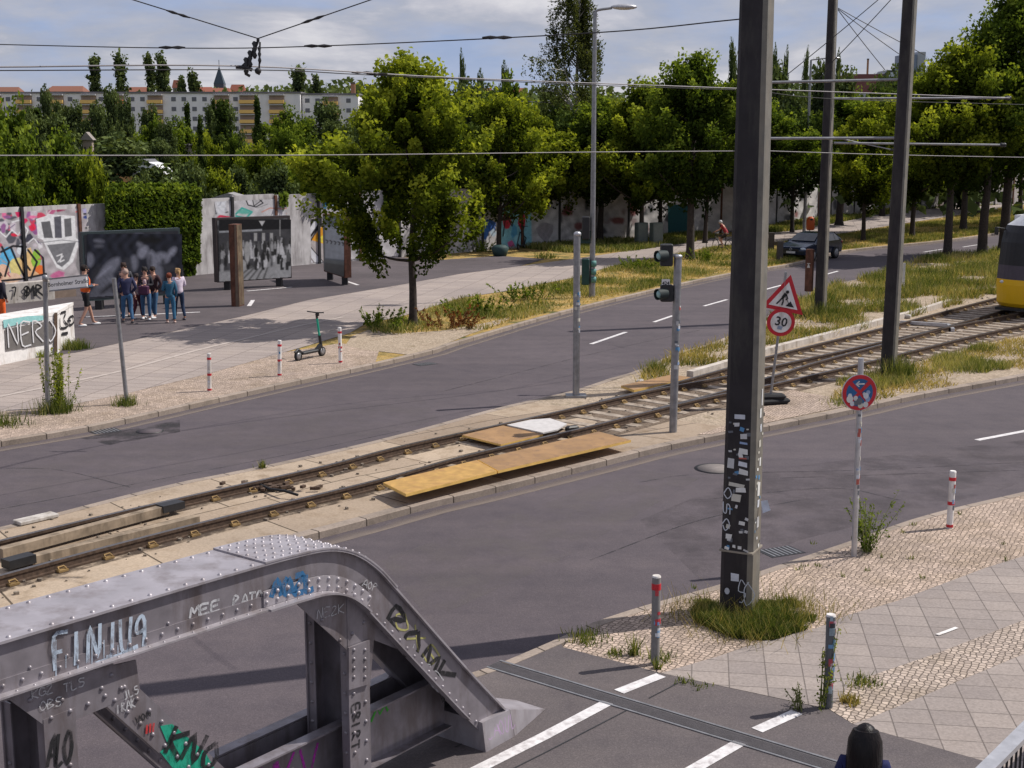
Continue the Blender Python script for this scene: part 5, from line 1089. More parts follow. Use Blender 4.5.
def person(label, loc, yaw, h=1.9, top=(.1,.1,.1), legs=(.05,.08,.15), shoe=(.5,.5,.5), hair=(.03,.02,.015), hairlen=0, pose='stand', shorts=False, sleeves=True, skinc=None, stride=.12, group=None, bend=0, dressy=None, female=False, hands=(None,None)):
    t = thing('person', label, 'person', loc, yaw, group); k = h/1.75; S = lambda x,y,z: Vector((x,y,z))*k
    sw = .165 if female else .19; hw = .10
    # joints, front is +y
    by = bend
    pel, wai, che, nec = S(0,0,.94), S(0,.02+by*.1,1.10), S(0,.01+by*.35,1.32), S(0,by*.5,1.47-by*.06); hd = S(0,.03+by*.62,1.60-by*.1)
    sh = [S(-sw,by*.42,1.41-by*.04), S(sw,by*.42,1.41-by*.04)]
    arms = {'stand':[(S(-sw-.06,-.02,1.13),S(-sw-.05,.08,.90)),(S(sw+.06,-.02,1.13),S(sw+.05,.08,.90))],
            'fold':[(S(-sw-.06,.0,1.14),S(-.04,.24,1.16)),(S(sw+.06,.0,1.14),S(.06,.22,1.14))],
            'one':[(S(-sw-.06,-.02,1.13),S(-.12,.26,1.22)),(S(sw+.06,-.04,1.13),S(sw+.03,.06,.90))],
            'pocket':[(S(-sw-.1,-.06,1.14),S(-sw+.02,.09,.96)),(S(sw+.1,-.06,1.14),S(sw-.02,.09,.96))],
            'ride':[(S(-sw-.05,.38,1.17),S(-.22,.62,1.05)),(S(sw+.05,.38,1.17),S(.22,.62,1.05))]}[pose]
    if pose == 'ride': kn = [S(-.11,.42,.72),S(.11,.30,.60)]; an = [S(-.11,.22,.36),S(.11,.18,.20)]; pel = S(0,0,.98)
    else: kn = [S(-.11,.04+stride*.4,.50),S(.11,.03-stride*.2,.50)]; an = [S(-.12,-.0+stride,.09),S(.13,-.02-stride,.09)]
    toe = [a+S(0,.15,-.055) for a in an]
    P_ = [pel,wai,che,nec,hd,hd+S(0,.0,.09)]; E_ = [(0,1),(1,2),(2,3),(3,4),(4,5)]
    Rr = [(.15*k,.11*k),(.125*k,.10*k),(.155*k,.11*k),(.052*k,.055*k),(.078*k,.095*k),(.06*k,.075*k)]
    for i in (0,1):
        n = len(P_); e, w_ = arms[i]; hp = pel+S((-hw if i==0 else hw),0,-.04)
        P_ += [sh[i], e, w_, w_+(w_-e).normalized()*.07*k, hp, kn[i], an[i], toe[i]]
        E_ += [(2,n),(n,n+1),(n+1,n+2),(n+2,n+3),(0,n+4),(n+4,n+5),(n+5,n+6),(n+6,n+7)]
        Rr += [.055*k,.042*k,.028*k,(.035*k,.022*k),.085*k,.055*k,.038*k,.035*k]
    def ex(mb):
        for i in (0,1):                          # fingers and thumb, curled
            e, w_ = arms[i]; f = (w_-e).normalized(); s = f.cross(Vector((0,0,1))) if abs(f.z) < .9 else Vector((0,1,0)); s.normalize(); dn = f.cross(s)
            b = w_+f*.085*k
            for j,L in enumerate((.07,.08,.075,.06)):
                o = b+s*(j-1.5)*.017*k; mb.tube([o, o+f*L*.55*k, o+f*L*k+dn*.015*k], [.009*k,.008*k,.006*k], 5)
            o = w_+f*.03*k-s*.035*k; mb.tube([o, o+(f-s*.6).normalized()*.06*k], [.011*k,.008*k], 5)
        hf = hd+S(0,.085,.0); mb.ball(hf+S(0,.015,-.0), .016*k, 6, 0, (.8,1.2,1.3))
        for sx in (-1,1): mb.ball(hd+S(.08*sx,0,.0), .022*k, 6, 0, (.5,1,1.3))
    body = skin('body', E_, P_, Rr, MT['skin'] if not skinc else P(skinc,.6), t, 1, ex)
    mb = MB()
    for sx in (-1,1): mb.ball(hd+S(.032*sx,.094,.02), .011*k, 6, 0, (1.3,.5,.7))
    mb.build('eyes', P((.03,.02,.02)), body); mb = MB(); mb.ball(hd+S(0,.095,-.055), .02*k, 6, 0, (1.2,.4,.35)); mb.build('mouth', P((.3,.09,.08)), body)
    # clothes
    Pt = [che,wai,pel+S(0,0,.03),nec+S(0,0,-.05),pel+S(0,0,-.07)]; Et = [(0,1),(1,2),(0,3),(2,4)]; Rt = [(.175*k,.128*k),(.155*k,.128*k),(.17*k,.132*k),(.075*k,.07*k),(.175*k,.135*k)]
    for i in (0,1):
        n = len(Pt); e, w_ = arms[i]; end = w_ if sleeves else sh[i].lerp(e,.6)
        Pt += [sh[i], e if sleeves else sh[i].lerp(e,.3), end]; Et += [(0,n),(n,n+1),(n+1,n+2)]; Rt += [.072*k,.058*k,.042*k if sleeves else .06*k]
    skin('jacket', Et, Pt, Rt, P(top,.85), t, 1)
    Pl = [pel,pel+S(0,0,.08)]; El = [(0,1)]; Rl = [(.158*k,.12*k),(.145*k,.115*k)]
    for i in (0,1):
        n = len(Pl); hp = pel+S((-hw if i==0 else hw),0,-.06); kk = kn[i] if not shorts else hp.lerp(kn[i],.5); aa = an[i]+S(0,0,.02) if not shorts else kn[i]+S(0,0,.04)
        Pl += [hp,kk,aa]; El += [(0,n),(n,n+1),(n+1,n+2)]; Rl += [.098*k,.072*k,.052*k if not shorts else .072*k]
    skin('trousers', El, Pl, Rl, P(legs,.85), t, 1)
    for i in (0,1): mb = MB(); c = (an[i]+toe[i])/2+S(0,0,-.02); mb.ball(c+S(0,.01,-.005), .06*k, 10, 0, (.85,2.1,.75)); mb.build('shoe', P(shoe,.6), t)
    mb = MB()
    if hair is not None:
        mb.ball(hd+S(0,-.022,.045), .106*k, 14, 0, (.9,1.02,.98)); [mb.ball(hd+S(random.uniform(-.06,.06),random.uniform(-.09,.03),random.uniform(.03,.12)), .035*k, 6) for _ in range(14 if hairlen < 2 else 0)]
        if hairlen == 1: mb.tube([hd+S(0,-.10,.06), hd+S(0,-.16,.0), hd+S(0,-.15,-.14)], [.035*k,.035*k,.015*k], 8)
        if hairlen == 2: mb.tube([hd+S(0,-.03,.10),hd+S(0,-.045,.02),hd+S(0,-.055,-.09),hd+S(0,-.075,-.22),hd+S(0,-.08,-.42)], [.104*k,.138*k,.146*k,.15*k,.13*k], 24)
        mb.build('hair', P(hair,.85) if hairlen < 2 else hairmat(), t)
    return t, k, S, hd, arms
fac = lambda dx,dy: math.atan2(dy,dx)-math.pi/2
g_ = 'people gathered in front of the dark exhibition panel'
def at(px,py): p = G(px,py,Z1+.008); return (p.x,p.y,p.z)
t,k,S,hd,ar = person('person in an orange safety vest and black shorts with hand raised', at(87,326), fac(.8,.5), 2.08, (.05,.08,.12), (.008,.008,.01), (.6,.6,.6), (.02,.012,.01), 0, 'fold', True, stride=.22)
skin('vest', [(0,1),(1,2)], [S(0,.01,1.46),S(0,.02,1.2),S(0,0,.84)], [(.21*k,.16*k),(.205*k,.165*k),(.20*k,.16*k)], P((.75,.13,.02),.7), t)
skin('reflective_band', [(0,1)], [S(0,.015,1.10),S(0,.015,1.22)], [(.218*k,.178*k),(.218*k,.178*k)], P((.55,.5,.35),.5), t, 1)
person('person with grey hair in a navy sweater and blue jeans seen from behind', at(128,323), fac(-.35,.9), 1.88, (.025,.028,.075), (.04,.11,.22), (.04,.04,.05), (.42,.30,.25), 0, 'pocket', group=g_, stride=.16)
person('person with dark hair standing half hidden beyond the navy sweater', at(126,316), fac(.2,-.9), 1.92, (.05,.05,.06), (.03,.03,.04), (.05,.05,.05), (.03,.015,.01), 0, 'stand', group=g_)
person('person in maroon trousers standing between the two groups', at(138,318.5), fac(.7,-.3), 1.6, (.30,.24,.26), (.09,.02,.035), (.6,.6,.6), (.03,.02,.02), 0, 'stand', female=True, group=g_)
t,k,S,hd,ar = person('person in an open black jacket carrying a purple bag', at(147,319.5), fac(.1,-1), 1.86, (.02,.018,.025), (.04,.10,.2), (.65,.65,.66), (.015,.012,.012), 0, 'fold', female=True, group=g_)
skin('shirt', [(0,1)], [S(0,.06,1.36),S(0,.06,1.05)], [(.07*k,.09*k),(.10*k,.09*k)], P((.45,.33,.36)), t)
p = Vector(t.location); bg_ = thing('handbag', 'purple handbag held in front of the black jacket', 'bag', (p.x+.02,p.y-.32,p.z+.92), 0); MB().box((0,0,.15),(.38,.16,.34),bev=.05).build('pouch', P((.07,.02,.055),.6), bg_); m_=MB(); m_.tube(catmull([(-.15,0,.32),(-.14,.02,.5),(0,.05,.56),(.14,.02,.5),(.15,0,.32)],4), .012, 6); m_.build('strap', P((.05,.015,.04)), bg_)
person('person in a dark brown jacket and blue jeans right of the purple bag', at(155,318), fac(-.4,-.8), 1.84, (.045,.02,.025), (.04,.10,.19), (.65,.65,.66), (.02,.012,.01), 0, 'pocket', group=g_)
person('person with red hair all in blue denim seen from behind', at(171,323), fac(-.25,.9), 1.74, (.025,.10,.17), (.03,.12,.22), (.55,.4,.35), (.16,.035,.015), 0, 'one', female=True, group=g_, stride=.05)
person('person with blonde ponytail in a white and lilac sweater', at(180,320), fac(-.5,.8), 1.82, (.60,.52,.62), (.015,.03,.07), (.1,.1,.12), (.42,.26,.12), 1, 'fold', female=True, group=g_)
t,k,S,hd,ar = person('person in dark jacket with orange trousers cut off by the left edge', at(2,332), fac(.5,.8), 1.98, (.02,.018,.03), (.75,.12,.02), (.05,.05,.05), (.02,.015,.01), 0, 'pocket')
skin('vest', [(0,1)], [S(0,.01,1.42),S(0,.02,1.36)], [(.20*k,.15*k),(.20*k,.15*k)], P((.75,.13,.02),.7), t)
# foreground person on the bridge deck
q = W(866,727,9.9); t,k,S,hd,ar = person('person with long straight black hair seen from behind on the bridge deck', (q.x,q.y,Z1), fac(.35,.95), 1, female=True) if False else (None,)*5
hgt = (q.z-Z1)/.985; person('person with long straight black hair seen from behind on the bridge deck', (q.x,q.y,Z1), fac(.3,.95), hgt*1.0, (.008,.012,.07), (.03,.03,.05), (.1,.1,.1), (.012,.009,.009), 2, 'stand', female=True)

# ================================================================ VEHICLES
def wheel(parent, c, r, w, axis='X', world=False, spokes=True, tyre='tyre'):
    mb = MB(); mb.lathe(c, [(r*.72,-w/2),(r*.97,-w/2),(r,-w*.3),(r,w*.3),(r*.97,w/2),(r*.72,w/2)], 22, axis=axis); ty = mb.build('wheel', MT['rubber'], parent)
    mb = MB(); mb.lathe(c, [(r*.3,-w*.52),(r*.7,-w*.50),(r*.7,w*.50),(r*.3,w*.52)], 14, axis=axis); mb.build('rim', MT['galv'], ty); return ty
def car(label, p, yaw):
    t = thing('parked_car', label, 'car', p, yaw); L = 4.3; body = M('car_paint', (.015,.024,.05), .14, .3, .1, 5, .7)
    prof = [(-2.12,.35),(-2.15,.62),(-2.05,.78),(-1.2,.93),(-.95,.97),(-.25,1.40),(.5,1.47),(1.3,1.42),(1.85,1.12),(2.1,.98),(2.15,.55),(2.08,.32)]
    def half(z): return .88 if z < .95 else .88-(z-.95)*.42
    mb = MB(); n = len(prof); vs = [(s*half(z)*(.93 if abs(y) > 2 else 1),y,z) for s in (-1,1) for y,z in prof]
    fs = [(i,i+1,n+i+1,n+i) for i in range(n-1)]+[(n-1,0,n,2*n-1)]
    low = [0,1,2,3,4,8,9,10,11]; up_ = [4,5,6,7,8]
    for o,rv in ((0,1),(n,0)):
        for f in (low,up_): g = [o+i for i in f]; fs.append(tuple(g if rv else g[::-1]))
    mb.add(vs, fs); b = mb.build('body', body, t); bv = b.modifiers.new('b','BEVEL'); bv.width = .06; bv.segments = 3; bv.limit_method = 'ANGLE'; bv.angle_limit = R(20)
    g = MT['glass']; e = .012
    mb = MB(); mb.add([(-.70,-.90,1.03),(.70,-.90,1.03),(.62,-.30,1.385),(-.62,-.30,1.385)], [(0,1,2,3)]); o=mb.build('windscreen', g, t); o.location=(0,-.015,.02)
    mb = MB(); mb.add([(-.66,1.40,1.40),(.66,1.40,1.40),(.72,1.83,1.14),(-.72,1.83,1.14)], [(0,1,2,3)]); o=mb.build('rear_window', g, t); o.location=(0,.02,.015)
    for s in (-1,1):
        for y0,y1,yt0,yt1 in ((-.72,.22,-.18,.22),(.28,1.12,.28,1.12),(1.16,1.6,1.16,1.38)):
            x = lambda z: s*(half(z)+.012); MB().add([(x(1.0),y0,1.0),(x(1.0),y1,1.0),(x(1.34),yt1,1.34),(x(1.34),yt0,1.34)],[(0,1,2,3)]).build('side_window', g, t)
        MB().ball((s*.98,-.62,1.0),.09,8,0,(1,.6,.7)).build('mirror', body, t)
        MB().ball((s*.66,-2.06,.68),.15,10,0,(1.2,.5,.55)).build('headlight', P((.6,.65,.7),.15), t)
        MB().ball((s*.74,2.06,.86),.12,10,0,(1,.5,.8)).build('tail_light', P((.3,.01,.01),.3), t)
        MB().box((s*.893,.1,.72),(.012,.16,.03)).build('door_handle', body, t)
        for y in (-1.32,1.3): wheel(t,(s*.80,y,.32),.32,.2)
    MB().box((0,-2.16,.5),(.52,.02,.11)).build('number_plate', P((.6,.6,.6)), t); MB().box((0,-2.13,.62),(.9,.05,.12)).build('grille', MT['black'], t)
    mb = MB(); mb.tube([(.065*math.cos(a/2),-2.165,.66+.065*math.sin(a/2)) for a in range(13)], .01, 5); mb.build('badge', P((.6,.6,.6),.3), t)
    return t
rdv = (G(840,257)-G(800,262.5)).normalized(); p = G(820,259.6)+Vector((-rdv.y,rdv.x,0))*.6
car('dark hatchback driving towards the camera beside the grass verge', (p.x,p.y,0), math.atan2(rdv.y,rdv.x)-math.pi/2).scale = (1.0,1.0,1.0)
# tram
tc0 = G(991,315,Z1); td = (BF[-8]-BF[-14]).normalized() if False else (G(1150,299,.27)-G(1024,325,.27)).normalized(); ti = Vector((td.y,-td.x,0)); W_ = 2.65
t = thing('tram', 'yellow tram with white roof and dark windscreen entering at the right edge', 'tram', (tc0.x,tc0.y,Z1+.12), math.atan2(td.y,td.x)-math.pi/2)
lv = [(.22,.10,.08),(.35,.0,.02),(1.0,-.06,.0),(1.2,-.05,.0),(1.7,-.02,.01),(2.5,.06,.03),(2.85,.14,.06),(3.1,.25,.12),(3.55,.65,.62)]   # height, set-back, inset
def tramring(z, sb, ins, n=9):
    pts = []
    for i in range(n+1):
        u = i/n*2-1; x = (W_/2)+(W_/2-ins)*u; pts.append((x, sb+.32*abs(u)**3.2, z))
    return pts
def tramskin(r0, r1, mats, name, mi=None, o=0):
    mb = MB()
    rings = [tramring(z,sb+(-o),ins-o,16) for z,sb,ins in lv[r0:r1+1]]
    for A1,A2 in zip(rings,rings[1:]):
        for i in range(len(A1)-1): mb.add([A1[i],A1[i+1],A2[i+1],A2[i]], [(0,1,2,3)], 0, smooth=True)
        for e in (0,-1): a,b = A1[e],A2[e]; mb.add([a,b,(a[0],a[1]+14,a[2]),(b[0],b[1]+14,b[2])][0:1]+[(a[0],14,a[2]),(b[0],14,b[2]),b], [(0,1,2,3)])
    mb.build(name, mats, t)
yel = M('tram_yellow', (.72,.42,.01), .3, 0, .04, 2); 
tramskin(0,3,yel,'lower_body'); tramskin(3,4,P((.06,.05,.07),.4),'sill_band'); tramskin(4,7,P((.012,.012,.016),.4),'windscreen'); tramskin(7,8,P((.62,.63,.65),.4),'roof_fairing')
mb = MB(); mb.box((W_/2,8.2,3.5),(1.75,13.5,.12)); mb.box((W_/2,8.2,.75),(2.3,13,.9)); mb.box((W_/2,7.6,3.2),(2.4,13,.45)); mb.build('roof', P((.6,.6,.62),.5), t)
MB().box((.75,.39,2.78),(.55,.04,.2), 0).build('destination_display', P((.5,.6,.75),.4), t); mb = MB(); scrawl(mb, 'M13', (.56,.365,2.70), Vector((1,0,0)), up, .15, .025, .9, 0, 0, 1, .8); mb.build('display_text', P((.02,.04,.08)), t)
mb = MB(); mb.box((W_/2,.15,.16),(2.3,.5,.1)); mb.build('bumper', MT['black'], t)
for x in (.35,W_-.35): MB().ball((x,.12,1.1),.12,10,0,(1.4,.5,.6)).build('headlight', P((.6,.6,.6),.2), t)
mb = MB(); mb.tube([(.08,.5,2.95),(-.12,.3,3.0)], .025,5); mb.box((-.12,.28,2.88),(.14,.08,.28),bev=.02); mb.build('mirror', MT['black'], t)
mb = MB(); mb.tube([(.55,.22,1.75),(.9,.30,2.5)], .015,5); mb.tube([(1.6,.10,1.75),(1.3,.22,2.5)], .015,5); mb.build('wiper', MT['black'], t)
# scooters, bicycle
def scooter(label, p, yaw, col=(.01,.33,.22)):
    t = thing('kick_scooter', label, 'scooter', p, yaw); k = 1.12
    mb = MB(); mb.box((0,0,.17*k),(.17*k,.62*k,.07*k),bev=.02); mb.bar((0,.28*k,.17*k),(0,.47*k,.30*k),.1,.08); mb.build('deck', MT['black'], t)
    for y in (-.42,.52): wheel(t,(0,y*k,.12*k),.125*k,.07,tyre='tyre')
    mb = MB(); mb.tube([(0,.52*k,.15*k),(0,.44*k,.55*k)], .045, 8); mb.build('fork', MT['black'], t)
    mb = MB(); mb.tube([(0,.44*k,.5*k),(0,.36*k,1.0*k)], .032, 10); mb.build('stem', P(col,.35), t)
    mb = MB(); mb.tube([(0,.36*k,1.0*k),(0,.34*k,1.13*k)], .035, 8); mb.tube([(-.27*k,.30*k,1.17*k),(0,.34*k,1.15*k),(.27*k,.30*k,1.17*k)], .018, 8); mb.box((0,.38*k,1.1*k),(.1,.06,.1),bev=.01); mb.build('handlebar', MT['black'], t)
    mb = MB(); mb.tube([(0,-.30*k,.2*k),(0,-.42*k,.29*k),(0,-.54*k,.22*k)], .04, 6); mb.build('mudguard', MT['black'], t)
p = G(309,358.5,Z1); q0 = G(297,361,Z1); q1 = G(321,356,Z1); yw = math.atan2(q1.y-q0.y,q1.x-q0.x)-math.pi/2
scooter('green and black rental scooter parked between two bollards', (p.x,p.y,Z1), yw)
p = G(521,249,Z1); scooter('dark scooter parked under the trees in front of the cyan mural', (p.x,p.y,Z1), yw+.2, (.03,.03,.03))
p = G(722,251,Z1); rdv = (G(735,247,Z1)-G(714,249,Z1)).normalized(); 
bk = thing('bicycle', 'dark bicycle ridden by the cyclist in red', 'bicycle', (p.x,p.y,Z1), math.atan2(.25,-.97)-math.pi/2)
for y in (-.55,.55):
    mb = MB(); mb.tube([(0,y+.36*math.cos(a*.2618),.36+.36*math.sin(a*.2618)) for a in range(25)], .022, 6); mb.tube([(0,y-.34,.36),(0,y+.34,.36)],.004,3); mb.tube([(0,y,.02),(0,y,.70)],.004,3); mb.build('wheel', MT['rubber'], bk)
mb = MB()
for a,b in [((0,-.55,.36),(0,-.15,.33)),((0,-.15,.33),(0,-.22,.95)),((0,-.55,.36),(0,-.2,.8)),((0,-.15,.33),(0,.40,.80)),((0,-.2,.8),(0,.40,.88)),((0,.55,.36),(0,.37,.98))]: mb.tube([a,b],.018,6)
mb.build('frame', MT['black'], bk); mb = MB(); mb.tube([(-.26,.25,1.0),(-.1,.38,1.02),(.1,.38,1.02),(.26,.25,1.0)],.014,6); mb.build('handlebar', MT['galv'], bk); MB().ball((0,-.24,.98),.1,8,0,(.8,1.4,.4)).build('saddle', MT['black'], bk)
c_ = Vector((p.x,p.y,Z1))+Matrix.Rotation(bk.rotation_euler.z,3,'Z')@Vector((0,-.22,.06))
t,k,S,hd,ar = person('person in a red top riding the bicycle along the far footpath', tuple(c_), bk.rotation_euler.z, 1.75, (.30,.03,.04), (.03,.03,.035), (.1,.1,.1), (.5,.5,.5), 0, 'ride', True, False, bend=.55)
# lamp posts, litter bin, barrier
p = G(592,297,Z1); q = W(595,12,p.y); hh = q.z-Z1; t = thing('street_lamp', 'tall grey street lamp with curved arm standing in the verge by the signals', 'street lamp', (p.x,p.y,Z1))
mb = MB(); mb.tube([(0,0,0),(.0,0,1.6),(q.x-p.x,0,hh)], [.13,.11,.075], 12); mb.build('pole', MT['galv'], t)
q2 = W(612,8,p.y)-p; q3 = W(636,6,p.y)-p; mb = MB(); mb.tube(catmull([(q.x-p.x,0,hh),(q.x-p.x+.15,0,hh+.08),(q2.x,0,q2.z+.0)],4), .05, 8); mb.build('arm', MT['galv'], t)
mb = MB(); mb.ball(((q2.x+q3.x)/2,0,q2.z+.04), .52, 14, 0, (1,.4,.22)); mb.build('lamp_head', MT['galvl'], t)
for dx,z0,z1,sd in ((-.0,2.0,2.75,1),(-.25,4.1,5.0,0)):
    c = W(590 if sd else 586, 272 if sd else 228, p.y-.2)-p
    hd_ = MB().box((-.28,-.1,c.z),(.3,.28,1.05 if sd else .9),bev=.03).build('signal_head', M('signal_green',(.01,.05,.045),.5) if sd else MT['black'], t)
    for j in (-1,0,1):
        if sd: MB().lathe((-.05,-.1,c.z+j*.32),[(.12,0),(.125,.2)],10,axis='X').build('visor', P((.10,.24,.22)), hd_)
MB().box((-.25,-.05,W(590,237,p.y).z-Z1),(.5,.04,.5)).build('backing_board', P((.02,.045,.04)), t)
p = G(804,232,Z1); q = W(811,60,p.y); t = thing('street_lamp', 'thin grey street lamp with short arm seen beyond the car', 'street lamp', (p.x,p.y,Z1)); hh = q.z-Z1
mb = MB(); mb.tube([(0,0,0),(q.x-p.x,0,hh)], [.12,.07], 10); mb.build('pole', MT['galv'], t); q2 = W(828,58,p.y)-p; mb = MB(); mb.tube([(q.x-p.x,0,hh),(q2.x,0,q2.z)], .05, 6); mb.build('arm', MT['galv'], t); MB().ball((q2.x+.4,0,q2.z),.45,10,0,(1,.4,.2)).build('lamp_head', MT['galvl'], t)
p = G(810,237,Z1); t = thing('litter_bin', 'bright orange litter bin on a post behind the car', 'bin', (p.x,p.y,Z1)); MB().lathe((0,0,.45),[(.22,0),(.27,.1),(.28,.65),(.24,.8),(.1,.88)],14).build('drum', P((.55,.10,.02),.5), t); MB().box((.0,-.27,1.15),(.2,.04,.1)).build('opening', MT['black'], t); mb=MB(); mb.tube([(0,.2,0),(0,.2,1.2)],.04,6); mb.build('post', MT['galv'], t)
t = thing('barrier', 'brown wooden barrier rail on posts left of the car', 'barrier', tuple(G(770,255,Z1)))
for px,py in ((771,250),(779.5,260)):
    g = G(px,py,Z1); MB().box((g.x,g.y,.62),(.3,.3,1.0)).build('post', P((.06,.05,.045)), t, True)
a,b = W(771,243,G(771,250).y), W(800,245.5,G(779,258).y); mb = MB(); mb.bar(a,b,.12,.22); mb.build('rail', P((.10,.085,.08)), t, True)
for px,py,ht,lb in ((645,285,0,''),): pass
p = G(903,289,Z1); t = thing('marker_post', 'short pale post in the median grass behind the dark mast', 'post', (p.x,p.y,Z1)); MB().box((0,0,.55),(.1,.06,1.1)).build('post', MT['white'], t)
for px,py,lb in ((641,246,'grey utility cabinet under the trees left of the dark trunk'),(656,246,'second small grey cabinet under the trees')):
    p = G(px,py,Z1); t = thing('utility_cabinet', lb, 'cabinet', (p.x,p.y,Z1), R(30)); MB().box((0,0,.7),(.75,.4,1.4),bev=.03).build('body', P((.10,.12,.11)), t); MB().box((0,-.21,.7),(.65,.02,1.2)).build('door', P((.12,.14,.13)), t)
p = G(500,256,Z1); t = thing('litter_bin', 'dark round bin at the foot of the tree by the blue graffiti', 'bin', (p.x,p.y,Z1)); MB().lathe((0,0,0),[(.35,0),(.5,.45),(.3,.6)],12).build('drum', P((.02,.05,.05)), t)
# ================================================================ TREES NEAR
def tr(px, py, top, label, half, leafm, n, leaf, prof='linden', hb_px=None, tr_=.16, cl=110, cr=.85, group=None, name='tree', cat='tree', lean=0, flat=.7):
    p = G(px,py,Z1); h = W(px,top,p.y).z-Z1; rad = half*p.y/F; hb = (W(px,hb_px,p.y).z-Z1) if hb_px else h*.2
    return tree(name, label, (p.x,p.y,Z1-.02), h, rad, hb, tr_, n, leaf, leafm, prof, group, cl, cr, cat, flat=flat, lean=lean)
tr(413,325,72,'yellow green tree standing alone in the verge beside the exhibition square',96,MT['lindenl'],50000,.15,'linden',244,.15,130,.60,flat=1.0)
tr(499,251,102,'tree at the kerb of the square by the blue graffiti',62,MT['lindenl'],22000,.2,'linden',212,.16,95,.75,flat=1.0)
GB='trees along the footpath and the wall'
def row(lst, protos, group):
    for i,(px,py,top,half,lb,kind) in enumerate(lst):
        p = G(px,py,Z1); h = W(px,top,p.y).z-Z1; rad = half*p.y/F*1.05; src, sh, sr = protos[kind]
        copytree(src, (p.x,p.y,Z1-.02), i*1.7, lb, (rad/sr,rad/sr,h/sh))['group'] = group
px0 = G(690,259,Z1); 
a = tr(690,259,66,'tall green tree with thick dark trunk between the footpath and the road',60,MT['leaf'],30000,.2,'linden',190,.24,110,.85,group=GB); H1=W(690,52,px0.y).z-Z1; R1=58*px0.y/F
px1 = G(563,241,Z1); b_ = tr(563,241,124,'dark crowned tree left of the street lamp by the wall',60,MT['leafd'],22000,.26,'round',195,.2,110,1.1,group=GB); H2=W(563,112,px1.y).z-Z1; R2=60*px1.y/F
px2 = G(641,246,Z1); c_ = tr(641,246,98,'bright green tree by the utility cabinets',52,MT['lindenl'],22000,.22,'linden',194,.17,85,.9,group=GB); H3=W(641,84,px2.y).z-Z1; R3=52*px2.y/F
protos = {'g':(a,H1,R1),'d':(b_,H2,R2),'y':(c_,H3,R3)}
row([(540,246,118,48,'yellow green tree just right of the cyan mural','y'),(600,243,96,45,'green tree behind the tall street lamp','g'),(660,241,98,48,'dark tree behind the utility cabinets','d'),(705,243,88,46,'dark tree at the footpath left of the cyclist','d'),
 (618,238,118,40,'shaded tree against the wall right of the street lamp','d'),(485,247,125,45,'small dark tree against the wall by the blue tag','d'),(582,238,125,45,'shaded tree against the wall left of the street lamp','d'),(762,236,100,46,'green tree just right of the big mast','g'),(792,232,112,42,'dark tree behind the orange bin','d'),(839,225,96,50,'green tree behind the car','g'),(863,241,104,42,'slim yellow green tree at the kerb right of the car','y'),
 (882,216,90,50,'dark tree left of the middle mast near the wall','d'),(912,237,80,50,'yellow green tree right of the middle mast','y'),(963,231,70,48,'green tree on the verge behind the thick double trunks','g'),(945,213,86,42,'dark tree near the wall behind the thick trunks','d'),(977,214,84,42,'second dark tree near the wall at right','d'),(1020,211,80,45,'dark tree near the wall at the right edge','d'),(1060,226,40,70,'tall green tree beyond the tram','g')], protos, GB)
GM_='big trees in the median grass at right'
p = G(947,258,Z1); tr(947,258,60,'big yellow green tree with leaning thick trunk left in the median grass',74,MT['lindenl'],40000,.2,'linden',172,.26,130,.85,group=GM_,lean=.2)
tr(982,256,36,'big tree with straight thick trunk in the median grass',62,MT['leaf'],30000,.2,'linden',168,.30,100,.95,group=GM_)
tr(1003,254,-30,'tallest dark tree rising out of the picture beside the tram',66,MT['leaf'],34000,.22,'linden',165,.32,150,.9,group=GM_,lean=.5)
# weeping birch
p = G(577,240,Z1); h = W(577,-22,p.y).z-Z1; t = thing('birch_tree', 'tall thin weeping birch rising above the other trees behind the lamp', 'tree', (p.x,p.y,Z1)); mb = MB(); C = []; T = []
mb.tube(catmull([(0,0,0),(.2,0,h*.3),(-.1,0,h*.6),(.1,0,h*.97)],6), [.24-.012*i for i in range(19)], 8)
for i in range(88):
    z0 = h*(.45+.53*NP.rand()**.8); a = NP.uniform(0,6.28); L = (5.2 if math.cos(a) < 0 else 2.6)*(1.15-(z0/h-.42)*1.5)*NP.uniform(.35,1); e = Vector((math.cos(a)*L, math.sin(a)*L*.8, z0+L*.12))
    if i < 62: mb.tube([(0,0,z0-L*.4),(e.x*.5,e.y*.5,z0+L*.1),e], [.05,.035,.012], 4)
    for s_ in range(7):
        q = Vector((0,0,z0)).lerp(e, NP.uniform(.35,1)); dl = NP.uniform(.7,2.6); k = int(20*dl); zz = NP.rand(k)
        C.append(np.stack([q.x+NP.normal(size=k)*.09+zz*.1, q.y+NP.normal(size=k)*.09, q.z-zz*dl+.2],1)); T.append(.35+.3*NP.rand()+NP.normal(size=k)*.15)
mb.build('trunk', M('birch_bark',(.35,.33,.31),.8,0,.4,9), t); leafcloud('crown', np.concatenate(C), .17, MT['birch'], np.concatenate(T), t, asp=.5)
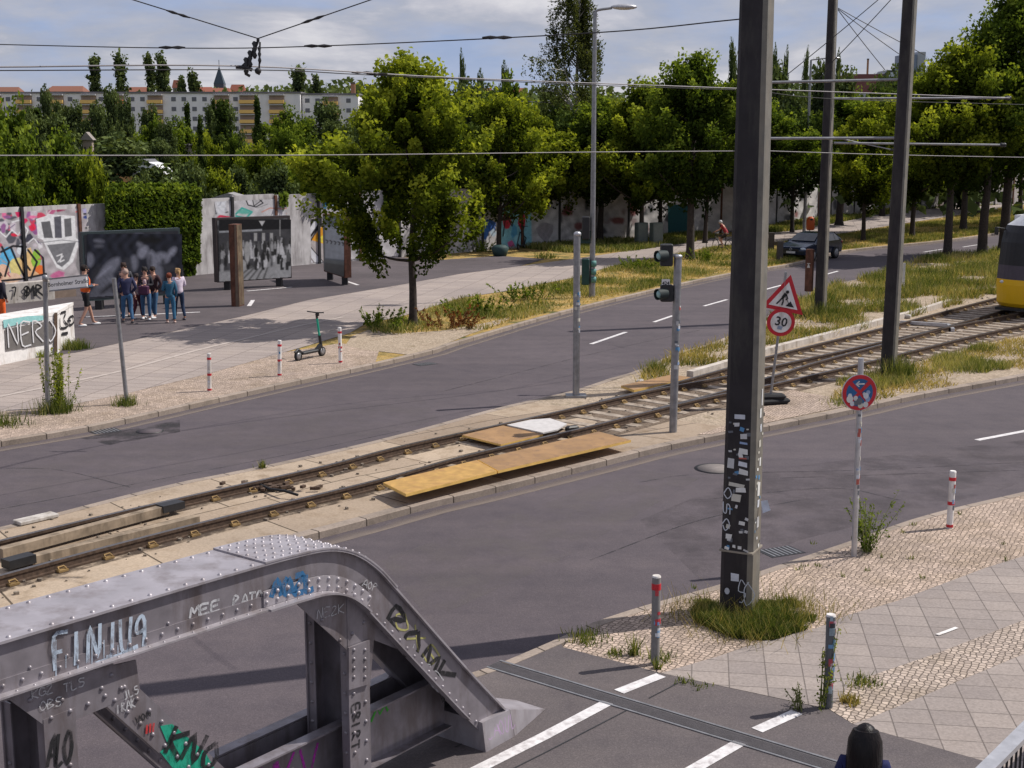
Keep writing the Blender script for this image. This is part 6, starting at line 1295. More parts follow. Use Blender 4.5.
# ================================================================ behind the wall: gardens
GG='garden trees beyond the wall'
def gproto(label, h, rad, hb, n, leaf, mat, prof, cl, cr, loc):
    return (tree('garden_tree', label, loc, h, rad, hb, .15, n, leaf, mat, prof, GG, cl, cr), h, rad)
def wl(px, py_top, Y, z0=0): p = W(px, py_top, Y); return p
def gt(pr, px, top, Y, half, label, rz=0):
    src, h, r = pr; q = W(px, top, Y); hh = q.z-.05; rr = half*Y/F; o = copytree(src, (q.x,Y,.05), rz, label, (rr/r,rr/r,hh/h)); return o
pa = gproto('rounded green garden tree overhanging the wall at far left', 8, 4, .5, 14000, .34, MT['leaf'], 'round', 80, 1.3, tuple(W(22,300,63).xy)+(.05,))
q = W(22,128,63); pa[0].scale = (36*63/F/4,36*63/F/4,(q.z)/8)
pb = gproto('dark green bushy garden tree beyond the hedge', 8, 4, .3, 9000, .42, MT['leaff'], 'round', 60, 1.4, (W(115,150,95).x,95,.05))
pb[0].scale = (1,1,W(115,150,95).z/8)
pc = gproto('dark pointed conifer left of the white house', 10, 2.4, .2, 8000, .36, MT['leafd'], 'cone', 90, .8, (W(222,108,150).x,150,.05)); pc[0].scale = (1,1,W(222,108,150).z/10)
pd = gproto('yellow green shrub tree right behind the painted wall', 7, 3.5, .3, 9000, .36, MT['lindenl'], 'round', 55, 1.3, (W(345,150,85).x,85,.05)); pd[0].scale = (1,1,W(345,150,85).z/7)
near = [(pa,-30,110,60,50,'green garden tree beyond the left edge'),(pa,60,150,66,34,'leafy garden tree over the hand graffiti'),(pd,88,172,64,22,'low yellow green shrub left of the hedge'),(pa,5,168,61,30,'dense shrub hanging over the wall at far left'),
 (pb,140,184,80,24,'dark shrub behind the hedge'),(pb,190,176,78,26,'dark shrub right of the hedge'),(pd,215,180,82,24,'yellow green shrub behind the hedge end'),(pb,240,178,85,26,'dark shrub behind the green tag'),(pb,275,176,80,28,'dark shrub over the K mural'),(pa,310,168,86,30,'green shrub beside the K mural'),(pb,350,160,84,34,'dark shrub behind the lone tree'),(pb,440,150,95,40,'dark tree behind the lone tree at right'),(pb,470,100,130,36,'tall dark tree behind the kerb tree'),(pb,430,90,150,34,'tall dark tree showing right of the lone tree')]
mid = []
rr_ = random.Random(4)
for i in range(46):
    Y = rr_.uniform(105,260); px = -60+i*10+rr_.uniform(-8,8); top = rr_.uniform(138,165) if Y < 170 else rr_.uniform(112,132)
    if Y < 150 and 80 < px < 205: continue
    mid.append((rr_.choice((pb,pb,pa,pb,pd,pc)), px, top, Y, rr_.uniform(14,30), 'garden tree'))
WORDS1=['dark','mid green','dusty green','bright green','deep green','shaded']; WORDS2=['bushy','spreading','rounded','narrow','low','ragged','full','loose']
mid += [(pc,257,102,190,11,'x'),(pc,200,122,140,9,'x'),(pc,187,108,220,10,'x'),(pa,180,128,180,26,'x'),(pb,110,100,240,16,'x'),(pa,290,118,200,26,'x'),(pb,125,108,230,13,'x'),(pb,325,112,210,26,'x'),(pc,213,104,260,8,'x'),(pb,150,116,250,16,'x'),(pb,45,100,240,12,'x'),(pb,60,112,260,16,'x')]
for i,(pr,px,top,Y,half,lb) in enumerate(near): gt(pr,px,top,Y,half,lb+'',i*1.3)
for i,(pr,px,top,Y,half,lb) in enumerate(mid):
    land = 'the white house' if 90<px<180 else 'the hedge' if px < 110 else 'the lone tree' if px > 300 else 'the wire fitting'
    side = 'left of' if (px < 90 or 200 < px < 250 or 300<px<350) else 'near'
    gt(pr,px,top,Y,half,'%s %s garden tree, roughly %s layer, %s %s'%(WORDS1[i%6],WORDS2[(i//6+i)%8],'front' if Y<140 else 'middle' if Y<200 else 'back',side,land),i*2.1)
# far middle/right background trees behind the row
rr_ = random.Random(8)
for i in range(34):
    px = 395+i*20+rr_.uniform(-8,8); Y = rr_.uniform(120,240); top = (100 if px < 520 else 128 if px < 740 else 92)+rr_.uniform(-8,14)
    gt(rr_.choice((pb,pb,pa)), px, top, Y, rr_.uniform(22,36), '%s %s background tree beyond the wall, %s'%(WORDS1[i%6],WORDS2[(i//3)%8],'left of the big mast' if px < 730 else 'right of the big mast'), i*1.9)
for i,(px,top,Y,half) in enumerate([(480,86,300,8),(462,68,420,5),(733,60,330,9),(775,64,380,5),(786,66,380,5),(806,66,380,6),(838,68,380,5),(505,78,420,8)]):
    gt(pb,px,top,Y,half,'slender dark tree %d steps along the far skyline row'%(i+1) if False else ['dark tree on the skyline left of the birch','thin poplar on the skyline above the lone tree','broad poplar pair left of the big mast','thin poplar left of the rear lamp','second thin poplar left of the rear lamp','dark poplar just right of the rear lamp','dark poplar right of the rear mast','dark tree on the skyline beside the birch'][i],i)
# ivy hedge on the wall
t = thing('ivy_hedge', 'dark ivy hedge growing over the wall and hanging down beside the panel', 'hedge', tuple(onl(150))); o3 = Vector(t.location); C = []; T = []
def ivy(x0,x1,y0,y1,n,th):
    for k in range(n):
        px = NP.uniform(x0,x1); py = NP.uniform(y0,y1)+ (NP.rand()**2)*3*math.sin(px*.7); p = OW(px,py,NP.rand()*th); C.append(tuple(p-o3)); T.append(.35+.4*noise.noise(Vector((px*.12,py*.12,1)))+NP.normal()*.14+(.2 if py < y0+8 else 0))
ivy(106,201,188,232,11000,.7); ivy(110,196,184,192,1500,.3); ivy(182,200,228,262,1700,.5); ivy(184,196,258,276,350,.3); ivy(316,330,182,200,700,.5); ivy(280,288,194,206,200,.3); ivy(384,397,182,215,600,.4)
leafcloud('leaves', C, .2, MT['leaf'], np.array(T), t); mb = MB(); 
for x in (115,135,155,175,190): mb.tube([OW(x,276,.2),OW(x+3,240,.25),OW(x-2,200,.3)], .04, 5)
mb.build('stems', MT['bark'], t, True)
# ================================================================ FAR: apartment slab, spire, roofs, skyline
def slab_house(label, x0, x1, ytop, Y, gx, rows=7, z0=0, col=None, skew=0):
    A_ = W(x0,ytop,Y); B_ = W(x1,ytop,Y+skew); z = A_.z; t = thing('apartment_block', label, 'building', (A_.x,Y,0)); d = (B_-A_); d.z = 0; L = d.length; d.normalize(); n = Vector((d.y,-d.x,0)); ang = math.atan2(d.y,d.x)
    mb = MB(); c = A_+d*L/2-n*6; mb.box((c.x,c.y,z/2),(L,12,z),ang); mb.build('wall', col or M('facade',(.78,.75,.76),.9,0,.05,.3,dirt=(.66,.64,.66),ds=.1), t, True)
    mb = MB(); mb.box((c.x,c.y,z+.25),(L+.6,12.6,.5),ang); mb.build('roof', P((.16,.15,.16)), t, True)
    st = 2.8; win = MB(); wtop = MB(); x = 1.5; bal = []
    nxt = 0
    while x < L-2:
        g_ = any(abs(x-b) < 3.2 for b in gx)
        if not g_:
            for r in range(rows):
                zz = z-1.6-r*st
                if zz < 1: break
                q = A_+d*x+n*.03; (wtop if r < 3 else win).box((q.x,q.y,zz),(1.3,.1,1.2),ang)
        x += 3.0
    win.build('lower_windows', P((.14,.14,.16),.4), t, True)['kind'] = 'stuff'; each(wtop, 6, 'window', [P((.14,.14,.16),.4)], t, True)
    for b in gx:
        rec = MB(); q = A_+d*b+n*.02; rec.box((q.x,q.y,z/2),(4.4,.12,z-1.2),ang); rec.build('loggia_recess', P((.32,.25,.22)), t, True)
        yb = MB(); wb = MB()
        for r in range(rows):
            zz = z-2.35-r*st
            if zz < 1: break
            q = A_+d*b+n*.8; yb.box((q.x,q.y,zz),(4.4,1.1,1.0),ang)
            q = A_+d*b+n*.75; wb.box((q.x,q.y,zz+1.95),(4.5,1.1,.25),ang)
        each(yb, 6, 'balcony', [P((.80,.50,.16) if (b*7)%3 < 2.2 else (.75,.30,.10))], t, True); each(wb, 6, 'balcony_slab', [P((.5,.48,.48))], t, True)
    return t, A_, d, n, z
m_per = 400/F
slab_house('long pale apartment block with yellow balconies behind the garden trees', -70, 300, 93.5, 400, [ (px+70)*m_per for px in (-40,-8,22,53,85,112,150,215,240,269)], 6)
slab_house('right hand section of the pale apartment block ending below a brick chimney', 302, 358, 95, 402, [ (px-302)*m_per for px in (330,)], 6)
def ctrbox(label, name, cat, px, y0, y1, Y, wpx, col, depth=6, roof=None):
    A_ = W(px,y1,Y); B_ = W(px,y0,Y); w = wpx*Y/F; t = thing(name, label, cat, (A_.x,Y,0)); MB().box((0,0,B_.z/2),(w,depth,B_.z)).build('wall', P(col,.9), t)
    return t, B_.z, w
def house(label, px, yeave, yridge, Y, wpx, wcol, rcol, z0=0, gable=False):
    e = W(px,yeave,Y); r = W(px,yridge,Y); w = wpx*Y/F; dpt = w*.7; t = thing('house', label, 'house', (e.x,Y,z0)); e.z -= z0; r.z -= z0
    MB().box((0,0,e.z/2),(w,dpt,e.z)).build('wall', P(wcol,.9), t); mb = MB(); h = w/2+.3
    if gable: mb.prism([(-h,-dpt/2-.3,e.z),(h,-dpt/2-.3,e.z),(0,-dpt/2-.3,r.z)], (0,dpt+.6,0))
    else: mb.add([(-h,-dpt/2-.4,e.z),(h,-dpt/2-.4,e.z),(h,dpt/2+.4,e.z),(-h,dpt/2+.4,e.z),(-h*.8,0,r.z),(h*.8,0,r.z)], [(0,1,5,4),(1,2,5),(2,3,4,5),(3,0,4),(3,2,1,0)])
    mb.build('roof', P(rcol,.9), t); mb = MB()
    for k in (-.25,.25): mb.box((k*w,-dpt/2-.02,e.z-1.5),(w*.14,.06,1.2))
    each(mb, 6, 'window', [MT['glass']], t); return t
RR=(.24,.085,.055)
for i,(px,ye,yr,Y,wpx) in enumerate([(8,92,87,620,26),(68,92,86,600,36),(140,92,87,620,22),(178,88,80,650,9),(218,93,88,600,26),(238,92,84.5,640,14),(662,93,88,600,22),(205,91,87,640,16),(486,93,88,640,12),(520,93,88,640,14)]):
    house('red roofed house %s on the skyline'%['behind the block at far left','between left edge and first poplars','right of the first poplars','narrow and tall beside the second poplars','left of the church spire','steeper right of the spire','low between the lamp and the big mast','smaller beside the spire','left of the birch','behind the birch'][i], px, ye, yr, Y, wpx, (.3,.26,.24), (RR[0]*(.8+.05*i),RR[1],RR[2]))
p = W(220,92,700); t = thing('church_tower', 'slim dark pointed church spire on the skyline', 'church', (p.x,700,0)); zt = W(220,66,700).z; zb = W(220,84,700).z
MB().box((0,0,zb/2),(5,5,zb)).build('tower', P((.10,.10,.12)), t); mb = MB(); mb.add([(-2.6,-2.6,zb),(2.6,-2.6,zb),(2.6,2.6,zb),(-2.6,2.6,zb),(0,0,zt)],[(0,1,4),(1,2,4),(2,3,4),(3,0,4)]); mb.build('spire', P((.05,.07,.09)), t); mb=MB(); mb.tube([(0,0,zt-1),(0,0,zt+3)],.15,5); mb.build('finial', MT['black'], t)
for px,y0,wpx,lb in ((353,84,4,'square brick chimney above the right end of the apartment block'),(868,60,1.6,'thin tall brick chimney stack far behind the rear mast')):
    q = W(px,y0,410); t = thing('chimney', lb, 'chimney', (q.x,410,0)); w = wpx*410/F; MB().box((0,0,q.z/2),(w,w,q.z)).build('stack', P((.35,.17,.10)), t); MB().box((0,0,q.z+.2),(w*1.15,w*1.15,.4)).build('cap', P((.12,.09,.08)), t)
def poplar(px,top,Y,half,lb):
    q = W(px,top,Y); return tree('poplar_tree', lb, (q.x,Y,0), q.z, half*Y/F, 3, .4, 5000, 1.0, MT['leaff'], 'poplar', 'poplars on the skyline', 60, 1.9, flat=1.3)
poplar(95,63,450,6.5,'leftmost narrow poplar above the apartment block'); poplar(119,56,450,9,'broad double poplar, second from the left on the skyline'); poplar(149,62,455,6,'third poplar from the left on the skyline'); poplar(162,61,450,8,'fourth poplar, joined beside the third')
poplar(193,78,440,6,'short dark tree between the poplars and the spire'); poplar(298,72,430,9,'round topped tree on the skyline right of the wire fitting'); poplar(182,84,440,4,'very small dark tree beside the poplars'); poplar(316,80,430,10,'low round tree on the skyline near the brick chimney')
# far woods as one mass
C = []; T = []
for px in np.arange(-150,1250,3.2):
    for k in range(2):
        Y = 520+NP.rand()*200; top = (83 if px > 225 else 86)+4*math.sin(px*.031)+3*math.sin(px*.013+1)+NP.uniform(-3,3)
        if 20 < px < 200: top += 4
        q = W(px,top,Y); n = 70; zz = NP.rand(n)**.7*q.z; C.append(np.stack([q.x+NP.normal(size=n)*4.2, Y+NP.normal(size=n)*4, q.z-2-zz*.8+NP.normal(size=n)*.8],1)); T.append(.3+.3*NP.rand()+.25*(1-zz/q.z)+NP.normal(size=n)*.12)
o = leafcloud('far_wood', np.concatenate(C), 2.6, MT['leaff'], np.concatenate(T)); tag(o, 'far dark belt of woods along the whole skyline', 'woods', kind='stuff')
for nm,n_,y0,y1,Y0,Y1 in (('garden_undergrowth',30000,0,0,95,390),):
    X = NP.uniform(-180,260,n_); Y = NP.uniform(Y0,Y1,n_); ok = ~((Y < 122) & (X > -46) & (X < -20)); X = X[ok]; Y = Y[ok]; n_ = len(X); hh = 2.2+1.8*np.array([noise.noise(Vector((x*.08,y*.08,0))) for x,y in zip(X,Y)]); Z = hh*(NP.rand(n_)**.5)
    o = leafcloud(nm, np.stack([X,Y,Z],1), 1.1, MT['leaff'], .3+.12*Z/2+NP.normal(size=n_)*.12); tag(o, 'tangled low green undergrowth filling the gardens behind the wall', 'undergrowth', kind='stuff')
# white house and sheds in the gardens
p = W(140,178,120); t = thing('garden_house', 'small white garden house with grey barrel roof and an orange lower wall', 'house', (p.x,120,0)); s=120/F
def hz(y): return W(140,y,120).z
mb = MB(); mb.box((-1.3,0,hz(168)/2),(2.4,3,hz(168))); mb.build('wall', P((.45,.24,.10)), t); mb = MB(); c0 = W(152,178,120).x-p.x
mb.prism([(c0-13*s,-1.6,hz(179)),(c0+16*s,-1.6,hz(179)),(c0+15*s,-1.6,hz(171)),(c0+8*s,-1.6,hz(164)),(c0-2*s,-1.6,hz(161)),(c0-12*s,-1.6,hz(163))],(0,3.5,0)); mb.build('gable', P((.62,.62,.64)), t)
mb = MB(); mb.prism([(-38*s,-1.8,hz(160)),(10*s,-1.8,hz(159)),(14*s,-1.8,hz(163)),(-36*s,-1.8,hz(164))],(0,3.8,0)); mb.build('roof', P((.12,.12,.13)), t)
mb = MB(); mb.prism([(-4*s,-2.1,hz(172)),(20*s,-2.1,hz(172)),(19*s,-2.1,hz(176)),(-4*s,-2.1,hz(176))],(0,.6,0)); mb.build('canopy', P((.10,.09,.10)), t)
MB().box((12*s,-1.65,hz(170)),(2.4*s,.1,4*s)).build('window', MT['glass'], t); mb=MB()
for k,(x,c) in enumerate(((-22,0),(-16,0),(-12,0))): mb.ball((x*s,0,hz(157)),.35,6)
mb.build('roof_clutter', P((.3,.12,.08)), t)
house('grey shed roof just showing above the wall beside the hedge', 231, 198, 192.5, 72, 26, (.3,.29,.28), (.25,.24,.24), gable=True)
house('small light gabled hut among the garden trees at left', 88, 140, 132, 190, 9, (.3,.24,.2), (.25,.22,.2), gable=True)
house('low pale hut behind the garden trees', 182, 145, 141.5, 180, 22, (.5,.42,.36), (.45,.42,.40))
# building at the right behind the trees
p = W(868,90,300); s = 300/F; t = thing('school_building', 'large building with dark red roof and glass turret behind the trees at right', 'building', (p.x,300,0)); zz = lambda y: W(868,y,300).z
mb = MB(); mb.box((0,5,zz(93)/2),(70*s,10,zz(93))); mb.build('wall', P((.35,.35,.38)), t); mb = MB(); mb.prism([(-22*s,0,zz(93)),(38*s,0,zz(93)),(34*s,0,zz(74)),(-20*s,0,zz(74))],(0,10,0)); mb.build('roof', P((.17,.06,.06)), t)
mb = MB(); mb.prism([(10*s,-.3,zz(80)),(33*s,-.3,zz(80)),(33*s,-.3,zz(71)),(18*s,-.3,zz(70))],(0,8,0)); mb.build('dormer', P((.03,.035,.05),.3), t)
MB().box((38*s,2,zz(70)/2+6),(14*s,6,zz(55)-zz(93)+zz(93)*.0+8)).build('tower', P((.16,.20,.28),.4), t); MB().box((22*s,-.45,zz(75)),(9*s,.1,5*s)).build('window', P((.45,.5,.55),.2), t); MB().box((50*s,2,zz(52)/2),(8*s,5,zz(52))).build('turret', P((.35,.37,.4)), t)
# ================================================================ GRASS
def vpoly(px): return [(p.x,p.y) for p in pxl(px,Z1)]
vg = [(p.x,p.y) for p in offset(KL,.35) if G(470,341).x < p.x < 60]+vpoly([(1010,207),(900,226),(800,242),(714,248),(612,268),(572,280),(506,293),(460,300),(400,319),(372,326),(372,333),(400,335),(450,330)])
pt = scatter(vg, 52000, thr=.40, sc=.35); d_ = np.hypot(pt[:,0],pt[:,1])
tag(blades('grass', pt, Z1, .2, .035, MT['grass'], .55, .5), 'patchy green grass between far kerb and footpath', 'grass', kind='stuff')
pt = scatter(vg, 30000); tag(blades('dry_grass', pt, Z1, .12, .04, MT['drygrass'], .55, .5, .9), 'flattened straw coloured grass on the far verge', 'grass', kind='stuff')
wv = [(w_.x,w_.y-.3) for w_ in WALL[7:]]+vpoly([(1060,202),(930,208.5),(860,218.5),(800,230),(700,241),(594,257),(545,259)])
pt = scatter(wv, 26000, thr=.35, sc=.25); tag(blades('grass', pt, Z1, .3, .06, MT['grass'], .5, .5), 'rough grass at the foot of the wall under the trees', 'grass', kind='stuff')
kfx = [p for p in kfi if p.x > G(640,372).x]; afx = offset([p for p in AF if p.x > G(650,400).x], .75)
md = [(p.x,p.y) for p in kfx]+[(p.x,p.y) for p in afx[::-1]]
pt = scatter(md, 52000, thr=.38, sc=.5); f = np.clip((pt[:,0]-5)/8,.25,1); tag(blades('grass', pt, Z1, .42, .035, MT['grass'], .52, .5, hs=f*.8), 'long pale green grass in the median between far road and tracks', 'grass', kind='stuff')
pt = scatter(md, 30000, thr=.3, sc=.5); tag(blades('dry_grass', pt, Z1, .25, .03, MT['drygrass'], .5, .5, .5), 'dry straw between the green grass of the median', 'grass', kind='stuff')
knx = [p for p in kni if p.x > G(800,405).x]; bnx = offset([p for p in BN if p.x > G(800,388).x], -.75)
mn = [(p.x,p.y) for p in knx]+[(p.x,p.y) for p in bnx[::-1]]
pt = scatter(mn, 42000, thr=.5, sc=.45)
def dkn(pts):                                  # keep the strip along the kerb bare
    q = np.array([(p.x,p.y) for p in knx]); return np.min(np.hypot(pts[:,None,0]-q[None,:,0], pts[:,None,1]-q[None,:,1]),1)
dd_ = np.concatenate([dkn(c) for c in np.array_split(pt,20)]); pt = pt[dd_ > .75]
tag(blades('grass', pt, Z1, .19, .025, MT['grass'], .6, .5), 'thin weedy grass between the near tram rail and the kerb', 'grass', kind='stuff')
pt = scatter([(p.x,p.y) for p in knx]+[(p.x,p.y) for p in bnx[::-1]], 20000, thr=.25, sc=.6); tag(blades('dry_grass', pt, Z1, .12, .03, MT['drygrass'], .6, .5, .7), 'dry stubble between the near tram rail and the kerb', 'grass', kind='stuff')
q_ = np.array([(p.x,p.y) for p in pxl([(770,622),(800,612),(740,634),(705,618)],Z1)])
for nm,c_,mt_ in (('grass_patch','dead brown stalks in the grass around the big mast','drygrass'),):
    pt = np.concatenate([q_[i]+NP.normal(size=(260,2))*.28 for i in range(4)]); tag(blades(nm, pt, Z1, .26, .009, MT[mt_], .25, .5, .5), c_, 'grass', kind='stuff')
# weeds and tufts
def TF(lb, px, n, h, r, mat='grass', tint=.35, w=.018, group=None, z=Z1, lean=.3): p = G(px[0],px[1],z); return tuft('weed_tuft', lb, tuple(p), n, h, r, MT[mat], 'weeds', tint, w, lean, group=group)
gp = vpoly([(688,606),(700,600),(722,607),(758,604),(790,600),(817,612),(812,628),(775,640),(742,641),(712,630),(695,622)])
pt = scatter(gp, 15000, thr=.2, sc=2.2); cx_, cy_ = G(748,622,Z1).x, G(748,622,Z1).y; dd = np.hypot((pt[:,0]-cx_)/1.0,(pt[:,1]-cy_)/.8); tag(blades('grass_patch', pt, Z1, .2, .013, MT['grass'], .25, .6, .55, hs=np.clip(1.25-dd,.3,1)*np.array([.55+.9*noise.noise(Vector((x*3,y*3,5))) + .35 for x,y in pt])), 'lush green grass patch around the foot of the big mast', 'grass', kind='stuff')
for i,(lb,px,n,h,r) in enumerate([('small weeds at the deck corner left of the grey bollard',(585,640),260,.16,.28),('upright weed clump left of the grey bollard',(634,655),110,.34,.06),('yellowish weed clump between deck and grey bollard',(617,655),90,.14,.12),('weeds around the foot of the grey bollard',(660,660),150,.15,.16),('tuft hugging the right side of the grey bollard',(657,669),60,.22,.04),('small tuft at the edge of the deck and slabs',(684,682),50,.1,.1),('grass fringe between setts and slabs beside the stickered bollard',(862,683),260,.10,.22),('dry yellow tuft right of the stickered bollard',(848,703),200,.16,.13),('green tuft left of the mast at the kerb',(701,602),120,.1,.2),('clump of grass at the foot of the low white wall',(74,349),700,.25,.35),('weeds at the foot of the street name sign',(55,412),500,.3,.4),('pale low weed at the left edge by the kerb',(4,425),240,.25,.5),('leafy weed at the foot of the leaning post',(127,405),200,.22,.3),('weeds under the wall end beside the name sign',(43,357),160,.18,.3),('dark grass clump at the middle mast foot',(897,378),700,.5,.45),('grass at the foot of the rear mast',(822,318),500,.5,.5),('grass tuft beside the tracks left of the ochre board',(656,372),260,.3,.3),('low tuft on the sandy edge right of the middle mast',(848,404),300,.15,.5),('single green weed on the far kerb of the track',(262,468),60,.14,.08),('fringe of moss at the edge of the deck',(700,686),60,.06,.15)]):
    if px[1] > 560: n = int(n*.55); h *= .65
    TF(lb,px,n,h,r,'drygrass' if 'dry' in lb else 'grass',.4)
rr_ = random.Random(12)
for i in range(26):
    px = rr_.uniform(690,1010); py = rr_.uniform(565,625)-(px-700)*.2; 
    o = TF('small green weed between the mosaic setts of the near pavement',(px,py),9,.06,.05,group='small weeds in the mosaic pavement')
stemweed('tall_weed','tall yellow green weed growing round the street name sign', tuple(G(60,411,Z1)), 34, 1.45, .26, MT['lindenl'], .06, .08, 44)
stemweed('tall_weed','feathery tall weed right of the no stopping sign', tuple(G(868,552,Z1)), 22, .85, .10, MT['leaf'], .3, .06, 36)
stemweed('tall_weed','tall single weed left of the stickered bollard', tuple(G(820,708,Z1)), 5, .95, .05, MT['lindenl'], .08, .05, 40)
stemweed('tall_weed','dark small weed left of the stickered bollard foot', tuple(G(801,710,Z1)), 8, .3, .08, MT['birch'], .3, .04, 20)
for i,(px,py,lb) in enumerate([(372,328,'dusty weeds at the verge edge left of the lone tree'),(452,328,'reddish brown weed heap right of the lone tree'),(478,314,'dark weed bush in the verge left of the signals'),(527,300,'dark green bush in the verge beside the signal post'),(640,270,'tall weeds in the verge right of the lamp'),(705,262,'tall weeds in the verge left of the big mast'),(478,252,'light weeds at the wall foot left of the tree')]):
    o = stemweed('verge_weed', lb, tuple(G(px,py,Z1)), 24, .7, .9, MT['leaf'] if i != 1 else leafmat('leaf_brown',(.08,.03,.015),(.16,.06,.03),(.25,.11,.05)), .3, .14, 26)
# small litter on the near pavement
p = G(832,604,Z1); tag(MB().box((G(751,615,Z1)).xyz+Vector((0,0,.03)),(.08,.05,.05),.4,bev=.01).build('paper_cup', MT['white']), 'crushed paper cup lying in the grass by the mast', 'litter')
p = G(947,632,Z1); tag(MB().box((p.x,p.y,Z1+.012),(.42,.05,.006), R(38)).build('paint_mark', MT['white']), 'short white paint mark on the grey slabs', 'marking')
# ================================================================ WIRES
def wire(label, pts, r=.012, mat='wire', sag=0, group='overhead wires', name='overhead_wire', cat='wire', deco=None):
    P3 = [W(x,y,D) for x,y,D in pts]
    if len(P3) == 2: a,b = P3; P3 = [a.lerp(b,i/12)-Vector((0,0,sag*4*(i/12)*(1-i/12))) for i in range(13)]
    else: P3 = catmull(P3, 6)
    mb = MB(); mb.tube(P3, r, 5); o = mb.build(name, MT[mat], None); tag(o, label, cat, group)
    return o
mx_, my_ = mp.x+ml_w.x, mp.y
wire('span wire running from the big mast across the lamp to the left edge', [(741,19,17.4),(591,33,19.5),(320,46,22),(170,48,23),(-60,43,25)], .009)
wire('upper left span wire dropping to the wire fitting', [(100,-10.4,26),(258,38.5,26)], .011); wire('upper right span wire dropping to the wire fitting', [(258,38.5,26),(400,-10.2,26)], .011)
wire('upper pale contact wire of the far track', [(-60,66,23),(0,67,23.5),(240,66,26),(460,78,31),(740,88.5,36),(1010,98,44)], .014, 'wirel')
wire('dark messenger wire just beneath the pale upper wire', [(-60,70,23),(0,70.5,23.5),(258,70,26),(370,75,29),(590,85,34),(740,90,36)], .010)
wire('long pale lower wire crossing the whole view', [(-60,156,21),(0,155.5,21.5),(330,155,26),(600,152,31),(740,151,35)], .010, 'wirel')
wire('lower wire right of the big mast', [(740,150,35),(900,155,40),(1060,158,46)], .011, 'wirel')
wire('thin wire in the gap right of the big mast', [(740,88,36),(835,99,40),(1040,105,47)], .009)
for lb,a,b in [('guy wire rising left from the gap between the masts',(788,74,45),(885,-6,45)),('guy wire crossing between the two rear masts',(834,60,44),(896,-6,44)),('guy wire from rear mast top to lower right',(838,8,48),(925,55,48)),('steeper guy wire from rear mast top',(838,9,48),(899,54,48)),('steepest guy wire from rear mast top',(838,10,48),(885,70,48)),('short guy wire beside the rear mast',(818,80,46),(834,60,46))]:
    wire(lb,[a,b],.014,'wire',.02,'guy wires between the masts')
# fitting with hanging insulators
p = W(258,38.5,26); t = thing('wire_fitting', 'dark insulator fitting hanging where the two span wires meet', 'insulator', tuple(p)); L_ = lambda x,y: W(x,y,26)-p
mb = MB(); mb.tube([L_(258,38),L_(258,42)],.03,6); mb.tube([L_(258,42),L_(254,52),L_(245,68)],.02,6); mb.tube([L_(260,42),L_(259.5,60),L_(259,75)],.018,6); mb.tube([L_(257,42),L_(248,60),L_(241,67)],.02,5); mb.build('hanger', MT['wire'], t)
for x,y,r in ((254.5,50,.05),(250,59,.05),(246,66,.05),(259.5,55,.035)): MB().lathe(L_(x,y),[(r*.4,-.16),(r,-.1),(r*.5,-.04),(r,.02),(r*.5,.06),(r,.12),(r*.4,.16)],8).build('insulator', MT['black'], t)
mb = MB(); mb.tube([L_(236,67),L_(246,67.5),L_(252,70)],.04,6); mb.lathe(L_(258,71),[(.05,-.05),(.065,0),(.05,.05)],10,axis='Y'); mb.tube([L_(245,68),L_(246,74),L_(250,76)],.03,5); mb.build('clamp', MT['wire'], t)
for i,(x,y,D) in enumerate([(178,14.0,26),(313,19.5,26),(172,47.5,23),(318,46,22),(362,72.5,29),(377,74,29),(497,37.5,20.5)]):
    q = W(x,y,D); t = thing('wire_insulator', 'small dark strain insulator on a wire, %s'%['upper left span','upper right span','left part of the long span','near the centre of the long span','left of a pair above the lone tree','right of a pair above the lone tree','beside the lamp head'][i], 'insulator', tuple(q)); SL = (.33 if i==1 else -.31 if i==0 else 0)
    mb = MB(); mb.tube([(-.22,0,-.22*SL),(-.1,0,-.1*SL),(0,0,0),(.1,0,.1*SL),(.22,0,.22*SL)],[.012,.032,.018,.032,.012],6); mb.build('body', MT['wire'], t)
# bracket arms on the masts
def arm(par, label, pts, D, r):
    P3 = [W(x,y,D) for x,y in pts]; mb = MB(); mb.tube(P3, r, 8); o = mb.build('bracket_arm', MT['galv'], par, True); o['label'] = label
    mb = MB(); mb.lathe(P3[-1],[(r*1.6,-.1),(r*2.1,-.05),(r*1.6,0),(r*2.1,.05),(r*1.6,.1)],8,axis='X'); mb.build('insulator', MT['black'], o, True)
arm(m2,'upper bracket tube reaching left', [(899,79.5),(765,82.5)], p2.y, .035)
arm(m2,'lower bracket tube reaching left', [(894,138),(762,138.5)], p2.y, .035)
arm(m3,'upper bracket tube reaching right', [(832,98.5),(1008,98)], p3.y, .038)
arm(m3,'lower bracket tube reaching right', [(834,143),(1003,145)], p3.y, .038)
arm(m3,'short slanting stay', [(833,137),(893,150)], p3.y, .02)
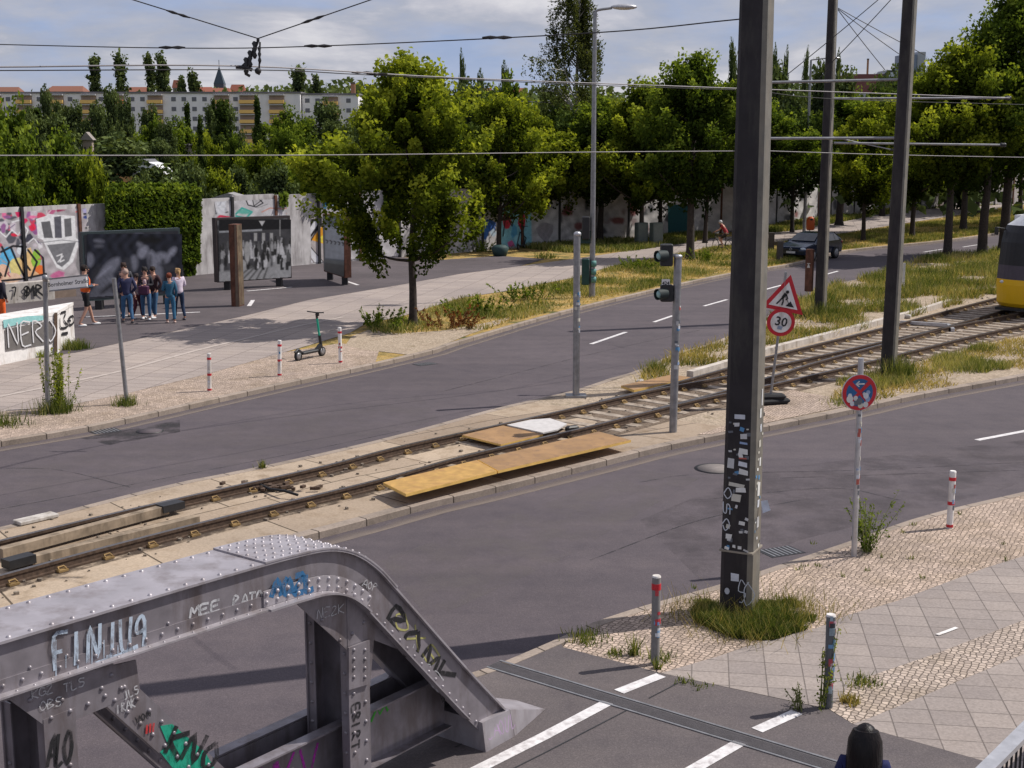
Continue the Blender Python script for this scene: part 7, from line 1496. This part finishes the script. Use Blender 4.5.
# ================================================================ light
w = bpy.data.worlds.new('World'); scene.world = w; w.use_nodes = True; nt = w.node_tree; bg = nt.nodes['Background']
EL, AZ = 50, (math.cos(R(18)), math.sin(R(18)))      # sun stands to the right and a little beyond
sky = nt.nodes.new('ShaderNodeTexSky'); sky.sky_type = 'NISHITA'; sky.sun_disc = False
sky.sun_elevation = R(EL); sky.sun_rotation = math.atan2(AZ[0], AZ[1]); sky.dust_density = 1.2
bg.inputs[1].default_value = .1; nt.links.new(sky.outputs[0], bg.inputs[0])
bg2 = nt.nodes.new('ShaderNodeBackground'); bg2.inputs[1].default_value = 1.08
tc = nt.nodes.new('ShaderNodeTexCoord'); sx = nt.nodes.new('ShaderNodeSeparateXYZ'); nt.links.new(tc.outputs['Generated'], sx.inputs[0])
def math_(op, a, b):
    n = nt.nodes.new('ShaderNodeMath'); n.operation = op
    for s, v in ((n.inputs[0], a), (n.inputs[1], b)):
        if hasattr(v, 'links'): nt.links.new(v, s)
        else: s.default_value = v
    return n.outputs[0]
zz = math_('ADD', math_('MAXIMUM', sx.outputs[2], 0.0), .22)
cx = nt.nodes.new('ShaderNodeCombineXYZ'); nt.links.new(math_('DIVIDE', sx.outputs[0], zz), cx.inputs[0]); nt.links.new(math_('DIVIDE', sx.outputs[1], zz), cx.inputs[1])
n1 = noise_tex(nt, 1.5, 8, cx.outputs[0], .58); n1.inputs['Distortion'].default_value = .4
n2 = noise_tex(nt, 5, 7, cx.outputs[0], .6)
c = ramp(nt, [(.34,(.30,.40,.66)), (.44,(.36,.40,.55)), (.50,(.42,.43,.52)), (.55,(.58,.56,.62)), (.63,(.88,.84,.85))], n1.outputs[0])
c = mixc(nt, .28, c, ramp(nt, [(.35,(.26,.30,.42)), (.65,(.50,.50,.57))], n2.outputs[0]))
hz = ramp(nt, [(0,(1,1,1)),(.08,(0,0,0))], sx.outputs[2]); c = mixc(nt, math_('MULTIPLY', hz, .35), c, (.44,.49,.60))
nt.links.new(c, bg2.inputs[0])
mx = nt.nodes.new('ShaderNodeMixShader'); mx.inputs[0].default_value = .85
nt.links.new(bg.outputs[0], mx.inputs[1]); nt.links.new(bg2.outputs[0], mx.inputs[2]); nt.links.new(mx.outputs[0], nt.nodes['World Output'].inputs[0])
sun = bpy.data.lights.new('sun', 'SUN'); sun.energy = 4.9; sun.angle = R(.5); sun.color = (1, .95, .88)
so = bpy.data.objects.new('sun', sun); COL.objects.link(so)
v = Vector((AZ[0]*math.cos(R(EL)), AZ[1]*math.cos(R(EL)), math.sin(R(EL)))); so.rotation_euler = v.to_track_quat('Z','Y').to_euler(); so.location = (20,20,60)
